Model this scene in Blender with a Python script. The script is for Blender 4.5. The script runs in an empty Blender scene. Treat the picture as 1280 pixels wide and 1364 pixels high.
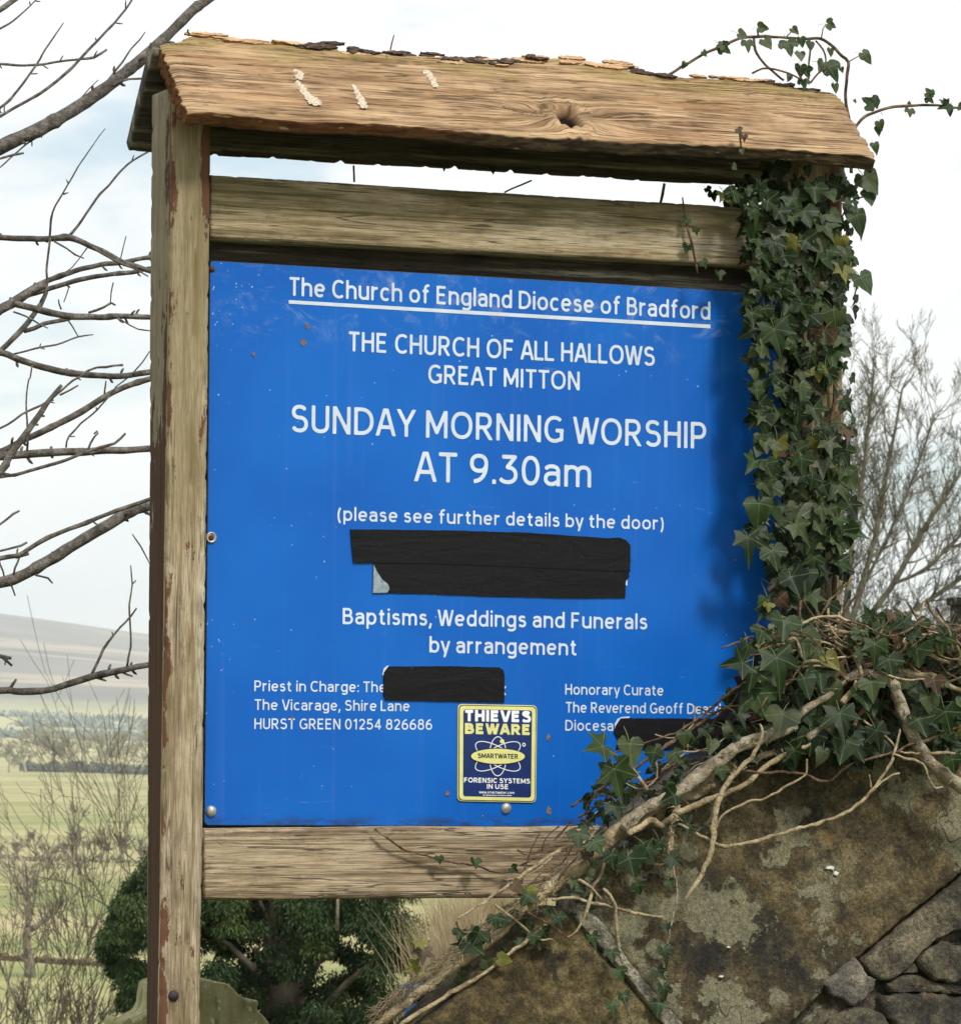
import bpy, bmesh, math, random
import numpy as np
from mathutils import Vector, Matrix, noise as mn

rad = math.radians
rng = random.Random(7)
nr = np.random.RandomState(11)
scene = bpy.context.scene
COL = scene.collection

# ------------------------------------------------------------------ camera
F_PX = 5400.0           # focal length in pixels of a 1280 px wide picture
CX, CY = 640.0, 682.0
YAW, PITCH, ROLL = rad(23.0), rad(3.125), rad(0.471)
DIST = 6.5
_fw = Vector((math.sin(YAW)*math.cos(PITCH), math.cos(YAW)*math.cos(PITCH), math.sin(PITCH)))
_r0 = Vector((math.cos(YAW), -math.sin(YAW), 0.0))
_u0 = _r0.cross(_fw)
_R = _r0*math.cos(ROLL) + _u0*math.sin(ROLL)
_U = -_r0*math.sin(ROLL) + _u0*math.cos(ROLL)
EYE = 1.60
CAM = Vector((-DIST*_fw.x, -DIST*_fw.y, EYE))
camd = bpy.data.cameras.new('camera')
cam = bpy.data.objects.new('camera', camd)
COL.objects.link(cam)
m = Matrix.Identity(4)
for i in range(3):
    m[i][0] = _R[i]; m[i][1] = _U[i]; m[i][2] = -_fw[i]; m[i][3] = CAM[i]
cam.matrix_world = m
camd.sensor_fit = 'HORIZONTAL'
camd.sensor_width = 36.0
camd.lens = F_PX/1280.0*36.0
camd.clip_start = 0.1
camd.clip_end = 30000.0
camd.dof.use_dof = True
camd.dof.focus_distance = 6.5
camd.dof.aperture_fstop = 48.0
scene.camera = cam

# ------------------------------------------------------------------ sun, sky, exposure
SUN_AZ, SUN_EL = rad(14.0), rad(50.0)      # azimuth to the right of the board's normal
SUN_STRENGTH, SUN_ANGLE = 3.3, rad(10.0)
SKY_STRENGTH = 0.10
CLOUD = 10.4
SKY_OFF = (2.7, 1.1, 0.4)
EXPOSURE = 0.0
HAZE = 1.8e-4
sd = Vector((math.sin(SUN_AZ)*math.cos(SUN_EL), -math.cos(SUN_AZ)*math.cos(SUN_EL), math.sin(SUN_EL)))
sl = bpy.data.lights.new('sun', 'SUN')
sl.energy = SUN_STRENGTH; sl.angle = SUN_ANGLE; sl.color = (1.0, 0.965, 0.90)
so = bpy.data.objects.new('sun', sl); COL.objects.link(so)
so.rotation_euler = sd.to_track_quat('Z', 'Y').to_euler()
so.location = sd*30
so['kind'] = 'structure'

scene.view_settings.view_transform = 'Standard'
scene.view_settings.look = 'None'
scene.view_settings.gamma = 1.0
scene.view_settings.exposure = EXPOSURE
scene.view_settings.use_curve_mapping = False
scene.render.engine = 'CYCLES'
scene.cycles.max_bounces = 6
scene.cycles.diffuse_bounces = 3
scene.cycles.volume_bounces = 1
scene.cycles.transparent_max_bounces = 8
scene.cycles.use_denoising = True


class NT:
    """tiny helper round a node tree"""
    def __init__(s, tree):
        s.t = tree; s.N = tree.nodes; s.L = tree.links

    def n(s, typ, **kw):
        nd = s.N.new(typ)
        for k, v in kw.items():
            setattr(nd, k, v)
        return nd

    def put(s, sock, v):
        if hasattr(v, 'is_output') or isinstance(v, bpy.types.NodeSocket):
            s.L.new(v, sock)
        else:
            try:
                sock.default_value = v
            except Exception:
                if isinstance(v, (int, float)):
                    sock.default_value = (v, v, v)
                else:
                    sock.default_value = (*v, 1.0)

    def math(s, op, a, b=0.0, clamp=False):
        nd = s.n('ShaderNodeMath', operation=op); nd.use_clamp = clamp
        s.put(nd.inputs[0], a); s.put(nd.inputs[1], b)
        return nd.outputs[0]

    def vmath(s, op, a, b):
        nd = s.n('ShaderNodeVectorMath', operation=op)
        s.put(nd.inputs[0], a); s.put(nd.inputs[1], b)
        return nd.outputs[0]

    def mix(s, f, a, b, mode='MIX'):
        nd = s.n('ShaderNodeMix', data_type='RGBA', blend_type=mode)
        s.put(nd.inputs[0], f); s.put(nd.inputs[6], a); s.put(nd.inputs[7], b)
        return nd.outputs[2]

    def pos(s):
        return s.n('ShaderNodeNewGeometry').outputs['Position']

    def uv(s):
        return s.n('ShaderNodeUVMap', uv_map='UVMap').outputs[0]

    def attr(s, name):
        return s.n('ShaderNodeAttribute', attribute_name=name)

    def sep(s, v):
        nd = s.n('ShaderNodeSeparateXYZ'); s.put(nd.inputs[0], v); return nd.outputs

    def comb(s, x, y, z):
        nd = s.n('ShaderNodeCombineXYZ')
        for i, v in enumerate((x, y, z)): s.put(nd.inputs[i], v)
        return nd.outputs[0]

    def scale(s, v, sc, loc=(0, 0, 0), rot=(0, 0, 0)):
        nd = s.n('ShaderNodeMapping'); s.put(nd.inputs[0], v)
        nd.inputs['Scale'].default_value = sc; nd.inputs['Location'].default_value = loc
        nd.inputs['Rotation'].default_value = rot
        return nd.outputs[0]

    def noise(s, v, sc=1.0, det=3.0, rough=0.5, dist=0.0, col=False):
        nd = s.n('ShaderNodeTexNoise')
        s.put(nd.inputs['Vector'], v); nd.inputs['Scale'].default_value = sc
        nd.inputs['Detail'].default_value = det; nd.inputs['Roughness'].default_value = rough
        nd.inputs['Distortion'].default_value = dist
        return nd.outputs[1 if col else 0]

    def voro(s, v, sc=1.0, out='Distance', feature='F1', rnd=1.0):
        nd = s.n('ShaderNodeTexVoronoi', feature=feature)
        s.put(nd.inputs['Vector'], v); nd.inputs['Scale'].default_value = sc
        nd.inputs['Randomness'].default_value = rnd
        return nd.outputs[out]

    def step(s, v, a, b):
        """smooth 0..1 ramp from a to b"""
        nd = s.n('ShaderNodeMapRange', interpolation_type='SMOOTHSTEP')
        s.put(nd.inputs[0], v); nd.inputs[1].default_value = a; nd.inputs[2].default_value = b
        return nd.outputs[0]

    def ramp(s, f, stops):
        nd = s.n('ShaderNodeValToRGB'); s.put(nd.inputs[0], f)
        el = nd.color_ramp.elements
        while len(el) < len(stops): el.new(0.5)
        for e, (p, c) in zip(el, stops):
            e.position = p; e.color = (*c, 1.0)
        return nd.outputs[0]

    def bump(s, h, strength=0.5, dist=0.01, normal=None):
        nd = s.n('ShaderNodeBump'); s.put(nd.inputs['Height'], h)
        nd.inputs['Strength'].default_value = strength; nd.inputs['Distance'].default_value = dist
        if normal is not None: s.L.new(normal, nd.inputs['Normal'])
        return nd.outputs[0]


def material(name, rough=0.8, spec=0.3):
    mt = bpy.data.materials.new(name); mt.use_nodes = True
    k = NT(mt.node_tree)
    b = k.N['Principled BSDF']
    b.inputs['Roughness'].default_value = rough
    b.inputs['Specular IOR Level'].default_value = spec
    return mt, k, b


# world: Nishita sky behind a broken, bright cloud cover
w = bpy.data.worlds.new('World'); scene.world = w; w.use_nodes = True
k = NT(w.node_tree)
bg = k.N['Background']
sky = k.n('ShaderNodeTexSky'); sky.sky_type = 'NISHITA'; sky.sun_disc = False
sky.sun_elevation = SUN_EL; sky.sun_rotation = math.pi - SUN_AZ
sky.air_density = 1.0; sky.dust_density = 1.5; sky.ozone_density = 1.0
tc = k.n('ShaderNodeTexCoord').outputs['Generated']
v = k.scale(tc, (1.0, 1.0, 2.6), SKY_OFF)
cm = k.noise(v, 6.5, 5.0, 0.55, 0.3)
cover = k.step(cm, 0.36, 0.50)
shade = k.noise(k.scale(tc, (1.0, 1.0, 3.0), (1.7, 0.4, 0.0)), 4.5, 4.0, 0.5)
ccol = k.ramp(shade, [(0.36, (0.86, 0.91, 0.95)), (0.48, (1.02, 1.03, 1.04))])
ccol = k.mix(1.0, ccol, (CLOUD,)*3, 'MULTIPLY')
# thin veil even where the cloud breaks
gap = k.mix(0.40, k.mix(1.0, sky.outputs[0], (1.25, 1.25, 1.25), 'MULTIPLY'), (9.5, 11.3, 12.2))
colr = k.mix(cover, gap, ccol)
k.put(bg.inputs['Color'], colr)
bg.inputs['Strength'].default_value = SKY_STRENGTH


# ------------------------------------------------------------------ placing things
def ray(px, py):
    return (_fw*F_PX + _R*(px-CX) - _U*(py-CY)).normalized()


def on_y(px, py, y=0.0):
    """point of the vertical plane Y = y (parallel to the board) seen at that place of the photograph"""
    d = ray(px, py)
    return CAM + d*((y-CAM.y)/d.y)


def on_plane(px, py, p, n):
    d = ray(px, py)
    return CAM + d*((p-CAM).dot(n)/d.dot(n))


def at_dist(px, py, dist):
    d = ray(px, py)
    return CAM + d*(dist/d.dot(_fw))


# ------------------------------------------------------------------ objects
def empty(name, loc, label, cat, group=None, kind=None):
    o = bpy.data.objects.new(name, None); COL.objects.link(o)
    o.location = loc; o.empty_display_size = 0.1
    tag(o, label, cat, group, kind)
    return o


def tag(o, label=None, cat=None, group=None, kind=None):
    if label: o['label'] = label
    if cat: o['category'] = cat
    if group: o['group'] = group
    if kind: o['kind'] = kind
    return o


def root_loc(o):
    l = Vector((0, 0, 0))
    while o is not None:
        l = l + o.location; o = o.parent
    return l


def mesh_obj(name, V, Fc, mat, parent=None, smooth=False, uv=None, attrs=None, label=None, kind=None, matidx=None):
    V = np.asarray(V, dtype=float).reshape(-1, 3)
    if parent is not None:
        V = V - np.array(root_loc(parent))
    me = bpy.data.meshes.new(name)
    if isinstance(Fc, np.ndarray):
        nf, kk = Fc.shape
        me.vertices.add(len(V)); me.vertices.foreach_set('co', V.ravel())
        me.loops.add(nf*kk); me.loops.foreach_set('vertex_index', Fc.ravel().astype(np.int32))
        me.polygons.add(nf)
        me.polygons.foreach_set('loop_start', np.arange(0, nf*kk, kk, dtype=np.int32))
        me.polygons.foreach_set('loop_total', np.full(nf, kk, dtype=np.int32))
        me.update(calc_edges=True)
    else:
        me.from_pydata([tuple(v) for v in V], [], [tuple(f) for f in Fc])
    if uv is not None:
        ul = me.uv_layers.new(name='UVMap')
        li = np.empty(len(me.loops), dtype=np.int32); me.loops.foreach_get('vertex_index', li)
        ul.data.foreach_set('uv', np.asarray(uv, dtype=float)[li].ravel())
    if attrs:
        for an, av in attrs.items():
            a = me.attributes.new(an, 'FLOAT', 'POINT')
            a.data.foreach_set('value', np.asarray(av, dtype=float))
    mats = mat if isinstance(mat, (list, tuple)) else [mat]
    for mm in mats: me.materials.append(mm)
    if matidx is not None:
        me.polygons.foreach_set('material_index', np.asarray(matidx, dtype=np.int32))
    me.polygons.foreach_set('use_smooth', [smooth]*len(me.polygons))
    me.validate()
    o = bpy.data.objects.new(name, me); COL.objects.link(o)
    if parent is not None: o.parent = parent
    if label: o['label'] = label
    if kind: o['kind'] = kind
    return o


class Acc:
    """collects shapes that belong to ONE part"""
    def __init__(s): s.V = []; s.F = []; s.n = 0; s.A = []

    def add(s, V, Fc, a=None):
        V = np.asarray(V, dtype=float).reshape(-1, 3)
        s.V.append(V)
        for f in Fc: s.F.append(tuple(int(i)+s.n for i in f))
        s.A.append(np.full(len(V), 0.0 if a is None else a))
        s.n += len(V)

    def build(s, name, mat, parent=None, smooth=True, attr=None, **kw):
        return mesh_obj(name, np.concatenate(s.V), s.F, mat, parent, smooth,
                        attrs={attr: np.concatenate(s.A)} if attr else None, **kw)


def fbm(v, octs=3):
    s = 0.0; a = 1.0; t = 0.0
    for _ in range(octs):
        s += a*mn.noise(v); t += a; a *= 0.5; v = v*2.03
    return s/t


def resample(P, step):
    """Catmull-Rom through points with radii (list of (Vector, r))"""
    out = []
    n = len(P)
    for i in range(n-1):
        p0 = P[max(i-1, 0)]; p1 = P[i]; p2 = P[i+1]; p3 = P[min(i+2, n-1)]
        L = (p2[0]-p1[0]).length
        m_ = max(1, int(L/step))
        for j in range(m_):
            t = j/m_
            q = 0.5*((2*p1[0]) + (p2[0]-p0[0])*t + (2*p0[0]-5*p1[0]+4*p2[0]-p3[0])*t*t + (3*p1[0]-p0[0]-3*p2[0]+p3[0])*t**3)
            out.append((q, p1[1]+(p2[1]-p1[1])*t))
    out.append(P[-1])
    return out


def tube(P, sides=8, rough=0.0, seed=0.0, wander=0.0):
    """P: list of (Vector, radius) -> verts, faces"""
    V = []; Fc = []
    n = len(P)
    up = Vector((0.13, 0.31, 0.94)).normalized()
    prev = None
    for i, (p, r) in enumerate(P):
        t = (P[min(i+1, n-1)][0]-P[max(i-1, 0)][0])
        t = t.normalized() if t.length > 1e-9 else Vector((0, 0, 1))
        if prev is None:
            a = t.cross(up)
            if a.length < 1e-3: a = t.cross(Vector((1, 0, 0)))
            a.normalize()
        else:
            a = prev - t*prev.dot(t)
            if a.length < 1e-6: a = t.cross(up)
            a.normalize()
        prev = a
        b = t.cross(a)
        off = Vector((0, 0, 0))
        if wander:
            off = Vector((mn.noise(Vector((i*0.35, seed, 0))), mn.noise(Vector((i*0.35, seed, 9))), mn.noise(Vector((i*0.35, seed, 19)))))*wander
        for k_ in range(sides):
            an = 2*math.pi*k_/sides
            d = a*math.cos(an)+b*math.sin(an)
            rr = r
            if rough: rr = r*(1+rough*mn.noise(Vector((i*0.25, math.cos(an)*1.7+seed, math.sin(an)*1.7)))*1.6)
            V.append(p+off+d*rr)
    for i in range(n-1):
        for k_ in range(sides):
            k2 = (k_+1) % sides
            Fc.append((i*sides+k_, i*sides+k2, (i+1)*sides+k2, (i+1)*sides+k_))
    Fc.append(tuple(range(sides))[::-1]); Fc.append(tuple((n-1)*sides+k_ for k_ in range(sides)))
    return [tuple(v) for v in V], Fc
# ================================================================== materials: wood, paint
def wood_mat(name, axis, pale, mid, dark, chip, chip_amt=0.0, algae=None, scale=1.0, bump=0.5, post=False, rail=None):
    mt, k, b = material(name, 0.86, 0.25)
    p = k.pos()
    lo, hi = 3.0*scale, 70.0*scale
    sc = (hi, hi, lo) if axis == 'Z' else (lo, hi*1.4, hi*1.4)
    g = k.noise(k.scale(p, sc), 1.0, 6.0, 0.62, 0.4)
    g2 = k.noise(k.scale(p, tuple(x*3.1 for x in sc), (3, 1, 2)), 1.0, 4.0, 0.6, 0.2)
    big = k.noise(p, 9.0, 4.0, 0.6)
    base = k.mix(k.step(g, 0.40, 0.56), mid, pale)
    base = k.mix(k.step(big, 0.42, 0.68), base, k.mix(1.0, base, (0.80, 0.76, 0.68), 'MULTIPLY'))
    # silvery worn patches
    silver = k.noise(k.scale(p, tuple(x*0.35 for x in sc), (5, 5, 5)), 1.0, 4.0, 0.55)
    base = k.mix(k.math('MULTIPLY', k.step(silver, 0.52, 0.70), 0.55), base, (0.50, 0.46, 0.37))
    crack = k.step(g2, 0.39, 0.30)
    base = k.mix(k.math('MULTIPLY', crack, 0.85), base, dark)
    g3 = k.noise(k.scale(p, tuple(x*7.0 for x in sc), (13, 11, 12)), 1.0, 3.0, 0.6)
    base = k.mix(k.step(g3, 0.40, 0.62), k.mix(1.0, base, (0.70, 0.68, 0.64), 'MULTIPLY'), k.mix(1.0, base, (1.10, 1.10, 1.10), 'MULTIPLY'))
    chk = k.noise(k.scale(p, tuple(x*0.5 for x in sc), (31, 14, 18)), 1.0, 3.0, 0.55, 0.3)
    chk = k.step(k.math('ABSOLUTE', k.math('SUBTRACT', chk, 0.5)), 0.014, 0.003)
    chk = k.math('MULTIPLY', chk, k.step(k.noise(p, 11.0, 2.0, 0.5), 0.44, 0.56))
    base = k.mix(k.math('MULTIPLY', chk, 0.8), base, dark)
    crack = k.math('MAXIMUM', crack, chk)
    wear = k.step(k.noise(k.scale(p, tuple(x*0.28+14 for x in sc), (21, 4, 8)), 1.0, 6.0, 0.72), 0.54, 0.60)
    base = k.mix(k.math('MULTIPLY', wear, 0.28), base, dark)
    speck = k.step(k.noise(p, 260.0, 2.0, 0.5), 0.67, 0.74)
    base = k.mix(k.math('MULTIPLY', speck, 0.5), base, dark)
    if algae:
        al = k.noise(k.scale(p, tuple(x*0.12+2 for x in sc), (7, 2, 1)), 1.0, 5.0, 0.65)
        am = k.step(al, 0.46, 0.62)
        if rail:   # algae and roof shade, both painted along the top edge of the rail
            z = k.sep(p)[2]
            zz = k.step(z, rail[0], rail[1])
            am = k.math('MAXIMUM', k.math('MULTIPLY', am, 0.3), k.math('MULTIPLY', zz, k.step(al, 0.34, 0.52)))
        base = k.mix(k.math('MULTIPLY', am, 0.62), base, algae)
    h = k.math('ADD', g, k.math('MULTIPLY', crack, -0.5))
    if post:
        u = k.sep(k.uv())[0]     # 0..1 front face, 3..4 left face
        z = k.sep(p)[2]
        n1 = k.noise(k.scale(p, (34, 34, 10)), 1.0, 8.0, 0.72)
        edge = k.math('ADD', k.step(u, 0.34, 0.02), 0.0)
        lft = k.step(u, 3.02, 3.06)
        low = k.step(z, 1.75, 1.25); low_l = k.step(z, 2.30, 1.80)
        # front face: chips of brown primer near the left corner, more of them lower down
        m1 = k.step(k.math('ADD', n1, k.math('MULTIPLY', edge, k.math('ADD', 0.10, k.math('MULTIPLY', low, 0.10)))), 0.605, 0.62)
        inn = k.math('MULTIPLY', k.step(u, 0.55, 0.98), k.step(z, 2.30, 2.44))
        m1b = k.step(k.math('ADD', n1, k.math('MULTIPLY', inn, 0.42)), 0.66, 0.68)
        m1 = k.math('MAXIMUM', m1, m1b)
        # left face: brown paint mostly whole low down, worn to grey further up
        edge_l = k.math('ADD', k.math('MULTIPLY', low_l, 0.30), k.math('MULTIPLY', k.step(u, 3.35, 3.95), 0.07))
        m2 = k.step(k.math('ADD', n1, edge_l), 0.61, 0.64)
        front = k.math('SUBTRACT', 1.0, lft)
        chipm = k.math('ADD', k.math('MULTIPLY', front, m1), k.math('MULTIPLY', lft, m2))
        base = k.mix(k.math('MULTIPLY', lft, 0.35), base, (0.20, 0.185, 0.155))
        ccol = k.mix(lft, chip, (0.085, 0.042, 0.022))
        ccol = k.mix(k.step(g, 0.35, 0.6), k.mix(1.0, ccol, (0.7, 0.7, 0.7), 'MULTIPLY'), ccol)
        base = k.mix(chipm, base, ccol)
        # green-brown water streak down the middle of the front face
        st = k.math('MULTIPLY', k.step(u, 0.45, 0.62), k.step(u, 0.86, 0.68))
        st = k.math('MULTIPLY', st, k.step(k.noise(k.scale(p, (30, 30, 5), (2, 8, 3)), 1.0, 5.0, 0.7), 0.45, 0.60))
        base = k.mix(k.math('MULTIPLY', st, 0.62), base, (0.17, 0.125, 0.050))
        h = k.math('ADD', h, k.math('MULTIPLY', chipm, -0.8))
    elif chip_amt:
        n1 = k.noise(k.scale(p, tuple(x*0.16+8 for x in sc)), 1.0, 6.0, 0.7)
        m1 = k.step(n1, 0.72-chip_amt, 0.735-chip_amt)
        base = k.mix(m1, base, chip)
        h = k.math('ADD', h, k.math('MULTIPLY', m1, -0.6))
    k.put(b.inputs['Base Color'], base)
    k.put(b.inputs['Normal'], k.bump(h, bump, 0.0035))
    return mt


M = {}
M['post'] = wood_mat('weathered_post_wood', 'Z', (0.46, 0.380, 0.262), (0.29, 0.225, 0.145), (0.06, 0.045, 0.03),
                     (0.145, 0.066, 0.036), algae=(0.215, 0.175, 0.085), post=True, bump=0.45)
M['rail_top'] = wood_mat('weathered_top_rail_wood', 'X', (0.47, 0.380, 0.245), (0.24, 0.180, 0.105), (0.05, 0.034, 0.022),
                         (0.10, 0.055, 0.03), 0.02, algae=(0.070, 0.062, 0.018), bump=0.7, rail=(2.385, 2.425))
M['rail_low'] = wood_mat('grey_split_rail_wood', 'X', (0.46, 0.365, 0.245), (0.235, 0.170, 0.105), (0.05, 0.035, 0.025),
                         (0.21, 0.105, 0.055), 0.02, algae=None, bump=0.9)
M['dark_wood'] = wood_mat('dark_brown_wood', 'X', (0.050, 0.040, 0.028), (0.030, 0.024, 0.018), (0.01, 0.01, 0.008),
                          (0.06, 0.035, 0.02), 0.0, bump=0.5)  # dark brown wood for the backing board and the timber post
M['back_plank'] = wood_mat('grey_roof_board_wood', 'X', (0.10, 0.085, 0.07), (0.055, 0.045, 0.038), (0.015, 0.012, 0.01),
                           (0.06, 0.035, 0.02), 0.0, bump=0.8)

# roof plank: UV.x along the grain (m), UV.y across it, warped round the knots
mt, k, b = material('split_oak_roof_board', 0.85, 0.2)
uv = k.uv(); p = k.pos()
g = k.noise(k.scale(uv, (5.0, 120.0, 1.0)), 1.0, 6.0, 0.62, 0.5)
g2 = k.noise(k.scale(uv, (11.0, 420.0, 1.0), (3, 2, 0)), 1.0, 4.0, 0.6, 0.3)
big = k.noise(uv, 7.0, 4.0, 0.6)
base = k.mix(k.step(g, 0.32, 0.66), (0.21, 0.122, 0.062), (0.53, 0.365, 0.210))
base = k.mix(k.step(big, 0.40, 0.65), base, k.mix(1.0, base, (0.74, 0.72, 0.70), 'MULTIPLY'))
warm = k.noise(k.scale(uv, (3.0, 22.0, 1.0), (9, 4, 0)), 1.0, 3.0, 0.5)
base = k.mix(k.math('MULTIPLY', k.step(warm, 0.5, 0.7), 0.35), base, (0.36, 0.19, 0.085))
crk = k.step(g2, 0.43, 0.34)
ch2 = k.noise(k.scale(uv, (2.6, 75.0, 1.0), (8, 3, 0)), 1.0, 4.0, 0.6, 0.4)
ch2 = k.math('MULTIPLY', k.step(k.math('ABSOLUTE', k.math('SUBTRACT', ch2, 0.5)), 0.022, 0.004), k.step(k.noise(uv, 9.0, 3.0, 0.6), 0.42, 0.56))
crk = k.math('MAXIMUM', k.math('MULTIPLY', crk, 0.8), ch2)
base = k.mix(k.math('MULTIPLY', crk, 0.8), base, (0.075, 0.04, 0.02))
wv = k.sep(k.attr('rim').outputs['Vector'])[0]
rim = k.attr('rim').outputs['Fac']            # 1 at the ridge, 0 elsewhere
al = k.step(k.math('ADD', k.noise(k.scale(uv, (6, 14, 1)), 1.0, 5.0, 0.65), k.math('MULTIPLY', rim, 0.30)), 0.62, 0.80)
base = k.mix(k.math('MULTIPLY', al, 0.60), base, (0.28, 0.21, 0.075))
pit = k.attr('pit').outputs['Fac']
base = k.mix(k.math('MULTIPLY', k.step(pit, 0.0, 0.5), 0.6), base, (0.16, 0.085, 0.045))
base = k.mix(k.step(pit, 0.25, 0.75), base, (0.018, 0.010, 0.006))  # shade inside the knot hole painted in, near black at its core
k.put(b.inputs['Base Color'], base)
k.put(b.inputs['Normal'], k.bump(k.math('ADD', g, k.math('MULTIPLY', crk, -0.7)), 0.8, 0.004))
M['roof'] = mt

mt, k, b = material('split_oak_edge', 0.8, 0.25)
p = k.pos()
x = k.sep(p)[0]
n = k.noise(k.scale(p, (22, 60, 120)), 1.0, 6.0, 0.65, 0.3)
n2 = k.noise(k.scale(p, (9, 30, 30)), 1.0, 4.0, 0.6)
c1 = k.mix(k.step(n, 0.4, 0.6), (0.10, 0.036, 0.012), (0.20, 0.082, 0.030))
c2 = k.mix(k.step(n, 0.4, 0.62), (0.045, 0.030, 0.020), (0.15, 0.10, 0.058))
base = k.mix(k.step(k.math('ADD', x, k.math('MULTIPLY', n2, 0.7)), 0.05, 0.42), c1, c2)
base = k.mix(k.step(k.noise(k.scale(p, (30, 90, 160), (4, 4, 4)), 1.0, 3.0, 0.5), 0.66, 0.72), base, (0.42, 0.30, 0.18))
k.put(b.inputs['Base Color'], base)
k.put(b.inputs['Normal'], k.bump(n, 0.9, 0.005))
M['roof_edge'] = mt

mt, k, b = material('wet_bark_wood', 0.9, 0.15)
n = k.noise(k.scale(k.pos(), (60, 200, 200)), 1.0, 5.0, 0.6)
k.put(b.inputs['Base Color'], k.ramp(n, [(0.35, (0.025, 0.018, 0.015)), (0.55, (0.085, 0.055, 0.04)), (0.7, (0.22, 0.15, 0.095))]))
k.put(b.inputs['Normal'], k.bump(n, 0.9, 0.004))
M['chip_dark'] = mt
mt, k, b = material('fresh_split_wood', 0.8, 0.2)
n = k.noise(k.scale(k.pos(), (20, 300, 300)), 1.0, 5.0, 0.6)
k.put(b.inputs['Base Color'], k.ramp(n, [(0.35, (0.28, 0.13, 0.075)), (0.55, (0.55, 0.36, 0.20)), (0.7, (0.66, 0.48, 0.30))]))
k.put(b.inputs['Normal'], k.bump(n, 0.8, 0.003))
M['chip_pale'] = mt
mt, k, b = material('bird_lime', 0.9, 0.2)
n = k.noise(k.pos(), 300.0, 3.0, 0.6)
k.put(b.inputs['Base Color'], k.ramp(n, [(0.40, (0.40, 0.30, 0.20)), (0.62, (0.64, 0.58, 0.48))]))
k.put(b.inputs['Normal'], k.bump(n, 0.2, 0.001))
M['lime'] = mt

# blue enamel panel
mt, k, b = material('blue_enamel', 0.38, 0.25)
p = k.pos()
big = k.noise(p, 3.5, 3.0, 0.5)
base = k.mix(k.step(big, 0.35, 0.7), (0.002, 0.103, 0.465), (0.004, 0.130, 0.53))
x = k.sep(p)[0]; z = k.sep(p)[2]
ch = k.noise(k.scale(p, (6, 6, 6), (1, 2, 3)), 1.0, 2.0, 0.5)
clus = k.math('MULTIPLY', k.step(x, -0.20, -0.42), k.step(ch, 0.46, 0.66))
dots = k.voro(p, 150.0)
dsel = k.noise(p, 95.0, 1.0, 0.5)
dm = k.math('MULTIPLY', k.step(dots, 0.24, 0.16), k.step(k.math('ADD', dsel, k.math('MULTIPLY', clus, 0.16)), 0.70, 0.73))
base = k.mix(k.math('MULTIPLY', dm, 0.75), base, (0.50, 0.56, 0.66))
dots2 = k.voro(k.vmath('ADD', p, (3.1, 1.2, 0.7)), 90.0)
lowm = k.step(z, 1.62, 1.40)
ds2 = k.noise(p, 60.0, 1.0, 0.5)
dm2 = k.math('MULTIPLY', k.step(dots2, 0.26, 0.16), k.step(k.math('ADD', ds2, k.math('MULTIPLY', lowm, 0.10)), 0.70, 0.73))
base = k.mix(k.math('MULTIPLY', dm2, 0.7), base, (0.10, 0.075, 0.07))
# faint drip streaks and a brown tide line of dirt at the foot
drip = k.noise(k.scale(p, (70, 70, 1.6), (1, 5, 2)), 1.0, 4.0, 0.6)
base = k.mix(k.math('MULTIPLY', k.step(drip, 0.54, 0.72), 0.10), base, (0.10, 0.22, 0.55))
foot = k.math('MULTIPLY', k.step(z, 1.475, 1.452), k.step(k.noise(k.scale(p, (18, 18, 60)), 1.0, 5.0, 0.7), 0.40, 0.62))
base = k.mix(k.math('MULTIPLY', foot, 0.75), base, (0.022, 0.028, 0.035))
# cobweb grime along the top edge and dirt line along the bottom edge
topg = k.math('MULTIPLY', k.step(z, 2.18, 2.30), k.step(k.noise(k.scale(p, (14, 14, 22)), 1.0, 6.0, 0.75, 1.2), 0.50, 0.72))
base = k.mix(k.math('MULTIPLY', topg, 0.34), base, (0.42, 0.50, 0.62))
scr = k.step(k.noise(k.scale(p, (9, 9, 60), (2, 2, 2), (0.4, 0.9, 0.2)), 1.0, 5.0, 0.7, 2.0), 0.685, 0.70)
base = k.mix(k.math('MULTIPLY', scr, 0.12), base, (0.5, 0.58, 0.7))
k.put(b.inputs['Base Color'], base)
k.put(b.inputs['Roughness'], k.math('ADD', 0.30, k.math('MULTIPLY', k.noise(p, 30.0, 4.0, 0.6), 0.16)))
k.put(b.inputs['Normal'], k.bump(k.noise(k.scale(p, (3.0, 3.0, 1.2)), 1.0, 2.0, 0.5), 0.10, 0.05))
M['blue'] = mt


def flat_mat(name, col, rough=0.6, spec=0.3, vary=0.12, nscale=60.0, metallic=0.0, bump=0.0):
    mt, k, b = material(name, rough, spec)
    n = k.noise(k.pos(), nscale, 4.0, 0.6)
    k.put(b.inputs['Base Color'], k.mix(k.step(n, 0.3, 0.7), tuple(c*(1-vary) for c in col), tuple(min(1, c*(1+vary)) for c in col)))
    b.inputs['Metallic'].default_value = metallic
    if bump: k.put(b.inputs['Normal'], k.bump(n, bump, 0.003))
    return mt


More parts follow.
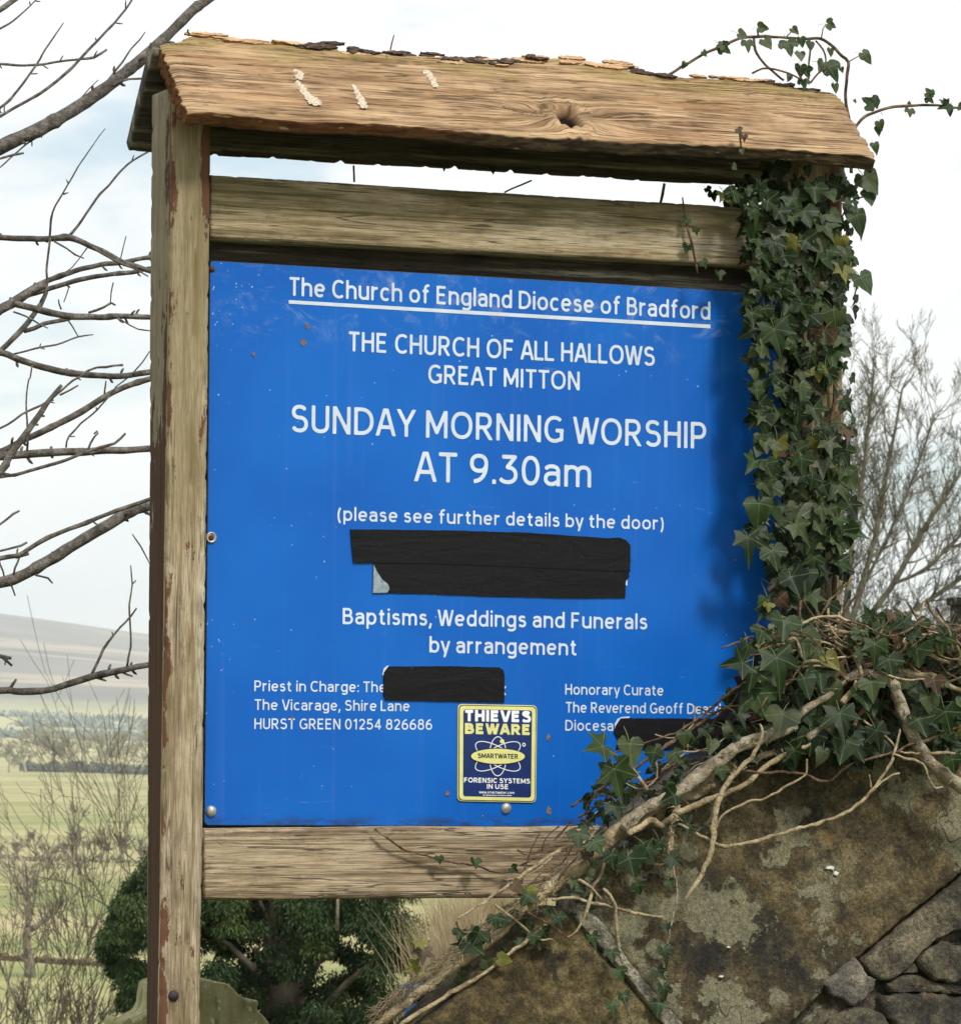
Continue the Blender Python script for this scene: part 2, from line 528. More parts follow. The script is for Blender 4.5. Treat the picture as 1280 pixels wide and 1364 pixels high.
M['white_print'] = flat_mat('white_print', (0.60, 0.67, 0.76), 0.45, 0.3, 0.08, 25.0)
M['panel_edge'] = flat_mat('panel_edge_grime', (0.04, 0.06, 0.10), 0.7, 0.2, 0.5, 200.0)
M['yellow'] = flat_mat('pale_yellow_print', (0.72, 0.70, 0.27), 0.4, 0.4, 0.05)
M['navy'] = flat_mat('navy_print', (0.010, 0.028, 0.13), 0.35, 0.4, 0.10)
M['black_print'] = flat_mat('black_print', (0.012, 0.012, 0.014), 0.5, 0.3, 0.1)
M['steel'] = flat_mat('dull_zinc', (0.42, 0.41, 0.38), 0.45, 0.5, 0.25, 300.0, 0.5, 0.2)
M['rust'] = flat_mat('rusty_screw', (0.10, 0.035, 0.03), 0.7, 0.4, 0.4, 400.0, 0.2, 0.4)
M['black_bolt'] = flat_mat('corroded_bolt', (0.035, 0.025, 0.028), 0.6, 0.4, 0.4, 300.0, 0.1, 0.5)
mt, k, b = material('black_cloth_tape', 0.6, 0.18)
p = k.pos()
wv = k.noise(k.scale(p, (700, 700, 90)), 1.0, 2.0, 0.5)
w2 = k.noise(k.scale(p, (8, 8, 30)), 1.0, 4.0, 0.6, 0.6)
dust = k.step(k.noise(p, 240.0, 2.0, 0.5), 0.70, 0.76)
k.put(b.inputs['Base Color'], k.mix(k.math('MULTIPLY', dust, 0.35), (0.006, 0.006, 0.007), (0.12, 0.12, 0.12)))
w3 = k.noise(k.scale(p, (40, 40, 160), (1, 2, 3)), 1.0, 3.0, 0.6, 0.8)
k.put(b.inputs['Normal'], k.bump(k.math('ADD', k.math('MULTIPLY', wv, 0.2), k.math('ADD', k.math('MULTIPLY', w2, 1.4), k.math('MULTIPLY', w3, 0.12))), 0.5, 0.004))
M['tape'] = mt
M['tape_grey'] = flat_mat('grey_tape_backing', (0.25, 0.30, 0.34), 0.6, 0.3, 0.3, 200.0)

# ================================================================== the notice board
# world ground under the board is z = 0
board = empty('notice_board', (0.0, 0.02, 0.0),
              'roofed wooden church notice board with a blue enamel panel and white lettering', 'notice board')


def lerp(a, b_, t): return a+(b_-a)*t


def beam(name, c0, c1, mat, nlen, nper, parent, rnd=0.004, amp=0.0012, gr=(30, 4), label=None, cap=True, chew=0.0):
    """four-cornered timber, c0/c1 = corners FL, FR, BR, BL at its two ends; worn, slightly uneven faces"""
    V = []; UV = []
    ring = []
    for s in range(4):
        for j in range(nper):
            ring.append((s, j/nper))
    nr_ = len(ring)
    ax = ((sum(c1, Vector())-sum(c0, Vector()))/4)
    L = ax.length; axn = ax.normalized()
    for i in range(nlen+1):
        t = i/nlen
        cs = [lerp(c0[q], c1[q], t) for q in range(4)]
        ctr = sum(cs, Vector())/4
        for s, f in ring:
            a = cs[s]; b_ = cs[(s+1) % 4]
            q = lerp(a, b_, f)
            # round the corners
            e = min(f, 1-f)*(b_-a).length
            if e < rnd:
                q = q + (ctr-q).normalized()*(rnd-e)*0.42
            nrm = (q-ctr); nrm = (nrm-axn*nrm.dot(axn)).normalized()
            per = s*2.0+f*1.3
            n1 = mn.noise(Vector((per*gr[0]*0.2, t*L*gr[1], s*3.7)))
            n2 = mn.noise(Vector((per*gr[0]*1.1, t*L*gr[1]*2.0, s*5.1)))
            d = amp*(n1*1.2+n2*1.0)
            if chew and e < rnd*2.2:
                c = mn.noise(Vector((t*L*60.0, s*7.0+round(f), 2.0)))
                if c > 0.12: d -= chew*(c-0.12)*3
            V.append(q+nrm*d); UV.append((s+f, t*L))
    Fc = []
    for i in range(nlen):
        for j in range(nr_):
            j2 = (j+1) % nr_
            Fc.append((i*nr_+j, i*nr_+j2, (i+1)*nr_+j2, (i+1)*nr_+j))
    n0 = len(V)
    V.append(sum(c0, Vector())/4); UV.append((0.5, 0)); V.append(sum(c1, Vector())/4); UV.append((0.5, L))
    for j in range(nr_):
        j2 = (j+1) % nr_
        Fc.append((n0, j2, j)); Fc.append((n0+1, nlen*nr_+j, nlen*nr_+j2))
    # close the uv seam on the left face
    UV = [(u if u < 3.9999 else 3.9999, v_) for u, v_ in UV]
    return mesh_obj(name, V, Fc, mat, parent, True, uv=UV, label=label)


YF = -0.035   # front face of the posts
YB = 0.060
YR = -0.024   # front face of the rails


def ext(a, b_, z):
    t = (z-a.z)/(b_.z-a.z); return a+(b_-a)*t


def post(pfl, pfr, pbl, dep_b, ztop, label=None):
    fl = [on_y(*pfl[0], YF), on_y(*pfl[1], YF)]
    fr = [on_y(*pfr[0], YF), on_y(*pfr[1], YF)]
    bl = [on_y(*pbl[0], dep_b), on_y(*pbl[1], dep_b)]
    br = [Vector((fr[i].x+(bl[i].x-fl[i].x)*0.5, dep_b, fr[i].z)) for i in range(2)]
    lo = [ext(q[0], q[1], 0.002) for q in (fl, fr, br, bl)]
    hi = [ext(q[0], q[1], ztop) for q in (fl, fr, br, bl)]
    return beam('post', lo, hi, M['post'], 420, 12, board, 0.005, 0.0011, (30, 3.5), label=label, chew=0.002)


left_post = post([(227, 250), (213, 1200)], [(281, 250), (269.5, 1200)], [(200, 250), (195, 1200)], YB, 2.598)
right_post = post([(1063, 400), (1062, 1000)], [(1123, 400), (1124, 1000)], [(1050, 400), (1050, 1000)], YB, 2.585)


def rail(name, tl, tr, bl, br, yf, yb, mat, amp=0.001, chew=0.001, rnd=0.006):
    TL, TR, BL, BR = (on_y(*q, yf) for q in (tl, tr, bl, br))
    back = lambda q: Vector((q.x, yb, q.z))
    return beam(name, [BL, TL, back(TL), back(BL)], [BR, TR, back(TR), back(BR)], mat, 300, 18, board, rnd, amp, (60, 5), chew=chew)


top_rail = rail('rail', (281, 232), (1066, 280), (281, 318), (1066, 358), YR, 0.05, M['rail_top'])
low_rail = rail('rail', (272, 1104), (1064, 1100), (273, 1199), (1064, 1194), YR, 0.05, M['rail_low'], 0.0016, 0.002, 0.004)

# dark batten and backing that carry the panel
def slab(name, tl, tr, bl, br, yf, yb, mat, parent, **kw):
    P = [on_y(*q, yf) for q in (tl, tr, br, bl)]
    V = P+[Vector((q.x, yb, q.z)) for q in P]
    Fc = [(3, 2, 1, 0), (4, 5, 6, 7), (0, 1, 5, 4), (1, 2, 6, 5), (2, 3, 7, 6), (3, 0, 4, 7)]
    return mesh_obj(name, V, Fc, mat, parent, **kw)


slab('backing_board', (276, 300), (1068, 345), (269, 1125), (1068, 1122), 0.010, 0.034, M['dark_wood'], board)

# the blue panel, a thin folded sheet with rounded corners
PC = [(279.5, 346.5), (1042, 391.0), (1042, 1103.2), (272, 1100)]
PY = 0.0
pv = []
def rounded(Ps, r, n=5):
    out = []
    m_ = len(Ps)
    for i in range(m_):
        a, c, d = Ps[i-1], Ps[i], Ps[(i+1) % m_]
        u1 = (a-c).normalized(); u2 = (d-c).normalized()
        for j in range(n+1):
            t = j/n
            p0 = c+u1*r; p1 = c+u2*r
            out.append((p0*(1-t)+c*t)*(1-t)+(c*(1-t)+p1*t)*t)
    return out


def prism(name, outline, y_front, thick, mat, parent, bevel=0.0, side_mat=None, label=None, kind=None):
    """outline: Vectors in a plane Y = const, extruded back by thick, optional tiny bevel"""
    n = len(outline)
    c = sum(outline, Vector())/n
    V = []; Fc = []
    f0 = [Vector((q.x, y_front, q.z)) for q in outline]
    if bevel:
        inner = []
        for i in range(n):
            t = (outline[(i+1) % n]-outline[i-1]); t = Vector((t.x, 0, t.z)).normalized()
            nn = Vector((-t.z, 0, t.x))
            if nn.dot(c-outline[i]) < 0: nn = -nn
            inner.append(Vector((outline[i].x, y_front, outline[i].z))+nn*bevel)
        V += inner; V += [Vector((q.x, y_front+bevel, q.z)) for q in f0]
        Fc.append(list(range(n)))
        rings = 2
    else:
        V += f0; Fc.append(list(range(n))); rings = 1
    V += [Vector((q.x, y_front+thick, q.z)) for q in f0]
    rings += 1
    for r_ in range(rings-1):
        for i in range(n):
            j = (i+1) % n
            Fc.append((r_*n+i, (r_+1)*n+i, (r_+1)*n+j, r_*n+j))
    Fc.append([(rings-1)*n+i for i in range(n)][::-1])
    # face orientation: front must look to -Y
    a, b_, d = V[Fc[0][0]], V[Fc[0][1]], V[Fc[0][2]]
    area = sum((V[Fc[0][i]].x*V[Fc[0][(i+1) % n]].z-V[Fc[0][(i+1) % n]].x*V[Fc[0][i]].z) for i in range(n))
    if area < 0: Fc = [tuple(f)[::-1] for f in Fc]
    mi = None; mats = mat
    if side_mat is not None:
        mats = [mat, side_mat]; mi = [0]+[1]*(len(Fc)-1)
    return mesh_obj(name, V, Fc, mats, parent, False, label=label, kind=kind, matidx=mi)


panel = prism('panel', rounded([on_y(*q, PY) for q in PC], 0.008), PY, 0.006, M['blue'], board, 0.0012, M['panel_edge'])
panel.location = (0, 0, 0)


def seg_line(pa, pb):
    return on_y(*pa, PY), on_y(*pb, PY)


# ------------------------------------------------------------------ monoline sign-writer's alphabet, drawn as strokes
H_ = 0.075
XH = 0.74
def _arc(cx, cy, rx, ry, a0, a1, e=2.25):
    n = max(4, int(abs(a1-a0)/12)); out = []
    for i in range(n+1):
        t = rad(a0+(a1-a0)*i/n); c, s = math.cos(t), math.sin(t)
        out.append((cx+rx*math.copysign(abs(c)**(2/e), c), cy+ry*math.copysign(abs(s)**(2/e), s)))
    return out


def _glyphs(h):
    T = 1-h; B_ = h; x = XH-h; A = _arc; G = {}
    def bowl(cx, rx=0.22): return A(cx, XH/2, rx, XH/2-h, 0, 360)
    G['A'] = (0.56, [[(-0.02, -0.06), (0.27, 1.06)], [(0.58, -0.06), (0.29, 1.06)], [(0.10, 0.32), (0.46, 0.32)]], 0, 1)
    G['B'] = (0.46, [[(0, 0), (0, 1)], [(0, T), (0.22, T)]+A(0.22, (T+.53)/2, 0.18, (T-.53)/2, 90, -90)+[(0, 0.53)], [(0, 0.53), (0.24, 0.53)]+A(0.24, (.53+B_)/2, 0.22, (.53-B_)/2, 90, -90)+[(0, B_)]], 0, 1)
    G['C'] = (0.50, [A(0.30, 0.5, 0.30, 0.5-h, 48, 312)], 0, 1)
    G['D'] = (0.54, [[(0, 0), (0, 1)], [(0, T), (0.17, T)]+A(0.17, 0.5, 0.37, 0.5-h, 90, -90)+[(0, B_)]], 0, 1)
    G['E'] = (0.42, [[(0, 0), (0, 1)], [(0, T), (0.42, T)], [(0, 0.52), (0.38, 0.52)], [(0, B_), (0.43, B_)]], 0, 1)
    G['F'] = (0.40, [[(0, 0), (0, 1)], [(0, T), (0.41, T)], [(0, 0.50), (0.36, 0.50)]], 0, 1)
    G['G'] = (0.55, [A(0.30, 0.5, 0.30, 0.5-h, 48, 300)+[(0.55, 0.14), (0.55, 0.46)], [(0.34, 0.46), (0.55+h, 0.46)]], 0, 1)
    G['H'] = (0.48, [[(0, 0), (0, 1)], [(0.48, 0), (0.48, 1)], [(0, 0.52), (0.48, 0.52)]], 0, 1)
    G['I'] = (0.0, [[(0, 0), (0, 1)]], 0, 1)
    G['L'] = (0.38, [[(0, 0), (0, 1)], [(0, B_), (0.40, B_)]], 0, 1)
    G['M'] = (0.62, [[(0, 0), (0, 1)], [(0.62, 0), (0.62, 1)], [(-0.02, 1.05), (0.31, 0.20), (0.64, 1.05)]], 0, 1)
    G['N'] = (0.48, [[(0, 0), (0, 1)], [(0.48, 0), (0.48, 1)], [(-0.02, 1.04), (0.50, -0.04)]], 0, 1)
    G['O'] = (0.62, [A(0.31, 0.5, 0.31, 0.5-h, 0, 360)], 0, 1)
    G['P'] = (0.44, [[(0, 0), (0, 1)], [(0, T), (0.22, T)]+A(0.22, (T+.43)/2, 0.22, (T-.43)/2, 90, -90)+[(0, 0.43)]], 0, 1)
    G['R'] = (0.47, [[(0, 0), (0, 1)], [(0, T), (0.22, T)]+A(0.22, (T+.46)/2, 0.21, (T-.46)/2, 90, -90)+[(0, 0.46)], [(0.20, 0.47), (0.50, -0.06)]], 0, 1)
    G['S'] = (0.45, [A(0.225, 0.735, 0.20, T-0.735, 28, 270)+A(0.225, 0.305, 0.225, 0.235, 90, -152)], 0, 1)
    G['T'] = (0.50, [[(-0.02, T), (0.52, T)], [(0.25, 0), (0.25, 1)]], 0, 1)
    G['U'] = (0.47, [[(0, 1), (0, 0.34)]+A(0.235, 0.31, 0.235, 0.31-h, 180, 360)+[(0.47, 1)]], 0, 1)
    G['V'] = (0.54, [[(-0.02, 1.06), (0.26, -0.05)], [(0.56, 1.06), (0.28, -0.05)]], 0, 1)
    G['W'] = (0.80, [[(-0.02, 1.06), (0.20, -0.04)], [(0.21, -0.04), (0.40, 1.04)], [(0.40, 1.04), (0.59, -0.04)], [(0.60, -0.04), (0.82, 1.06)]], 0, 1)
    G['Y'] = (0.54, [[(-0.03, 1.06), (0.27, 0.44)], [(0.57, 1.06), (0.27, 0.44)], [(0.27, 0.48), (0.27, 0)]], 0, 1)
    G['0'] = (0.44, [A(0.22, 0.5, 0.22, 0.5-h, 0, 360)], 0, 1)
    G['1'] = (0.24, [[(0.20, 0), (0.20, 1)], [(0.0, 0.78), (0.20, 0.93)]], 0, 1)
    G['2'] = (0.42, [A(0.20, 0.70, 0.20, T-0.70, 165, -28)+[(0.02, B_+0.01)], [(0, B_), (0.44, B_)]], 0, 1)
    G['3'] = (0.42, [[(0.01, T), (0.40, T), (0.17, 0.60)]+A(0.17, 0.33, 0.25, 0.25, 90, -150)], 0, 1)
    G['4'] = (0.46, [[(0.34, 0), (0.34, 1)], [(0.34, 0.96), (0.0, 0.28), (0.50, 0.28)]], 0, 1)
    G['5'] = (0.42, [[(0.40, T), (0.05, T), (0.03, 0.54)]+A(0.18, 0.33, 0.24, 0.26, 115, -150)], 0, 1)
    G['6'] = (0.44, [A(0.22, 0.32, 0.22, 0.32-h, 0, 360), A(0.42, 0.34, 0.42, T-0.34, 180, 95)], 0, 1)
    G['8'] = (0.44, [A(0.22, 0.745, 0.18, T-0.745, 0, 360), A(0.22, 0.31, 0.22, 0.245, 0, 360)], 0, 1)
    G['9'] = (0.44, [A(0.22, 0.68, 0.22, 0.32-h, 0, 360), A(0.02, 0.66, 0.42, 0.66-h, 0, -85)], 0, 1)
    G['.'] = (0.0, [[(0, 0), (0, 0.15)]], 0, 1)
    G[','] = (0.0, [[(0.03, 0.15), (-0.05, -0.17)]], -0.2, 1)
    G[':'] = (0.0, [[(0, 0), (0, 0.15)], [(0, 0.50), (0, 0.65)]], 0, 1)
    G['('] = (0.12, [A(0.34, 0.38, 0.34, 0.72, 132, 228, 2.0)], -0.3, 1.08)
    G[')'] = (0.12, [A(-0.22, 0.38, 0.34, 0.72, 48, -48, 2.0)], -0.3, 1.08)
    G['a'] = (0.39, [A(0.19, 0.50, 0.20, x-0.50, 155, 0)+[(0.39, 0)], [(0.39, 0.43), (0.19, 0.43)]+A(0.18, 0.25, 0.18, 0.18, 90, 270)+[(0.24, 0.075), (0.39, 0.17)]], 0, 1)
    G['b'] = (0.44, [[(0, 0), (0, 1.02)], bowl(0.22)], 0, 1.02)
    G['c'] = (0.38, [A(0.22, XH/2, 0.22, XH/2-h, 50, 310)], 0, 1)
    G['d'] = (0.44, [[(0.44, 0), (0.44, 1.02)], bowl(0.22)], 0, 1.02)
    G['e'] = (0.44, [[(0.0, 0.38), (0.44, 0.38)], A(0.22, XH/2, 0.22, XH/2-h, 3, 312)], 0, 1)
    G['f'] = (0.27, [[(0.10, 0), (0.10, 0.80)]+A(0.29, 0.78, 0.19, 0.245-h+0.03, 180, 85), [(-0.04, x), (0.29, x)]], 0, 1.04)
    G['g'] = (0.44, [bowl(0.22), [(0.44, XH), (0.44, -0.02)]+A(0.22, -0.04, 0.22, 0.15, 0, -140)], -0.3, 1)
    G['h'] = (0.43, [[(0, 0), (0, 1.02)], A(0.215, 0.46, 0.215, x-0.46, 180, 0)+[(0.43, 0)]], 0, 1.02)
    G['i'] = (0.0, [[(0, 0), (0, XH)], [(0, 0.87), (0, 1.02)]], 0, 1.02)
    G['k'] = (0.40, [[(0, 0), (0, 1.02)], [(0.02, 0.30), (0.44, 0.80)], [(0.14, 0.44), (0.46, -0.06)]], 0, 1.02)
    G['l'] = (0.0, [[(0, 0), (0, 1.02)]], 0, 1.02)
    G['m'] = (0.72, [[(0, 0), (0, XH)], A(0.18, 0.46, 0.18, x-0.46, 180, 0)+[(0.36, 0)], A(0.54, 0.46, 0.18, x-0.46, 180, 0)+[(0.72, 0)]], 0, 1)
    G['n'] = (0.43, [[(0, 0), (0, XH)], A(0.215, 0.46, 0.215, x-0.46, 180, 0)+[(0.43, 0)]], 0, 1)
    G['o'] = (0.46, [bowl(0.23, 0.23)], 0, 1)
    G['p'] = (0.44, [[(0, -0.27), (0, XH)], bowl(0.22)], -0.27, 1)
    G['r'] = (0.24, [[(0, 0), (0, XH)], A(0.22, 0.42, 0.22, x-0.42, 180, 78)], 0, 1)
    G['s'] = (0.34, [A(0.17, 0.538, 0.15, x-0.538, 30, 270)+A(0.17, 0.24, 0.17, 0.165, 90, -150)], 0, 1)
    G['t'] = (0.26, [[(0.10, 0.92), (0.10, 0.22)]+A(0.26, 0.22, 0.16, 0.22-h, 180, 280), [(-0.03, x), (0.28, x)]], 0, 1)
    G['u'] = (0.43, [[(0, XH), (0, 0.28)]+A(0.215, 0.28, 0.215, 0.28-h, 180, 360), [(0.43, 0), (0.43, XH)]], 0, 1)
    G['v'] = (0.42, [[(-0.02, XH+.05), (0.20, -0.04)], [(0.44, XH+.05), (0.22, -0.04)]], 0, XH)
    G['w'] = (0.64, [[(-0.02, XH+.05), (0.16, -0.04)], [(0.17, -0.04), (0.32, XH+.03)], [(0.32, XH+.03), (0.47, -0.04)], [(0.48, -0.04), (0.66, XH+.05)]], 0, XH)
    G['y'] = (0.42, [[(-0.02, XH+.05), (0.21, 0.02)], [(0.44, XH+.05), (0.14, -0.32)]], -0.27, XH)
    return G


_GC = {}
ROUND = set('CGOQceodbgpqa069S38s(')
def lettering(txt, pl, pr, cap, parent, mat, y=-0.0006, bold=0.0, gap=0.105, res=20, name='lettering', xs=None):
    """one line of print as a single clean sheet: pl/pr = ends of its baseline in the photograph, cap = height of the capitals there"""
    h = H_+bold
    if h not in _GC: _GC[h] = _glyphs(h)
    G = _GC[h]
    x = 0.0; lay = []
    for ch in txt:
        if ch == ' ': x += 0.27; continue
        W, st_, y0, y1 = G[ch]
        kb = 0.045 if ch in 'TYAVLWvyw' else 0.0
        lay.append((ch, x+h-kb)); x += W+2*h+gap-2*kb
    x -= gap
    A = on_y(*pl, PY); B = on_y(*pr, PY)
    hz = (on_y(pl[0], pl[1]-cap, PY)-A).length
    d = B-A; width = math.hypot(d.x, d.z)
    sx = width/hz/x                     # horizontal squeeze in units of cap height
    VV = []; FF = []; n0 = 0
    cell = 1.0/res
    for ch, gx in lay:
        W, st_, cy0, cy1 = G[ch]
        xa, xb = (-h-0.10)*1.0, (W*sx+h+0.10)
        ya, yb_ = cy0-0.06, max(cy1, 1.0)+0.08
        nx = int((xb-xa)/cell)+2; ny = int((yb_-ya)/cell)+2
        gx_, gy_ = np.meshgrid(xa+np.arange(nx)*cell, ya+np.arange(ny)*cell, indexing='ij')
        f = np.full(gx_.shape, 9.0)
        for s_ in st_:
            P = [(px*sx, py) for px, py in s_]
            P = [P[0]]+[b2 for a2, b2 in zip(P, P[1:]) if abs(a2[0]-b2[0])+abs(a2[1]-b2[1]) > 1e-6]
            closed = abs(P[0][0]-P[-1][0])+abs(P[0][1]-P[-1][1]) < 1e-4
            for i in range(len(P)-1):
                (x0, y0), (x1, y1) = P[i], P[i+1]
                dx, dy = x1-x0, y1-y0; L = math.hypot(dx, dy)
                t = ((gx_-x0)*dx+(gy_-y0)*dy)/L
                pd = np.abs((gx_-x0)*dy-(gy_-y0)*dx)/L
                tc_ = np.clip(t, 0, L)
                q = np.hypot(t-tc_, pd)-h
                if i == 0 and not closed: q = np.where(t < 0, np.maximum(pd-h, -t), q)
                if i == len(P)-2 and not closed: q = np.where(t > L, np.maximum(pd-h, t-L), q)
                f = np.minimum(f, q)
        f = np.maximum(f, np.maximum(cy0-gy_, gy_-cy1))
        f = np.where(np.abs(f) < 1e-5, 1e-5, f)
        node = {}
        def vid(key, X, Y):
            nonlocal_n = len(VV)
            if key not in node:
                node[key] = nonlocal_n
                VV.append((X, Y))
            return node[key]
        ins = f < 0
        off = gx*sx
        anyc = ins[:-1, :-1] | ins[1:, :-1] | ins[:-1, 1:] | ins[1:, 1:]
        for i, j in zip(*np.nonzero(anyc)):
            cs = [(i, j), (i+1, j), (i+1, j+1), (i, j+1)]
            poly = []
            for q in range(4):
                a, b_ = cs[q], cs[(q+1) % 4]
                if ins[a]: poly.append(vid(a, gx_[a]+off, gy_[a]))
                if ins[a] != ins[b_]:
                    t = f[a]/(f[a]-f[b_]); key = (min(a, b_), max(a, b_))
                    poly.append(vid(key, gx_[a]+(gx_[b_]-gx_[a])*t+off, gy_[a]+(gy_[b_]-gy_[a])*t))
            if len(poly) >= 3: FF.append(tuple(poly))
    u = Vector((d.x, 0, d.z))/width
    V = [(A.x+u.x*X*hz, y, A.z+u.z*X*hz+Y*hz) for X, Y in VV]
    return mesh_obj(name, V, FF, mat, parent)


LINES = [
    ('The Church of England Diocese of Bradford', (385, 393.5), (946, 426), 25.0, -0.002),
    ('THE CHURCH OF ALL HALLOWS', (464, 467.6), (872, 487.5), 26.5, -0.002),
    ('GREAT MITTON', (570, 510.5), (772, 520.0), 25.5, -0.002),
    ('SUNDAY MORNING WORSHIP', (387, 575.5), (940.5, 598), 37.0, -0.006),
    ('AT 9.30am', (553, 641), (787.5, 649.5), 40.0, -0.008),
    ('(please see further details by the door)', (449, 693.5), (884, 706.0), 18.6, 0.0),
    ('Baptisms, Weddings and Funerals', (456, 831.6), (862, 838.8), 21.8, 0.0),
    ('by arrangement', (571.5, 869.5), (768, 873.5), 21.8, 0.0),
    ('Priest in Charge: The', (338.4, 921.0), (514, 922.5), 14.5, -0.004),
    ('The Vicarage, Shire Lane', (339, 946.0), (545.5, 947.8), 14.5, -0.004),
    ('HURST GREEN 01254 826686', (338.4, 971.5), (575.5, 972.5), 14.5, -0.004),
    ('Honorary Curate', (752.5, 925.5), (883.5, 927.0), 14.4, -0.004),
    ('The Reverend Geoff Dearden', (753.5, 949.5), (979, 952), 14.4, -0.004),
    ('Diocesan', (752.5, 973.5), (827, 974.2), 14.4, -0.004),
]
for txt, pl, pr, cap, bold in LINES:
    lettering(txt, pl, pr, cap, panel, M['white_print'], bold=bold, res=26 if cap > 30 else 20)
lettering('k', (666, 926), (674, 926.2), 14.5, panel, M['white_print'])
lettering('n', (825, 779.5), (835.5, 780), 18.0, panel, M['white_print'])
# the rule under the first line
ru = [on_y(384.5, 399.5, PY), on_y(946, 432.2, PY), on_y(946, 437.2, PY), on_y(384.5, 404.2, PY)]
mesh_obj('rule', [Vector((q.x, -0.0006, q.z)) for q in ru], [(3, 2, 1, 0)], M['white_print'], panel)

# loosened speck scars on the panel
for cx_, cy_, r_, mm in [(409, 434, 3.5, 'scar'), (404, 456, 4.2, 'scar'), (338, 472, 2.4, 'scar'), (730, 983, 3.4, 'scar'), (731, 1080, 4.2, 'scar'), (596, 1057, 3.2, 'scar'), (389, 956, 2.5, 'scar')]:
    if 'scar' not in M: M['scar'] = flat_mat('chipped_enamel', (0.14, 0.13, 0.15), 0.8, 0.2, 0.6, 500.0)
    c = on_y(cx_, cy_, PY); rr = r_*0.0012
    pts = [c+Vector((math.cos(a_)*rr*(0.7+0.5*rng.random()), 0, math.sin(a_)*rr*1.4*(0.7+0.5*rng.random()))) for a_ in [i*math.pi/5 for i in range(10)]]
    prism('paint_chip', pts, -0.0009, 0.0008, M['scar'], panel)


# tapes
def tape(outline, y, name='tape', mat=None, wob=0.0006, label=None):
    P = []
    n = len(outline)
    for i in range(n):
        a = Vector((*outline[i], 0)); b_ = Vector((*outline[(i+1) % n], 0))
        m_ = max(1, int((b_-a).length/6))
        for j in range(m_):
            q = a.lerp(b_, j/m_)
            w_ = 0.35
            P.append(on_y(q.x+w_*mn.noise(Vector((q.x*0.4, q.y*0.4, 1))), q.y+w_*2*mn.noise(Vector((q.x*0.3, q.y*0.3, 5))), PY))
    return prism(name, P, y, 0.0014, mat or M['tape'], board, 0.0003, label=label)


tape([(466, 705), (600, 706.5), (700, 709.5), (810, 717), (824, 716), (834, 720), (839, 727), (838.5, 762), (700, 756), (580, 751), (497, 750), (470, 750), (468, 730)], -0.0030)
tape([(497, 750), (580, 751), (700, 755.5), (836, 762), (838, 768), (833, 775), (832, 797), (760, 797), (640, 794), (560, 791), (498, 790)], -0.0022)
tape([(497, 752), (502, 762), (508, 772), (516, 778), (518, 784), (515, 790), (496, 790)], -0.0030, 'tape_corner', M['tape_grey'], label='grey folded corner of the black tape')
tape([(517, 888), (600, 887.5), (664, 889), (670, 893), (671.5, 900), (671, 936), (600, 934.5), (513, 933), (510, 926), (510.5, 896)], -0.0026)
tape([(826, 957), (900, 957), (990, 958), (1000, 998), (900, 998.5), (820, 998), (822, 985), (817, 975), (820, 966)], -0.0026)
tape([(515, 887.2), (518, 886.5), (512, 893), (510, 900), (509, 899), (510.5, 891)], -0.0016, 'tape_corner', M['white_print'])
tape([(818, 966), (822, 958), (828, 955.6), (838, 955), (838, 957.5), (826, 960), (820, 970)], -0.0016, 'tape_corner', M['white_print'])

# security sticker
stq = [(609.3, 938), (714.6, 940), (713.0, 1069.6), (608.8, 1067.5)]
SY = -0.0024
st = prism('sticker', rounded([on_y(*q, PY) for q in stq], 0.008), SY, 0.0022, M['yellow'], board, 0.0003, label='yellow bordered navy security sticker')


def stp(u, v):
    """point of the sticker, u,v in 0..1 from its top left"""
    a = Vector(stq[0]).lerp(Vector(stq[1]), u); b_ = Vector(stq[3]).lerp(Vector(stq[2]), u)
    q = a.lerp(b_, v); return (q.x, q.y)


def sheet(name, outline, y, mat, parent):
    P = [Vector((q.x, y, q.z)) for q in outline]
    f = list(range(len(P)))
    ar = sum(P[i].x*P[(i+1) % len(P)].z-P[(i+1) % len(P)].x*P[i].z for i in f)
    return mesh_obj(name, P, [f if ar > 0 else f[::-1]], mat, parent)


sheet('print_field', rounded([on_y(*stp(u, v), PY) for u, v in [(0.010, 0.008), (0.990, 0.008), (0.990, 0.992), (0.010, 0.992)]], 0.0072), SY-0.0003, M['black_print'], st)
sheet('print_field', rounded([on_y(*stp(u, v), PY) for u, v in [(0.020, 0.016), (0.980, 0.016), (0.980, 0.984), (0.020, 0.984)]], 0.007), SY-0.0006, M['yellow'], st)
sheet('print_field', rounded([on_y(*stp(u, v), PY) for u, v in [(0.066, 0.052), (0.934, 0.052), (0.934, 0.948), (0.066, 0.948)]], 0.005), SY-0.0009, M['navy'], st)
LY = SY-0.0013
stx = lambda txt, u0, u1, v, cap, mat, bold, y=LY: lettering(txt, stp(u0, v), stp(u1, v), cap, st, mat, y=y, bold=bold, gap=0.045 if bold > 0.01 else 0.08, res=18)
M['sticker_white'] = flat_mat('sticker_white_print', (0.85, 0.86, 0.86), 0.4, 0.3, 0.03)
stx('THIEVES', 0.078, 0.925, 0.176, 15.5, M['sticker_white'], 0.062)
stx('BEWARE', 0.078, 0.925, 0.306, 14.5, M['yellow'], 0.062)
stx('FORENSIC SYSTEMS', 0.075, 0.920, 0.805, 6.6, M['sticker_white'], 0.026)
stx('IN USE', 0.365, 0.645, 0.866, 6.4, M['sticker_white'], 0.026)
stx('www.smartwater.com', 0.27, 0.72, 0.915, 3.6, M['sticker_white'], 0.0)
A_ = Acc()
u_ = 0.32
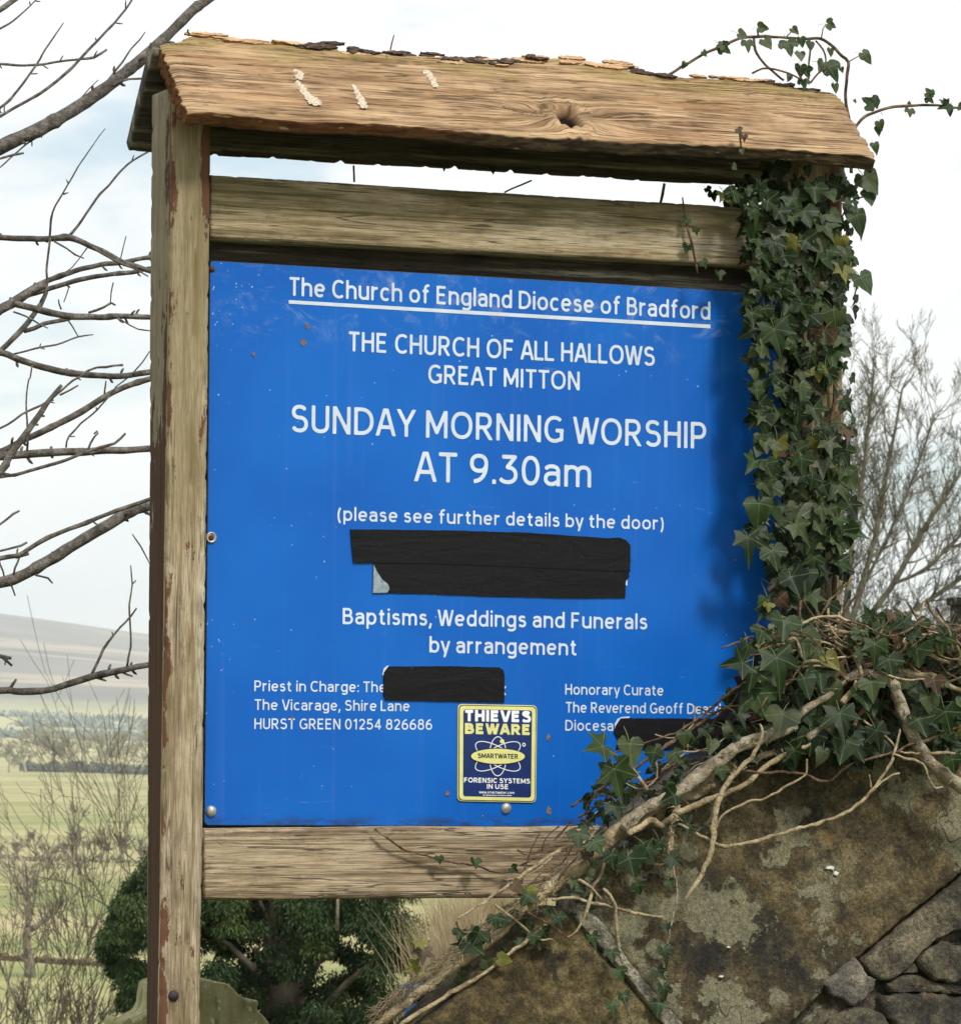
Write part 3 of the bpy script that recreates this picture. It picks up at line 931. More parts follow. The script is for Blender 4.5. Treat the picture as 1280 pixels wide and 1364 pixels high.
while u_ < 0.67:      # the last line is too small to read: a row of specks
    l_ = rng.uniform(0.008, 0.03)
    q_ = [on_y(*stp(a_, b2_), PY) for a_, b2_ in ((u_, 0.928), (u_+l_, 0.928), (u_+l_, 0.936), (u_, 0.936))]
    A_.add([(q.x, LY, q.z) for q in q_], [(3, 2, 1, 0)])
    u_ += l_+0.007
A_.build('fine_print', M['sticker_white'], st, False)


def ellipse_ring(cu, cv, a, b_, tilt, w_, y, mat, fill=False):
    C_ = on_y(*stp(cu, cv), PY)
    W = (on_y(*stp(1, 0.5), PY)-on_y(*stp(0, 0.5), PY)).length
    a *= W; b_ *= W; w_ *= W
    n = 48
    o_ = []; i_ = []
    for j in range(n):
        t = 2*math.pi*j/n
        for lst, aa, bb in ((o_, a+w_/2, b_+w_/2), (i_, a-w_/2, b_-w_/2)):
            x_ = math.cos(t)*aa; z_ = math.sin(t)*bb
            lst.append(Vector((C_.x+x_*math.cos(tilt)-z_*math.sin(tilt), y, C_.z+x_*math.sin(tilt)+z_*math.cos(tilt))))
    if fill:
        return mesh_obj('emblem', o_, [tuple(range(n))], mat, st)
    V = o_+i_
    Fc = [(j, (j+1) % n, n+(j+1) % n, n+j) for j in range(n)]
    return mesh_obj('emblem', V, Fc, mat, st)


ec = (0.505, 0.530)
for i, tl in enumerate((rad(90), rad(27), rad(-27))):
    ellipse_ring(*ec, 0.228 if i == 0 else 0.315, 0.108, tl, 0.010, LY-0.0001*i, M['sticker_white'])
ellipse_ring(*ec, 0.355, 0.098, 0.0, 0.0, LY-0.0005, M['black_print'], True)
ellipse_ring(*ec, 0.342, 0.088, 0.0, 0.0, LY-0.0008, M['yellow'], True)
stx('SMARTWATER', 0.245, 0.760, 0.552, 6.4, M['black_print'], 0.02, LY-0.0011)
ellipse_ring(0.555, 0.375, 0.028, 0.026, 0.0, 0.0, LY-0.0006, M['yellow'], True)
ellipse_ring(0.835, 0.405, 0.016, 0.018, 0.3, 0.010, LY, M['sticker_white'])


# fixings
def dome(name, px, py, r, y, mat, cup=False, parent=board, label=None):
    c = on_y(px, py, y)
    V = []; Fc = []
    n = 20
    prof = [(1.0, 0.0), (1.0, 0.12), (0.93, 0.32), (0.75, 0.52), (0.5, 0.66), (0.22, 0.73), (0.0, 0.75)]
    if cup: prof = [(1.0, 0.0), (1.0, 0.25), (0.88, 0.38), (0.70, 0.30), (0.55, 0.10), (0.50, 0.22), (0.25, 0.28), (0.0, 0.28)]
    for rr, hh in prof[:-1]:
        for j in range(n):
            a_ = 2*math.pi*j/n
            V.append(c+Vector((math.cos(a_)*rr*r, -hh*r, math.sin(a_)*rr*r)))
    V.append(c+Vector((0, -prof[-1][1]*r, 0)))
    for i in range(len(prof)-2):
        for j in range(n):
            j2 = (j+1) % n
            Fc.append((i*n+j, i*n+j2, (i+1)*n+j2, (i+1)*n+j))
    for j in range(n):
        Fc.append(((len(prof)-2)*n+j, (len(prof)-2)*n+(j+1) % n, len(V)-1))
    return mesh_obj(name, V, Fc, mat, parent, True, label=label)


dome('screw', 282.5, 358, 0.0048, PY, M['rust'], label='small rusty screw')
dome('screw', 281, 716, 0.0088, PY, M['steel'], cup=True, label='screw in a bright cup washer')
c_ = dome('screw', 281.5, 716, 0.0045, PY-0.0015, M['rust'])
c_.name = 'screw_head'
dome('bolt_cap', 281, 1081, 0.0088, PY, M['steel'])
dome('bolt_cap', 674, 1077, 0.0088, PY, M['steel'])
dome('bolt', 231, 1327, 0.0085, YF, M['black_bolt'], label='dark corroded bolt in the post')

# ------------------------------------------------------------------ the roof
YE, YRG = -0.125, 0.022         # eave and ridge depth of the front plank
eL = on_y(250, 148, YE); eR = on_y(1166, 205, YE); rL = on_y(213, 54, YRG)
RN = (eR-eL).cross(rL-eL).normalized()
if RN.z < 0: RN = -RN
top_px = [(212, 54), (225, 53), (240, 51), (255, 45), (272, 43), (290, 43.5), (312, 46), (335, 48), (360, 51), (380, 53), (397, 57), (420, 58), (445, 57), (452, 63), (480, 65),
          (505, 67.5), (545, 69), (556, 70.5), (582, 71), (592, 76), (620, 75), (650, 76), (664, 80), (676, 79), (690, 71), (702, 70), (730, 73), (780, 78), (825, 83), (840, 92),
          (862, 96), (893, 98), (930, 99), (960, 100.5), (992, 101), (1015, 105), (1040, 108), (1062, 113), (1090, 118), (1114, 121)]
bot_px = [(250, 148), (300, 149), (400, 158), (500, 163), (600, 172), (700, 181), (800, 186), (850, 190), (900, 190), (960, 193), (1040, 197), (1100, 201), (1150, 205), (1168, 209)]


def interp(poly, u):
    x = poly[0][0]+(poly[-1][0]-poly[0][0])*u
    for (x0, y0), (x1, y1) in zip(poly, poly[1:]):
        if x <= x1: return x, y0+(y1-y0)*(x-x0)/(x1-x0)
    return poly[-1]


NU, NV = 640, 84
T_pts = [on_plane(*interp(top_px, i/NU), eL, RN) for i in range(NU+1)]
B_pts = [on_plane(*interp(bot_px, i/NU), eL, RN) for i in range(NU+1)]
UX = (eR-eL).normalized(); VY = RN.cross(UX)
if VY.z < 0: VY = -VY
knots = [(on_plane(757, 157, eL, RN), 0.026, 1.0), (on_plane(347, 99, eL, RN), 0.008, 0.45), (on_plane(708, 148, eL, RN), 0.012, 0.35), (on_plane(672, 143, eL, RN), 0.009, 0.22)]
kk = [((q-eL).dot(UX), (q-eL).dot(VY), r_, s_) for q, r_, s_ in knots]
V = []; UV = []; RIM = []; PIT = []
TH = 0.027
for i in range(NU+1):
    for j in range(NV+1):
        v_ = j/NV
        q = B_pts[i].lerp(T_pts[i], v_)
        x_ = (q-eL).dot(UX); y_ = (q-eL).dot(VY)
        # rough ends
        if i < 8 or i > NU-8:
            e_ = (1-i/8) if i < 8 else (1-(NU-i)/8)
            sg = -1 if i < 8 else 1
            jag = (mn.noise(Vector((y_*90, sg*3.0, 0)))*0.006+mn.noise(Vector((y_*300, sg*3.0, 5)))*0.003)
            q = q+UX*jag*e_-RN*0.006*e_*e_*(0.6+mn.noise(Vector((y_*60, 1, 1))))
        wy = y_; h_ = 0.0; pit = 0.0
        for kx, ky, kr, ks in kk:
            dx = (x_-kx)*0.42; dy = (y_-ky)
            d2 = math.sqrt(dx*dx+dy*dy)
            wy += ks*kr*1.5*math.copysign(1.0, dy)*math.exp(-(d2/(kr*1.3))**2)*(1-math.exp(-(dy/(kr*0.3))**2))
            if ks > 0.9:
                dh = math.sqrt(((x_-kx)*0.70)**2+((y_-ky+0.10*(x_-kx))*0.50)**2)*(1+0.35*mn.noise(Vector((x_*90, y_*90, 2))))
                s_ = max(0.0, 1-dh/(kr*0.55))
                pit = max(pit, min(1, s_*1.9))
                h_ -= 0.026*min(1.0, s_*1.5)
                h_ += 0.006*math.exp(-((dh-kr*0.85)/(kr*0.28))**2)
            else:
                s_ = max(0.0, 1-d2/(kr*1.1))
                rn_ = mn.noise(Vector((x_*260, y_*300, 4)))
                h_ -= ks*0.010*s_*(0.5+rn_*1.2)
                pit = max(pit, s_*(0.35+0.8*rn_))
        g1 = mn.noise(Vector((x_*7, wy*150, 0.0)))
        g2_ = mn.noise(Vector((x_*16, wy*420, 3.0)))
        g3 = mn.noise(Vector((x_*3, wy*30, 7.0)))
        h_ += 0.0017*g1+0.0012*g2_+0.0022*g3
        # deeper splits towards the ridge
        sp = mn.noise(Vector((x_*4+5, wy*85, 11.0)))
        if sp > 0.18: h_ -= (sp-0.18)*0.010*(0.4+v_)
        if v_ > 0.90:
            tt = (v_-0.90)/0.10
            h_ += tt*0.004*mn.noise(Vector((x_*25, 2.0, 2.0)))-tt*tt*0.006
        if v_ < 0.05: h_ -= (1-v_/0.05)**2*0.003*(0.7+mn.noise(Vector((x_*40, 0, 0))))
        q = q+RN*h_
        V.append(q); UV.append((x_, wy)); RIM.append(max(0.0, (v_-0.45)/0.55)); PIT.append(max(0.0, pit))
Fc = []
for i in range(NU):
    for j in range(NV):
        a = i*(NV+1)+j
        Fc.append((a, a+NV+1, a+NV+2, a+1))
nt = len(V)
# underside and edges
loop = [i*(NV+1) for i in range(NU+1)]+[NU*(NV+1)+j for j in range(1, NV+1)]+[i*(NV+1)+NV for i in range(NU-1, -1, -1)]+[j for j in range(NV-1, 0, -1)]
ntop = len(Fc)
DN = Vector((0, 0.10, -1)).normalized()
prev = loop
lens = 6
for r_ in range(1, lens+1):
    cur = []
    for idx, li in enumerate(loop):
        q = V[li]-RN*TH*r_/lens
        isb = idx <= NU
        nz = mn.noise(Vector((q.x*30, r_*1.7, q.z*60)))
        right = max(0.0, (q.x-0.0)/0.5)
        q = q + VY*(0.0025*nz*(0.4+right if isb else 1.0))
        if isb: q = q - RN*(r_/lens)*(-0.004+0.004*mn.noise(Vector((q.x*9, 0, 3))))
        cur.append(len(V)); V.append(q); UV.append(UV[li]); RIM.append(0); PIT.append(0)
    m_ = len(loop)
    for idx in range(m_):
        j = (idx+1) % m_
        Fc.append((prev[idx], cur[idx], cur[j], prev[j]))
    prev = cur
Fc.append(tuple(prev)[::-1])
mi = [0]*ntop+[1]*(len(Fc)-ntop)
front_plank = mesh_obj('roof_plank', V, Fc, [M['roof'], M['roof_edge']], board, True, uv=UV, attrs={'rim': RIM, 'pit': PIT}, matidx=mi, label='front roof plank of split brown oak with a knot hole')
bmx = bmesh.new(); bmx.from_mesh(front_plank.data); bmesh.ops.recalc_face_normals(bmx, faces=bmx.faces); bmx.to_mesh(front_plank.data); bmx.free()

# back plank slopes down behind
bt0 = on_y(200, 55, 0.030); be0 = on_y(168, 190, 0.165)
bt1 = bt0+(T_pts[-1]-T_pts[0])*0.985; be1 = be0+(eR-eL)*0.99
bn = (bt1-bt0).cross(be0-bt0).normalized()
if bn.z < 0: bn = -bn
th2 = 0.024
beam('roof_plank', [be0, bt0, bt0-bn*th2, be0-bn*th2], [be1, bt1, bt1-bn*th2, be1-bn*th2], M['back_plank'], 260, 16, board, 0.006, 0.002, (50, 6), chew=0.004, label='grey back roof plank sloping away')

# splinters and bark chips standing on the broken ridge edge
def chip(pxs, depth, mat, lift=0.004, seed=0):
    """ragged flake: outline in the photograph, given its own thickness along the plank"""
    n = len(pxs)
    base_n = RN
    P = [on_plane(x_, y_, eL+RN*lift, RN) for x_, y_ in pxs]
    c = sum(P, Vector())/n
    V = []
    dense = []
    for i in range(n):
        a, b2 = P[i], P[(i+1) % n]
        m_ = max(1, int((b2-a).length/0.004))
        for j in range(m_):
            q = a.lerp(b2, j/m_)
            dense.append(q+Vector((0, 0, 1))*0.0034*mn.noise(q*190)+UX*0.006*mn.noise(q*150))
    m_ = len(dense)
    R_ = [(1.0, -depth), (1.0, -0.003), (0.97, -0.0012), (0.55, 0.0002)]
    for s_, h_ in R_:
        for q in dense:
            qq = c+(q-c)*s_
            V.append(qq+base_n*(h_+0.0024*mn.noise(qq*150)+0.0016*mn.noise(Vector((qq.x*60, qq.y*400, qq.z*400)))))
    V.append(c+base_n*0.0004)
    Fc = []
    for r_ in range(len(R_)-1):
        for j in range(m_):
            j2 = (j+1) % m_
            Fc.append((r_*m_+j, r_*m_+j2, (r_+1)*m_+j2, (r_+1)*m_+j))
    for j in range(m_): Fc.append(((len(R_)-1)*m_+j, (len(R_)-1)*m_+(j+1) % m_, len(V)-1))
    Fc.append(tuple(range(m_))[::-1])
    o = mesh_obj('splinter', V, Fc, mat, board, True)
    bm_ = bmesh.new(); bm_.from_mesh(o.data); bmesh.ops.recalc_face_normals(bm_, faces=bm_.faces); bm_.to_mesh(o.data); bm_.free()
    return o


def splinters(x0, x1, n, mat, dy=(-4, 3), ln=(8, 34), th=(1.6, 4.0), seed=0):
    """slivers of torn wood lying along the broken ridge edge, each its own piece"""
    rr = random.Random(seed)
    for i in range(n):
        cx_ = rr.uniform(x0, x1); L = rr.uniform(*ln)
        ty = interp(top_px, (cx_-top_px[0][0])/(top_px[-1][0]-top_px[0][0]))[1]
        cy_ = ty+rr.uniform(*dy); t_ = rr.uniform(*th); sl_ = 0.075+rr.gauss(0, 0.03)
        m_ = max(4, int(L/3)); V = []
        lift = rr.uniform(-0.003, 0.004)
        for j in range(m_+1):
            u = j/m_; w_ = t_*0.5*(1-abs(2*u-1)**3*rr.uniform(0.6, 1.0))*(0.75+0.5*rr.random())
            px_ = cx_+(u-0.5)*L
            for sy, dz in ((-1, 0.0), (1, 0.0), (1, -0.006), (-1, -0.006)):
                q = on_plane(px_, cy_+(u-0.5)*L*sl_+sy*w_*(0.8+0.5*rr.random()), eL+RN*(lift+dz*0.3), RN)
                V.append(q+RN*(dz*0.6+rr.uniform(-0.0008, 0.0008)))
        Fc = [(4*j+q, 4*j+(q+1) % 4, 4*(j+1)+(q+1) % 4, 4*(j+1)+q) for j in range(m_) for q in range(4)]+[(3, 2, 1, 0), (4*m_, 4*m_+1, 4*m_+2, 4*m_+3)]
        o = mesh_obj('splinter', V, Fc, mat, board, False)
        bm_ = bmesh.new(); bm_.from_mesh(o.data); bmesh.ops.recalc_face_normals(bm_, faces=bm_.faces); bm_.to_mesh(o.data); bm_.free()


splinters(402, 444, 7, M['chip_dark'], (-2, 5), (12, 34), (3, 6), 1)
splinters(455, 582, 15, M['chip_dark'], (-1, 4), (10, 34), (1.5, 4.5), 2)
splinters(598, 652, 9, M['chip_dark'], (-1, 6), (10, 30), (2, 4.5), 3)
splinters(658, 735, 9, M['chip_dark'], (-1, 10), (10, 30), (2, 5), 4)
splinters(695, 830, 14, M['chip_pale'], (-2, 9), (25, 60), (2, 5), 5)
splinters(840, 900, 9, M['chip_dark'], (-2, 6), (14, 34), (2.5, 5), 6)
splinters(1022, 1100, 8, M['chip_dark'], (0, 6), (12, 34), (1.5, 4), 7)
splinters(245, 400, 16, M['chip_pale'], (0, 7), (16, 50), (1.5, 3.5), 8)
splinters(900, 1020, 7, M['chip_pale'], (0, 5), (14, 40), (1, 2.5), 9)
splinters(470, 700, 10, M['chip_pale'], (2, 8), (16, 44), (1.2, 2.5), 10)

# bird lime streaks
def streak(pts, wpx, seed):
    """ragged smear of droppings dried on to the plank"""
    P = resample([(on_plane(x_, y_, eL+RN*0.0010, RN), w_*0.5*0.00118) for (x_, y_), w_ in zip(pts, [1.7*w__ for w__ in list(wpx)+[wpx[-1]]])], 0.002)
    L_ = []; R2 = []
    for j, (q, w_) in enumerate(P):
        a1_ = 0.55+0.75*abs(mn.noise(Vector((j*0.55, seed, 1))))*1.7; a2_ = 0.55+0.75*abs(mn.noise(Vector((j*0.55, seed, 7))))*1.7
        e_ = min(1.0, (j+1)/3, (len(P)-j)/3)
        t_ = (P[min(j+1, len(P)-1)][0]-P[max(j-1, 0)][0]).normalized(); nn = RN.cross(t_)
        L_.append(q+nn*w_*a1_*e_); R2.append(q-nn*w_*a2_*e_)
    V = []
    for l_, r2 in zip(L_, R2):
        for t in (0, 0.25, 0.5, 0.75, 1):
            q = l_.lerp(r2, t); V.append(q+RN*(0.0012*math.sin(math.pi*t)+0.0002*mn.noise(q*400)-0.0004*(t in (0, 1))))
    Fc = [(5*j+q, 5*j+q+1, 5*(j+1)+q+1, 5*(j+1)+q) for j in range(len(P)-1) for q in range(4)]
    mesh_obj('bird_dropping', V, Fc, M['lime'], board, True)


streak([(391, 92), (400, 97), (397, 105)], [10, 8], 1)
streak([(396, 107), (404, 118), (413, 130), (424, 140)], [7, 8, 12], 2)
streak([(470, 112), (476, 122), (482, 134), (485, 144)], [5, 6, 9], 3)
streak([(563, 96), (572, 98), (577, 108), (580, 116)], [10, 9, 7], 4)
# ================================================================== the stone wall in front of the board's right foot
def stone_mat(name, cols, lich, lich_amt, rough_b=0.6, pebbly=0.0):
    mt, k, b = material(name, 0.9, 0.2)
    p = k.pos()
    dist = k.noise(p, 7.0, 4.0, 0.6, 0.0, True)
    pw = k.vmath('ADD', p, k.vmath('MULTIPLY', dist, (0.10, 0.10, 0.10)))
    n = k.noise(pw, 5.5, 6.0, 0.6)
    base = k.ramp(n, [(0.32, cols[0]), (0.44, cols[1]), (0.55, cols[2]), (0.68, cols[3])])
    fine = k.noise(p, 150.0, 6.0, 0.75)
    base = k.mix(k.step(fine, 0.32, 0.7), k.mix(1.0, base, (0.55, 0.55, 0.55), 'MULTIPLY'), k.mix(1.0, base, (1.45, 1.40, 1.30), 'MULTIPLY'))
    mott = k.noise(pw, 22.0, 6.0, 0.7)
    base = k.mix(k.step(mott, 0.40, 0.62), k.mix(1.0, base, (0.52, 0.53, 0.58), 'MULTIPLY'), base)
    # black damp stains
    st_ = k.step(k.noise(pw, 8.5, 5.0, 0.62), 0.57, 0.66)
    base = k.mix(k.math('MULTIPLY', st_, 0.7), base, (0.016, 0.016, 0.017))
    # ochre spots
    oc = k.step(k.noise(k.vmath('ADD', pw, (4, 4, 4)), 12.0, 4.0, 0.6), 0.63, 0.70)
    base = k.mix(k.math('MULTIPLY', oc, 0.6), base, (0.13, 0.075, 0.024))
    # lichen with crisp lobed edges
    l1 = k.noise(k.vmath('ADD', p, k.vmath('MULTIPLY', dist, (0.04, 0.04, 0.04))), 7.5, 8.0, 0.68)
    big = k.noise(p, 2.6, 2.0, 0.5)
    lm = k.step(k.math('ADD', l1, k.math('MULTIPLY', k.math('SUBTRACT', big, 0.5), 0.5)), 0.60-lich_amt, 0.622-lich_amt)
    vo = k.voro(k.vmath('ADD', p, k.vmath('MULTIPLY', dist, (0.02, 0.02, 0.02))), 13.0)
    sel = k.step(k.noise(p, 9.0, 1.0, 0.5), 0.52, 0.60)
    lm2 = k.math('MULTIPLY', k.step(vo, 0.24, 0.20), sel)
    lm = k.math('MAXIMUM', lm, lm2)
    lc = k.mix(k.step(fine, 0.35, 0.65), tuple(c*0.55 for c in lich), lich)
    base = k.mix(k.math('MULTIPLY', lm, 0.72), base, lc)
    white = k.step(k.noise(p, 190.0, 2.0, 0.5), 0.745, 0.77)
    base = k.mix(k.math('MULTIPLY', white, 0.5), base, (0.5, 0.5, 0.45))
    grit = k.noise(p, 420.0, 3.0, 0.7)
    base = k.mix(k.step(grit, 0.38, 0.62), k.mix(1.0, base, (0.68, 0.68, 0.68), 'MULTIPLY'), k.mix(1.0, base, (1.25, 1.24, 1.2), 'MULTIPLY'))
    ck = k.step(k.math('ABSOLUTE', k.math('SUBTRACT', k.noise(k.scale(p, (1, 1, 0.5), (3.3, 1, 1)), 5.0, 3.0, 0.6), 0.5)), 0.0035, 0.0)
    ck = k.math('MULTIPLY', ck, k.step(k.noise(p, 3.0, 1.0, 0.5), 0.52, 0.58))
    base = k.mix(k.math('MULTIPLY', ck, 0.8), base, (0.008, 0.008, 0.007))
    k.put(b.inputs['Base Color'], base)
    h = k.math('ADD', k.math('MULTIPLY', fine, 0.5), k.math('MULTIPLY', lm, 0.25))
    h = k.math('ADD', h, k.noise(p, 28.0, 5.0, 0.65))
    if pebbly:
        h = k.math('ADD', h, k.math('MULTIPLY', k.noise(p, 95.0, 6.0, 0.75), pebbly))
    k.put(b.inputs['Normal'], k.bump(h, rough_b, 0.008))
    return mt


M['stone'] = stone_mat('lichened_sandstone', [(0.036, 0.035, 0.033), (0.082, 0.068, 0.040), (0.130, 0.102, 0.052), (0.185, 0.158, 0.092)], (0.27, 0.255, 0.165), 0.085, 1.0)
M['stone_left'] = stone_mat('olive_sandstone', [(0.032, 0.029, 0.020), (0.075, 0.058, 0.028), (0.135, 0.104, 0.046), (0.18, 0.145, 0.075)], (0.20, 0.18, 0.09), -0.02, 0.7)
M['mortar'] = stone_mat('pebbly_mortar', [(0.075, 0.068, 0.055), (0.13, 0.115, 0.085), (0.20, 0.175, 0.12), (0.27, 0.235, 0.17)], (0.28, 0.25, 0.16), -0.05, 1.0, 1.2)
M['chunk'] = stone_mat('pale_mortar_chunk', [(0.14, 0.125, 0.105), (0.22, 0.20, 0.165), (0.30, 0.27, 0.22), (0.38, 0.35, 0.28)], (0.33, 0.31, 0.22), -0.05, 1.0, 0.8)
M['rubble'] = stone_mat('dark_rubble', [(0.055, 0.053, 0.045), (0.105, 0.094, 0.070), (0.17, 0.148, 0.10), (0.24, 0.21, 0.145)], (0.27, 0.245, 0.16), 0.06, 1.0, 0.3)
M['slab_dropping'] = flat_mat('white_droppings', (0.55, 0.55, 0.50), 0.9, 0.1, 0.25, 300.0)

YW = -0.30     # front of the wall
wl = on_y(900, 1364, YW)
wall = empty('stone_wall', (wl.x, YW+0.15, 0.0), 'low dark sandstone wall with lichened raking coping stones under the ivy', 'stone wall')


def stone(name, outline, y, depth, mat, parent, tilt=0.0, rough=0.006, rim=0.02, rings=26, label=None, step=0.006, seed=0.0, zref=None, edge_rough=0.0016):
    """block cut from a rough outline, slightly domed and pitted face"""
    P = [on_y(px, py, y) for px, py in outline]
    zr = P[0].z if zref is None else zref
    n = len(P)
    D = []
    for i in range(n):
        a, b_ = P[i], P[(i+1) % n]
        m_ = max(1, int((b_-a).length/step))
        for j in range(m_):
            q = a.lerp(b_, j/m_)
            w_ = edge_rough
            D.append(q+Vector((mn.noise(q*55+Vector((seed, 0, 0)))*w_*2+mn.noise(q*190)*w_, 0, mn.noise(q*55+Vector((0, seed, 9)))*w_*2+mn.noise(q*190+Vector((0, 0, 4)))*w_)))
    c = sum(D, Vector())/len(D)
    Rm = sum((q-c).length for q in D)/len(D)
    V = []
    m_ = len(D)
    for r_ in range(rings):
        s_ = ((r_+0.5)/rings)**0.85 if r_ < rings-1 else 1.0
        for q in D:
            p_ = c+(q-c)*s_
            dd = (q-c).length*(1-s_)
            drop = 0.0
            if dd < rim: drop = rim*0.5*(1-math.sqrt(max(0.0, 1-(1-dd/rim)**2)))
            h_ = rough*(fbm(p_*6+Vector((seed, 0, 0)), 3)*1.2+0.35*mn.noise(p_*45))
            V.append(Vector((p_.x, y+drop-h_+tilt*(p_.z-zr), p_.z)))
    V.append(Vector((c.x, y+tilt*(c.z-zr), c.z)))
    ctr = len(V)-1
    for s_, dy in ((1.0, 0.35), (1.0, 1.0)):
        for i_, q in enumerate(D):
            V.append(Vector((q.x, V[(rings-1)*m_+i_].y+depth*dy, q.z)))
    Fc = [((i+1) % m_, i, ctr) for i in range(m_)]
    for r_ in range(rings-1):
        for i in range(m_):
            j = (i+1) % m_
            Fc.append((r_*m_+i, r_*m_+j, (r_+1)*m_+j, (r_+1)*m_+i))
    o1 = ctr+1
    for i in range(m_):
        j = (i+1) % m_
        Fc.append(((rings-1)*m_+i, (rings-1)*m_+j, o1+j, o1+i))
        Fc.append((o1+i, o1+j, o1+m_+j, o1+m_+i))
    Fc.append(tuple(o1+m_+i for i in range(m_)))
    o = mesh_obj(name, V, Fc, mat, parent, True, label=label)
    bm_ = bmesh.new(); bm_.from_mesh(o.data); bmesh.ops.recalc_face_normals(bm_, faces=bm_.faces); bm_.to_mesh(o.data); bm_.free()
    return o


ZR = on_y(900, 1250, YW).z
T_ = 0.22
stone('coping_stone', [(792, 1226), (800, 1190), (850, 1120), (905, 1062), (970, 1012), (1060, 985), (1160, 965), (1280, 945), (1420, 930), (1420, 1065), (1281, 1172), (1215, 1222), (1146, 1276), (1098, 1314), (1040, 1368), (985, 1420), (925, 1420), (905, 1378), (850, 1306)],
      YW, 0.13, M['stone'], wall, T_, 0.010, 0.022, 60, 'large dark sandstone coping slab blotched with lichen', zref=ZR, seed=2.0)
stone('coping_stone', [(480, 1436), (556, 1366), (640, 1294), (700, 1246), (746, 1214), (768, 1210), (800, 1258), (845, 1316), (884, 1372), (925, 1436)],
      YW-0.002, 0.09, M['stone_left'], wall, T_, 0.007, 0.03, 40, 'olive brown triangular coping stone', zref=ZR, seed=5.0)
stone('mortar_joint', [(764, 1200), (800, 1222), (850, 1302), (908, 1374), (950, 1440), (915, 1440), (880, 1372), (840, 1312), (796, 1256), (762, 1212)],
      YW-0.008, 0.05, M['chunk'], wall, T_, 0.004, 0.005, 14, zref=ZR, seed=8.0)
stone('mortar_joint', [(1148, 1280), (1216, 1226), (1283, 1176), (1420, 1072), (1420, 1130), (1290, 1240), (1268, 1242), (1245, 1255), (1222, 1272), (1204, 1292), (1180, 1306), (1168, 1304), (1156, 1296)],
      YW+0.002, 0.05, M['mortar'], wall, T_, 0.010, 0.008, 30, zref=ZR, seed=11.0)
stone('mortar_chunk', [(1100, 1312), (1124, 1292), (1144, 1278), (1150, 1288), (1158, 1300), (1169, 1306), (1165, 1320), (1150, 1334), (1132, 1341), (1122, 1330), (1108, 1326)],
      YW-0.020, 0.045, M['chunk'], wall, T_-0.1, 0.004, 0.008, 18, 'broken pale chunk of mortar sticking out', zref=on_y(1130, 1310, YW).z, seed=3.0, step=0.004)
for i, (ol, mm_, dy) in enumerate([
        ([(1226, 1278), (1240, 1262), (1262, 1254), (1286, 1262), (1296, 1282), (1286, 1300), (1262, 1308), (1238, 1302), (1226, 1292)], 'rubble', -0.002),
        ([(1172, 1310), (1206, 1296), (1224, 1300), (1240, 1308), (1270, 1314), (1330, 1312), (1330, 1334), (1262, 1322), (1230, 1322), (1200, 1320), (1176, 1322)], 'mortar', 0.008),
        ([(1168, 1326), (1204, 1322), (1262, 1326), (1330, 1336), (1330, 1400), (1240, 1398), (1190, 1372), (1172, 1350)], 'rubble', 0.004),
        ([(1100, 1358), (1122, 1344), (1150, 1340), (1168, 1350), (1188, 1376), (1230, 1402), (1150, 1420), (1080, 1420), (1072, 1392)], 'rubble', 0.006),
        ([(1290, 1244), (1420, 1134), (1420, 1320), (1336, 1312), (1300, 1292)], 'rubble', 0.004),
        ([(1000, 1420), (1052, 1368), (1090, 1334), (1108, 1332), (1118, 1342), (1094, 1356), (1066, 1390), (1060, 1420)], 'rubble', 0.020),
        ([(1170, 1303), (1196, 1294), (1216, 1280), (1222, 1296), (1204, 1294), (1172, 1308)], 'mortar', 0.010)]):
    stone('rubble_stone', ol, YW+dy, 0.06, M[mm_], wall, T_, 0.010, 0.014, 18, zref=ZR, seed=20.0+i, edge_rough=0.003)
# the body of the wall behind and below the facing
def hull(name, pts, y0, y1, mat, parent, label=None):
    n = len(pts)
    V = [Vector((q.x, y0+T_*(q.z-ZR), q.z)) for q in pts]+[Vector((q.x, y1, q.z)) for q in pts]
    Fc = [tuple(range(n))[::-1], tuple(range(n, 2*n))]+[(i, (i+1) % n, n+(i+1) % n, n+i) for i in range(n)]
    o = mesh_obj(name, V, Fc, mat, parent, False, label=label)
    bm_ = bmesh.new(); bm_.from_mesh(o.data); bmesh.ops.recalc_face_normals(bm_, faces=bm_.faces); bm_.to_mesh(o.data); bm_.free()
    return o
q1 = [on_y(x_, y_, YW) for x_, y_ in [(500, 1434), (700, 1254), (800, 1206), (905, 1076), (1060, 1000), (1416, 945)]]
q1 = [Vector((q1[0].x, 0, 0.0))]+q1+[Vector((q1[-1].x, 0, 0.0))]
hull('wall_core', q1, YW+0.030, YW+0.11, M['mortar'], wall)
# white droppings on the slab
for cx_, cy_, r_ in [(1116, 1159, 4.2), (1123, 1164, 3.6), (970, 1263, 2.0), (957, 1302, 2.4)]:
    c = on_y(cx_, cy_, YW)
    pts = [(cx_+math.cos(a_)*r_*(0.6+0.6*rng.random())*1.3, cy_+math.sin(a_)*r_*0.7*(0.6+0.6*rng.random())) for a_ in [i*math.pi/6 for i in range(12)]]
    stone('white_dropping', pts, YW-0.007, 0.02, M['slab_dropping'], wall, T_, 0.001, 0.002, 4, zref=ZR, step=0.003)

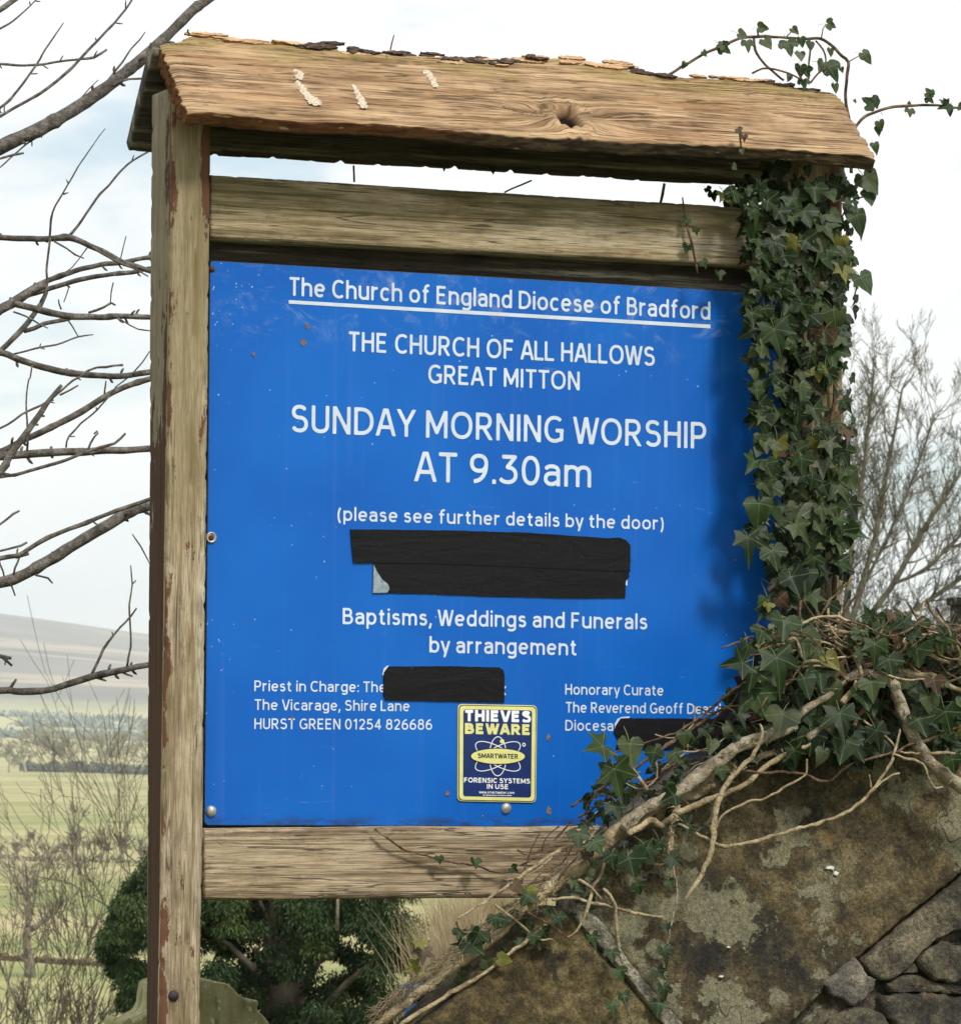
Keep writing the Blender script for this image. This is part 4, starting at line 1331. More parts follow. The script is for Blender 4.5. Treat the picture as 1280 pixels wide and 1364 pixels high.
# ================================================================== gravestone behind the left post
mt, k, b = material('algae_covered_stone', 0.9, 0.2)
p = k.pos()
n = k.noise(k.scale(p, (1.0, 1.0, 0.35)), 26.0, 5.0, 0.62)
base = k.ramp(n, [(0.3, (0.20, 0.20, 0.085)), (0.5, (0.35, 0.33, 0.165)), (0.7, (0.48, 0.46, 0.28))])
base = k.mix(k.step(k.noise(p, 80.0, 2.0, 0.5), 0.66, 0.69), base, (0.55, 0.53, 0.44))
base = k.mix(k.math('MULTIPLY', k.step(k.noise(k.scale(p, (1, 1, 0.25)), 50.0, 3.0, 0.5), 0.56, 0.66), 0.5), base, (0.06, 0.075, 0.02))
k.put(b.inputs['Base Color'], base); k.put(b.inputs['Normal'], k.bump(k.noise(p, 60.0, 5.0, 0.6), 0.6, 0.006))
M['grave'] = mt
YG = 0.42
gpx = [(268, 1306), (276, 1304), (286, 1308), (300, 1309), (310, 1315), (317, 1325), (325, 1328), (333, 1336), (336, 1333), (343, 1332), (346, 1338), (342, 1345), (350, 1352), (360, 1364), (366, 1385), (372, 1440),
       (120, 1440), (128, 1385), (134, 1364), (146, 1352), (152, 1345), (150, 1338), (154, 1333), (161, 1332), (166, 1338), (176, 1330), (186, 1326), (195, 1316), (206, 1309), (222, 1308), (240, 1302), (256, 1302)]
gpx = [(x_+10, y_+26) if x_ < 200 and y_ < 1400 else (x_, y_) for x_, y_ in gpx]
gp = [on_y(x_, y_, YG) for x_, y_ in gpx]
gp = [Vector((q.x+0.0012*mn.noise(q*90), q.y, q.z+0.0012*mn.noise(q*120+Vector((5, 0, 0))))) if y_ < 1400 else Vector((q.x, q.y, -0.05)) for q, (x_, y_) in zip(gp, gpx)]
gp2 = []
for i_ in range(len(gp)):          # soften the carved edge
    a_, c2, d2 = gp[i_-1], gp[i_], gp[(i_+1) % len(gp)]
    gp2 += [a_*0.125+c2*0.75+d2*0.125, c2*0.5+d2*0.5] if c2.z > 0 and d2.z > 0 else [c2]
grave = prism('gravestone', gp2, YG, 0.09, M['grave'], None, 0.003)
tag(grave, 'greenish gravestone with a scalloped top behind the foot of the left post', 'gravestone')

# blue plastic pot behind the lower end of the ivy
mt, k, b = material('blue_plastic', 0.45, 0.4)
k.put(b.inputs['Base Color'], k.mix(k.step(k.noise(k.pos(), 70.0, 4.0, 0.6), 0.55, 0.7), (0.008, 0.055, 0.17), (0.07, 0.08, 0.07)))
M['pot'] = mt
tc_ = on_y(566, 1312, -0.12)
pot = empty('plant_pot', (tc_.x, -0.12, 0.0), 'dark blue plastic plant pot just visible through the ivy stems at the wall end', 'plant pot')
def ring_pot(r0, r1, z0, z1, th, n=32):
    V = []
    for r_, z in ((r0, z0), (r1, z1), (r1-th, z1), (r0-th, z0+th)):
        for j in range(n):
            a_ = 2*math.pi*j/n; V.append((tc_.x+math.cos(a_)*r_, -0.12+math.sin(a_)*r_, z))
    return V, [(i*n+j, i*n+(j+1) % n, (i+1)*n+(j+1) % n, (i+1)*n+j) for i in range(3) for j in range(n)]
pz = tc_.z-0.16
A_ = Acc(); V, Fc = ring_pot(0.026, 0.036, pz, tc_.z-0.02, 0.002); A_.add(V, Fc+[tuple(range(32))[::-1], tuple(range(96, 128))]); A_.build('pot_body', M['pot'], pot)
A_ = Acc(); V, Fc = ring_pot(0.037, 0.039, tc_.z-0.024, tc_.z, 0.004); A_.add(V, Fc+[(96+j, 96+(j+1) % 32, (j+1) % 32, j) for j in range(32)]); A_.build('rim', M['pot'], pot)
# the pot stands on a rough stone block behind the wall
stone('stone_block', [(520, 1440), (530, 1420+0), (620, 1418), (640, 1440), (640, 1700), (520, 1700)], -0.20, 0.16, M['rubble'], wall, 0.0, 0.004, 0.01, 10, zref=ZR, seed=60.0)
# ================================================================== ivy
mt, k, b = material('ivy_leaf', 0.42, 0.24)
vn = k.math('POWER', k.attr('vein').outputs['Fac'], 11.0)
ti = k.attr('tint').outputs['Fac']
p = k.pos()
n = k.noise(p, 45.0, 4.0, 0.6)
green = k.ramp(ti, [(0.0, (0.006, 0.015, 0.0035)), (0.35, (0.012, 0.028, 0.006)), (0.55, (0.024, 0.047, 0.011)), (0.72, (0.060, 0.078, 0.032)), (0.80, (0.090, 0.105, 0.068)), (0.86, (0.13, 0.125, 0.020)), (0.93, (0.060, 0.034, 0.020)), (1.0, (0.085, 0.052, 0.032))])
green.node.color_ramp.interpolation = 'LINEAR'
base = k.mix(k.step(n, 0.35, 0.65), k.mix(1.0, green, (0.72, 0.72, 0.72), 'MULTIPLY'), k.mix(1.0, green, (1.25, 1.2, 1.1), 'MULTIPLY'))
vc = k.mix(0.65, green, (0.30, 0.36, 0.17))
base = k.mix(k.math('MULTIPLY', vn, 0.75), base, vc)
back = k.n('ShaderNodeNewGeometry').outputs['Backfacing']
base = k.mix(k.math('MULTIPLY', back, 0.6), base, (0.10, 0.135, 0.070))
k.put(b.inputs['Base Color'], base)
k.put(b.inputs['Roughness'], k.math('ADD', 0.36, k.math('MULTIPLY', n, 0.30)))
k.put(b.inputs['Normal'], k.bump(k.math('ADD', k.math('MULTIPLY', vn, -0.5), n), 0.35, 0.002))
tr = k.n('ShaderNodeBsdfTranslucent'); k.put(tr.inputs[0], k.mix(1.0, base, (1.3, 1.6, 0.6), 'MULTIPLY'))
ms = k.n('ShaderNodeMixShader'); ms.inputs[0].default_value = 0.16
k.L.new(b.outputs[0], ms.inputs[1]); k.L.new(tr.outputs[0], ms.inputs[2]); k.L.new(ms.outputs[0], k.N['Material Output'].inputs[0])
M['leaf'] = mt


def stem_mat(name, c0, c1, c2):
    mt, k, b = material(name, 0.85, 0.2)
    p = k.pos()
    n = k.noise(p, 60.0, 5.0, 0.65); n2 = k.noise(p, 260.0, 4.0, 0.6)
    base = k.ramp(n, [(0.32, c0), (0.5, c1), (0.66, c2)])
    base = k.mix(k.step(n2, 0.42, 0.30), base, c0)
    k.put(b.inputs['Base Color'], base); k.put(b.inputs['Normal'], k.bump(k.math('ADD', n, n2), 1.0, 0.004))
    return mt


M['stem_pale'] = stem_mat('pale_ivy_wood', (0.14, 0.10, 0.055), (0.36, 0.28, 0.165), (0.52, 0.43, 0.28))
M['stem_grey'] = stem_mat('grey_ivy_wood', (0.13, 0.10, 0.065), (0.30, 0.25, 0.175), (0.44, 0.39, 0.29))
M['stem_brown'] = stem_mat('brown_ivy_wood', (0.045, 0.026, 0.016), (0.13, 0.080, 0.048), (0.26, 0.18, 0.11))
M['twig'] = stem_mat('grey_tree_bark', (0.055, 0.048, 0.043), (0.13, 0.115, 0.10), (0.25, 0.225, 0.195))


def leaf_shape(kind, jit, r_):
    """half outlines of an ivy leaf, hub at the origin, tip along +Y; returns points (x, y, is_tip)"""
    if kind == 0:    # sharp five lobed
        h = [(0.0, 1.0, 1), (0.085, 0.74, 0), (0.16, 0.50, 0), (0.22, 0.36, 0), (0.36, 0.37, 0), (0.56, 0.36, 1), (0.47, 0.20, 0), (0.36, 0.06, 0), (0.40, -0.06, 0), (0.42, -0.19, 1), (0.25, -0.19, 0), (0.10, -0.12, 0)]
    elif kind == 1:  # broad three lobed
        h = [(0.0, 0.86, 1), (0.16, 0.66, 0), (0.24, 0.47, 0), (0.30, 0.38, 0), (0.46, 0.40, 0), (0.60, 0.26, 1), (0.57, 0.10, 0), (0.50, -0.03, 0), (0.44, -0.13, 0), (0.33, -0.20, 1), (0.20, -0.18, 0), (0.08, -0.09, 0)]
    elif kind == 2:  # heart shaped, hardly lobed
        h = [(0.0, 0.95, 1), (0.13, 0.76, 0), (0.27, 0.56, 0), (0.38, 0.38, 0), (0.46, 0.24, 0), (0.49, 0.11, 1), (0.47, 0.0, 0), (0.41, -0.09, 0), (0.33, -0.15, 0), (0.24, -0.18, 1), (0.15, -0.16, 0), (0.06, -0.07, 0)]
    else:            # rounded lobes
        h = [(0.0, 0.78, 1), (0.17, 0.70, 0), (0.22, 0.52, 0), (0.20, 0.38, 0), (0.38, 0.46, 0), (0.56, 0.38, 1), (0.60, 0.24, 0), (0.48, 0.08, 0), (0.38, -0.02, 0), (0.30, -0.10, 1), (0.18, -0.12, 0), (0.07, -0.07, 0)]
    R_ = [(x+r_.uniform(-jit, jit) if x else 0, y+r_.uniform(-jit, jit), t) for x, y, t in h]
    L_ = [(-x+r_.uniform(-jit, jit) if x else 0, y+r_.uniform(-jit, jit), t) for x, y, t in h[1:]]
    return R_+[(0.0, 0.0, 0)]+L_[::-1]


def leaf_geo(kind, r_):
    o = leaf_shape(kind, 0.032, r_)
    n = len(o)
    fold = r_.uniform(0.0, 0.42); droop = r_.uniform(0.0, 0.55); cup = r_.uniform(-0.30, 0.30); tw = r_.uniform(-0.45, 0.45)
    def z(x, y):
        rr = x*x+y*y
        return fold*abs(x)-droop*max(0, y)**2+cup*rr-0.25*max(0.0, abs(x)-0.3)**1.5+tw*x*y
    hub = (0.0, 0.06)
    V = [(hub[0], hub[1], z(*hub))]; vein = [1.0]
    for s_ in (0.5, 1.0):
        for x, y, t in o:
            xx = hub[0]+(x-hub[0])*s_; yy = hub[1]+(y-hub[1])*s_
            wob = 0.030*math.sin(11*xx+7*yy*s_+fold*20) if s_ == 1.0 else 0
            V.append((xx, yy, z(xx, yy)+wob)); vein.append(1.0 if t else 0.0)
    Fc = []
    for i in range(n):
        j = (i+1) % n
        Fc.append((0, 1+j, 1+i))
        Fc.append((1+i, 1+j, 1+n+j)); Fc.append((1+i, 1+n+j, 1+n+i))
    # petiole
    b0 = len(V); L = r_.uniform(0.35, 0.8); bx_ = r_.uniform(-0.2, 0.2)
    for i in range(4):
        t = i/3
        cx_ = bx_*t*t; cy_ = 0.03-L*t; cz = z(0, 0)-0.02-0.35*t*t
        w_ = 0.016
        for a_ in (0, 2.09, 4.19):
            V.append((cx_+math.cos(a_)*w_, cy_, cz+math.sin(a_)*w_)); vein.append(1.0)
    for i in range(3):
        for q in range(3):
            q2 = (q+1) % 3
            Fc.append((b0+i*3+q, b0+i*3+q2, b0+(i+1)*3+q2, b0+(i+1)*3+q))
    return V, Fc, vein


LR = random.Random(31)
TINTS = [0.0, 0.12, 0.25, 0.35, 0.45, 0.55, 0.65, 0.78, 0.86, 0.95]
LEAF = {}
def leaf_mesh(kind, tint, var):
    key = (kind, tint, var)
    if key not in LEAF:
        r_ = random.Random(hash((kind, var)) & 0xffff)
        V, Fc, vein = leaf_geo(kind, r_)
        me = bpy.data.meshes.new('ivy_leaf')
        me.from_pydata(V, [], Fc)
        a = me.attributes.new('vein', 'FLOAT', 'POINT'); a.data.foreach_set('value', vein)
        a = me.attributes.new('tint', 'FLOAT', 'POINT'); a.data.foreach_set('value', [tint]*len(V))
        me.polygons.foreach_set('use_smooth', [True]*len(me.polygons))
        me.materials.append(M['leaf'])
        LEAF[key] = (me, np.array(V), Fc, np.array(vein))
    return LEAF[key]


def leaf_matrix(pos, normal, tip, size):
    n_ = normal.normalized()
    t_ = (tip-n_*tip.dot(n_)).normalized()
    x_ = t_.cross(n_)
    mm = Matrix.Identity(4)
    for i in range(3):
        mm[i][0] = x_[i]*size; mm[i][1] = t_[i]*size; mm[i][2] = n_[i]*size; mm[i][3] = pos[i]
    return mm


class Ivy:
    def __init__(s, root): s.root = root; s.items = []

    def leaf(s, pos, size, ang=0.0, tint=None, kind=None, face=None, r_=LR):
        """ang: direction of the tip, 0 = straight down, positive to the right of the picture"""
        kind = r_.choice([0, 0, 1, 1, 2, 3]) if kind is None else kind
        if tint is None:
            u = r_.random()
            tint = r_.choice(TINTS[1:7]) if u < 0.80 else (r_.choice(TINTS[6:8]) if u < 0.965 else (0.86 if u < 0.985 else 0.95))
        t_ = min(TINTS, key=lambda q: abs(q-tint))
        if face is None:
            face = Vector((r_.uniform(-0.55, 0.45), -1.0, r_.uniform(-0.15, 0.75)))
        tip = Vector((math.sin(ang), r_.uniform(-0.35, 0.1), -math.cos(ang)))
        s.items.append((leaf_matrix(pos, face, tip, size), kind, t_, r_.randrange(4)))

    def build(s, limit=298, name='leaf'):
        """the largest leaves become parts, the rest one mass"""
        s.items.sort(key=lambda it: -it[0].to_scale()[0])
        base = root_loc(s.root)
        for mm, kind, t_, var in s.items[:limit]:
            me = leaf_mesh(kind, t_, var)[0]
            o = bpy.data.objects.new(name, me); COL.objects.link(o); o.parent = s.root
            o.matrix_local = Matrix.Translation(-base) @ mm
        rest = s.items[limit:]
        if rest:
            VV = []; FF = []; ve = []; tt = []; n0 = 0
            for mm, kind, t_, var in rest:
                _, V, Fc, vein = leaf_mesh(kind, t_, var)
                A = np.array(mm)
                VV.append(V @ A[:3, :3].T + A[:3, 3]); ve.append(vein); tt.append(np.full(len(V), t_))
                for f in Fc: FF.append(tuple(i+n0 for i in f))
                n0 += len(V)
            mesh_obj('small_leaves', np.concatenate(VV), FF, M['leaf'], s.root, True, attrs={'vein': np.concatenate(ve), 'tint': np.concatenate(tt)}, kind='stuff')


def pstem(pts, y, sides=8, step=0.006, rough=0.12, seed=0.0, wander=0.0015):
    """pts: (px, py, width px[, y offset]) at depth y"""
    P = []
    for q in pts:
        yy = y+(q[3] if len(q) > 3 else 0.0)
        P.append((on_y(q[0], q[1], yy), q[2]*0.5*0.00117))
    return tube(resample(P, step), sides, rough, seed, wander)


def inside(poly, x, y):
    c = False
    for i in range(len(poly)):
        x0, y0 = poly[i-1]; x1, y1 = poly[i]
        if (y0 > y) != (y1 > y) and x < (x1-x0)*(y-y0)/(y1-y0)+x0: c = not c
    return c


PX = 0.00118     # metres per picture pixel at the board
# ---------------------------------------------------------------- plant climbing the right post
pf = on_y(1095, 1000, -0.06)
ivy_a = empty('ivy_plant', (pf.x, -0.06, 0.0), 'dense dark green ivy climbing the right post and spraying over the roof end', 'ivy')
IA = Ivy(ivy_a)
# climbing stems
for i, (pts, y, mt_) in enumerate([
        ([(1080, 1090, 9), (1075, 950, 9), (1088, 830, 8), (1082, 700, 8), (1070, 560, 8), (1074, 450, 8), (1078, 400, 7), (1060, 300, 6), (1050, 240, 5)], -0.050, 'stem_brown'),
        ([(1110, 1000, 7), (1108, 860, 7), (1112, 740, 7), (1100, 620, 7), (1112, 520, 6), (1100, 440, 6), (1110, 330, 5), (1100, 230, 5)], -0.050, 'stem_brown'),
        ([(1045, 900, 8), (1042, 830, 8), (1040, 760, 7), (1048, 680, 6), (1030, 600, 6), (1012, 520, 5), (1005, 440, 6), (1003, 400, 5), (1010, 330, 5), (1000, 260, 4)], -0.040, 'stem_brown'),
        ([(1072, 490, 6), (1071, 460, 7), (1073, 435, 6)], -0.062, 'stem_pale'),
        ([(1074, 460, 4), (1086, 450, 3), (1094, 440, 3)], -0.062, 'stem_pale'),
        ([(1108, 755, 3), (1122, 742, 3), (1130, 735, 2)], -0.060, 'stem_pale'),
        ([(1095, 806, 3), (1110, 795, 3), (1124, 780, 3), (1134, 768, 2)], -0.060, 'stem_pale'),
        ([(1118, 830, 4), (1128, 812, 4), (1136, 800, 3), (1142, 788, 2)], -0.060, 'stem_brown'),
        ([(1106, 560, 3), (1118, 550, 3), (1130, 540, 2), (1135, 525, 2)], -0.055, 'stem_brown'),
        ([(1085, 515, 3), (1095, 522, 3), (1108, 524, 2)], -0.065, 'stem_brown'),
        ([(1108, 270, 4), (1128, 262, 3), (1140, 250, 3), (1148, 240, 2)], -0.07, 'stem_brown'),
        ([(1120, 290, 3), (1134, 268, 3), (1150, 262, 2), (1160, 262, 2)], -0.07, 'stem_brown'),
        ([(1125, 372, 1.4), (1136, 368, 1.2), (1146, 368, 1.2)], -0.07, 'stem_brown'),
        # long bent sprays above the roof
        ([(868, 108, 4), (890, 99, 4), (912, 87, 4.5), (936, 72, 4.5), (960, 62, 4.5), (985, 51, 4.5), (1010, 48, 4.5), (1040, 49, 4.5), (1070, 51, 4.5), (1092, 51, 4.5), (1110, 62, 5), (1122, 74, 5), (1130, 83, 5), (1128, 105, 4.5), (1126, 132, 5), (1132, 170, 5), (1134, 230, 5)], 0.03, 'stem_brown'),
        ([(1004, 50, 4), (1006, 66, 4), (1015, 81, 3.5), (1030, 95, 3.5), (1044, 106, 3.5)], 0.02, 'stem_brown'),
        ([(1002, 97, 3), (1015, 91, 3), (1032, 92, 3), (1050, 97, 3), (1066, 105, 3)], 0.0, 'stem_brown'),
        ([(1010, 48, 3), (1009, 40, 2.5), (1014, 35, 2)], 0.03, 'stem_brown'),
        ([(1078, 52, 3), (1079, 68, 3), (1077, 85, 3), (1077, 105, 3)], 0.02, 'stem_brown'),
        ([(1086, 54, 3), (1096, 66, 3), (1100, 78, 2.5), (1099, 90, 2)], 0.02, 'stem_brown'),
        ([(1094, 50, 2), (1096, 38, 1.6), (1100, 32, 1.4)], 0.03, 'stem_brown'),
        ([(1048, 48, 2), (1054, 42, 1.8), (1058, 38, 1.5)], 0.03, 'stem_brown'),
        ([(1060, 84, 2.5), (1063, 96, 2.5), (1068, 106, 2.5)], 0.0, 'stem_brown'),
        ([(1080, 110, 3), (1090, 98, 3), (1100, 90, 2.5)], 0.0, 'stem_brown'),
        ([(1130, 82, 2), (1140, 76, 1.6), (1146, 73, 1.4)], 0.03, 'stem_brown'),
        # whip reaching out to the right
        ([(1132, 182, 4), (1143, 164, 4.5), (1152, 155, 4.5), (1168, 148, 4.5), (1190, 142, 4.5), (1212, 140, 4.5), (1240, 139, 4), (1262, 142, 4), (1285, 144, 3.5), (1330, 150, 3)], -0.02, 'stem_brown'),
        # thin shoots on the top rail and between rail and roof
        ([(909, 262, 2), (912, 285, 3), (917, 306, 3.5), (924, 335, 3.5), (930, 364, 3)], -0.036, 'stem_brown'),
        ([(471, 220, 3), (472, 242, 3)], 0.10, 'stem_brown'),
        ([(879, 272, 4), (882, 258, 4.5), (885, 244, 4)], 0.06, 'stem_brown'),
        ([(672, 256, 2.5), (682, 251, 2.5), (695, 246, 2.5), (708, 240, 2.5)], 0.10, 'stem_brown'),
        ([(984, 168, 2.5), (985, 180, 3), (987, 198, 3)], -0.14, 'stem_brown'),
        ([(520, 66, 2), (522, 56, 2), (525, 46, 1.6)], 0.01, 'stem_brown'),
        ([(252, 45, 3), (250, 42, 3), (251, 38, 2.5)], 0.02, 'stem_brown'),
]):
    V, Fc = pstem(pts, y, 7 if pts[0][2] > 5 else 5, 0.007, 0.15, i*3.3, 0.0012)
    a_ = Acc(); a_.add(V, Fc); a_.build('stem', M[mt_], ivy_a)

HAND = [  # px, py (middle of the leaf), size px, angle, tint, kind
    (1035, 455, 62, 0.25, 0.45, 0), (1105, 480, 55, 0.0, 0.55, 0), (1060, 415, 50, 0.5, 0.45, 0), (1113, 425, 48, 0.3, 0.65, 2), (1020, 420, 34, 0.2, 0.35, 2),
    (1002, 425, 30, 0.0, 0.45, 0), (1003, 470, 20, -0.8, 0.65, 2), (1005, 500, 22, 0.3, 0.65, 2), (1008, 525, 20, 0.0, 0.55, 1), (1010, 550, 18, 0.0, 0.55, 1),
    (1042, 530, 34, 0.0, 0.55, 1), (1068, 530, 34, 0.3, 0.55, 1), (1085, 555, 40, 0.2, 0.55, 0), (1058, 565, 40, 0.3, 0.35, 1), (1090, 500, 26, 0.0, 0.86, 1),
    (1035, 600, 42, 0.0, 0.86, 0), (1085, 590, 26, 0.3, 0.86, 2), (1102, 600, 38, 0.0, 0.65, 0), (1125, 610, 44, 0.4, 0.35, 0), (1018, 595, 26, 0.0, 0.65, 2),
    (998, 622, 40, -0.7, 0.55, 0), (1022, 625, 30, 0.4, 0.45, 1), (1068, 620, 34, 0.1, 0.45, 1), (1090, 645, 40, 0.0, 0.45, 0), (1120, 655, 48, 0.5, 0.65, 0),
    (1020, 658, 46, -0.3, 0.45, 1), (1010, 685, 52, -0.05, 0.55, 2), (1040, 690, 52, 0.0, 0.45, 2), (1065, 660, 30, 0.2, 0.35, 0), (1088, 690, 56, 0.0, 0.78, 3),
    (1098, 720, 54, 0.1, 0.78, 3), (995, 730, 50, 0.0, 0.35, 0), (1030, 745, 42, 0.2, 0.45, 1), (1070, 775, 46, 0.0, 0.35, 2), (1090, 765, 34, 0.2, 0.45, 1),
    (1125, 765, 26, 0.4, 0.25, 2), (1080, 805, 42, 0.0, 0.55, 0), (1025, 810, 40, 0.2, 0.55, 1), (1012, 820, 30, -0.6, 0.35, 0), (1050, 765, 26, 0.0, 0.45, 1),
    (1035, 785, 30, 0.9, 0.95, 2), (1115, 730, 30, 0.5, 0.65, 0), (1118, 700, 30, 0.2, 0.45, 0), (1045, 700, 30, 0.4, 0.35, 1),
    (1020, 345, 36, 0.2, 0.45, 1), (1010, 375, 36, 0.3, 0.45, 0), (1035, 385, 34, 0.3, 0.35, 0), (1100, 310, 44, 0.3, 0.55, 0), (1082, 295, 42, 0.8, 0.45, 0),
    (1092, 350, 50, 0.2, 0.45, 0), (1118, 355, 54, 0.0, 0.45, 0), (1108, 385, 40, 0.2, 0.65, 2), (1083, 260, 36, 0.0, 0.45, 1), (1060, 275, 44, 0.5, 0.55, 0),
    (1112, 290, 28, 0.9, 0.65, 2), (1064, 325, 38, 0.2, 0.35, 1), (1045, 350, 36, 0.2, 0.35, 1), (1005, 290, 34, 0.2, 0.45, 0), (1120, 325, 28, 0.0, 0.86, 2),
    (1157, 246, 44, 0.55, 0.65, 2), (1157, 265, 30, 0.1, 0.55, 2), (1145, 298, 44, 0.4, 0.45, 2), (1150, 380, 42, 0.4, 0.55, 2), (1130, 285, 30, -0.3, 0.35, 2), (1132, 255, 22, -0.9, 0.35, 2),
    (1166, 197, 20, 0.3, 0.55, 2), (1170, 175, 18, 0.3, 0.55, 2),
    (1016, 37, 20, 1.5, 0.65, 2), (990, 46, 20, 1.3, 0.78, 2), (995, 62, 22, 0.1, 0.65, 1), (1021, 60, 24, 0.5, 0.65, 2), (966, 66, 22, 0.9, 0.55, 1), (958, 60, 14, -1.4, 0.78, 1),
    (939, 71, 12, 0.8, 0.65, 2), (911, 86, 12, -0.6, 0.65, 2), (1058, 42, 16, 0.7, 0.65, 2), (1050, 65, 30, 0.2, 0.55, 1), (1065, 76, 20, 0.0, 0.78, 2), (1067, 56, 18, 0.2, 0.45, 2),
    (1078, 62, 18, -0.1, 0.55, 2), (1108, 33, 20, 1.4, 0.65, 1), (1106, 70, 16, 0.1, 0.65, 2), (1154, 76, 24, 0.8, 0.65, 2), (1070, 113, 20, 0.1, 0.55, 1), (1108, 98, 36, 0.6, 0.45, 1),
    (1093, 88, 22, -0.6, 0.65, 2), (1112, 118, 18, 0.1, 0.65, 2), (1074, 98, 20, 0.3, 0.45, 1), (1050, 104, 14, -0.4, 0.78, 2), (1121, 93, 10, 0.4, 0.45, 2), (1066, 94, 22, 0.0, 0.35, 2),
    (1139, 135, 8, 0.6, 0.55, 2), (1158, 133, 28, -2.2, 0.55, 1), (1167, 139, 14, 0.2, 0.55, 2), (1173, 167, 18, 0.4, 0.65, 2), (1211, 151, 18, -0.1, 0.65, 1), (1237, 121, 18, -2.6, 0.55, 1),
    (1239, 133, 16, 0.8, 0.55, 1), (1256, 142, 26, -1.2, 0.35, 0), (1264, 146, 20, 0.2, 0.35, 2), (1279, 143, 16, -0.9, 0.45, 2), (1255, 134, 14, -2.4, 0.35, 1), (1211, 136, 7, 3.0, 0.55, 2),
    (985, 175, 13, 0.6, 0.95, 1), (991, 184, 12, 0.2, 0.95, 1), (988, 202, 10, 0.2, 0.65, 2), (981, 222, 14, 1.2, 0.65, 2),
    (912, 295, 16, -0.6, 0.55, 1), (927, 309, 14, 0.2, 0.45, 1), (914, 332, 17, -0.3, 0.55, 1), (938, 352, 16, 0.6, 0.45, 1), (957, 368, 18, 0.1, 0.45, 1),
    (994, 315, 22, 0.0, 0.35, 1), (1003, 330, 24, 0.5, 0.45, 1), (592, 224, 9, 0.1, 0.25, 2), (656, 227, 14, 0.2, 0.25, 2), (950, 262, 18, 0.2, 0.12, 1), (968, 264, 14, -0.4, 0.12, 1), (944, 254, 14, 0.7, 0.12, 1),
]
for px_, py_, sz, an, ti_, kd in HAND:
    dep = -0.085 if 225 < py_ and px_ > 990 else -0.03
    if py_ < 225: dep = 0.01 if px_ < 1125 else -0.02
    if 975 < px_ < 995 and 165 < py_ < 225: dep = -0.145
    if 900 < px_ < 998 and 270 < py_ < 380: dep = -0.042
    if py_ < 270 and px_ < 975 and py_ > 225: dep = 0.11
    s_ = sz*PX*0.86
    off = Vector((math.sin(an), 0, -math.cos(an)))*(-0.40*s_)
    IA.leaf(on_y(px_, py_, dep+LR.uniform(-0.012, 0.012))+off, s_, an, ti_, kd, face=Vector((LR.uniform(-0.5, 0.25), -1.0, LR.uniform(0.0, 0.6))))
poly_a = [(945, 258), (1000, 235), (1010, 215), (1128, 215), (1134, 240), (1126, 300), (1137, 330), (1134, 365), (1122, 395), (1126, 410), (1126, 470), (1118, 520), (1132, 550), (1124, 600), (1132, 640), (1134, 700), (1126, 760), (1124, 840),
          (1090, 850), (1010, 850), (1018, 815), (1030, 770), (1000, 755), (1008, 720), (1005, 690), (1000, 650), (1012, 600), (1008, 560), (1002, 520), (1000, 470), (996, 420), (990, 370), (985, 345), (1000, 310), (990, 270)]
cnt = 0
while cnt < 560:
    px_ = LR.uniform(940, 1140); py_ = LR.uniform(212, 850)
    if not inside(poly_a, px_, py_): continue
    # the post shows through low down
    if py_ > 770 and px_ > 1055 and LR.random() < 0.75: continue
    if 455 < py_ < 620 and px_ > 1095 and LR.random() < 0.45: continue
    if px_ < 1040 and 630 < py_ and LR.random() < 0.35: continue
    cnt += 1
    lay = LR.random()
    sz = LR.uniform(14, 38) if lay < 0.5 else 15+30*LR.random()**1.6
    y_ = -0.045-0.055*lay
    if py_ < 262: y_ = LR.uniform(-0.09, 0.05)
    IA.leaf(on_y(px_, py_, y_), sz*PX*0.86, LR.gauss(0.1, 0.6), LR.choice([0.0, 0.12, 0.25, 0.35, 0.45]) if lay < 0.55 else None)  # inner layer gets darker tints: shade painted into the leaf colour
# leaves along the outer edge seen edge-on against the sky
for py_ in range(250, 800, 18):
    px_ = (1128 if py_ < 420 else 1122)+LR.uniform(0, 12)
    IA.leaf(on_y(px_, py_, LR.uniform(-0.05, 0.06)), LR.uniform(14, 24)*PX, LR.gauss(0.2, 0.5), LR.choice([0.12, 0.25, 0.45]), face=Vector((LR.uniform(0.3, 1.2), -1, LR.uniform(-0.2, 0.5))))
IA.build(299)

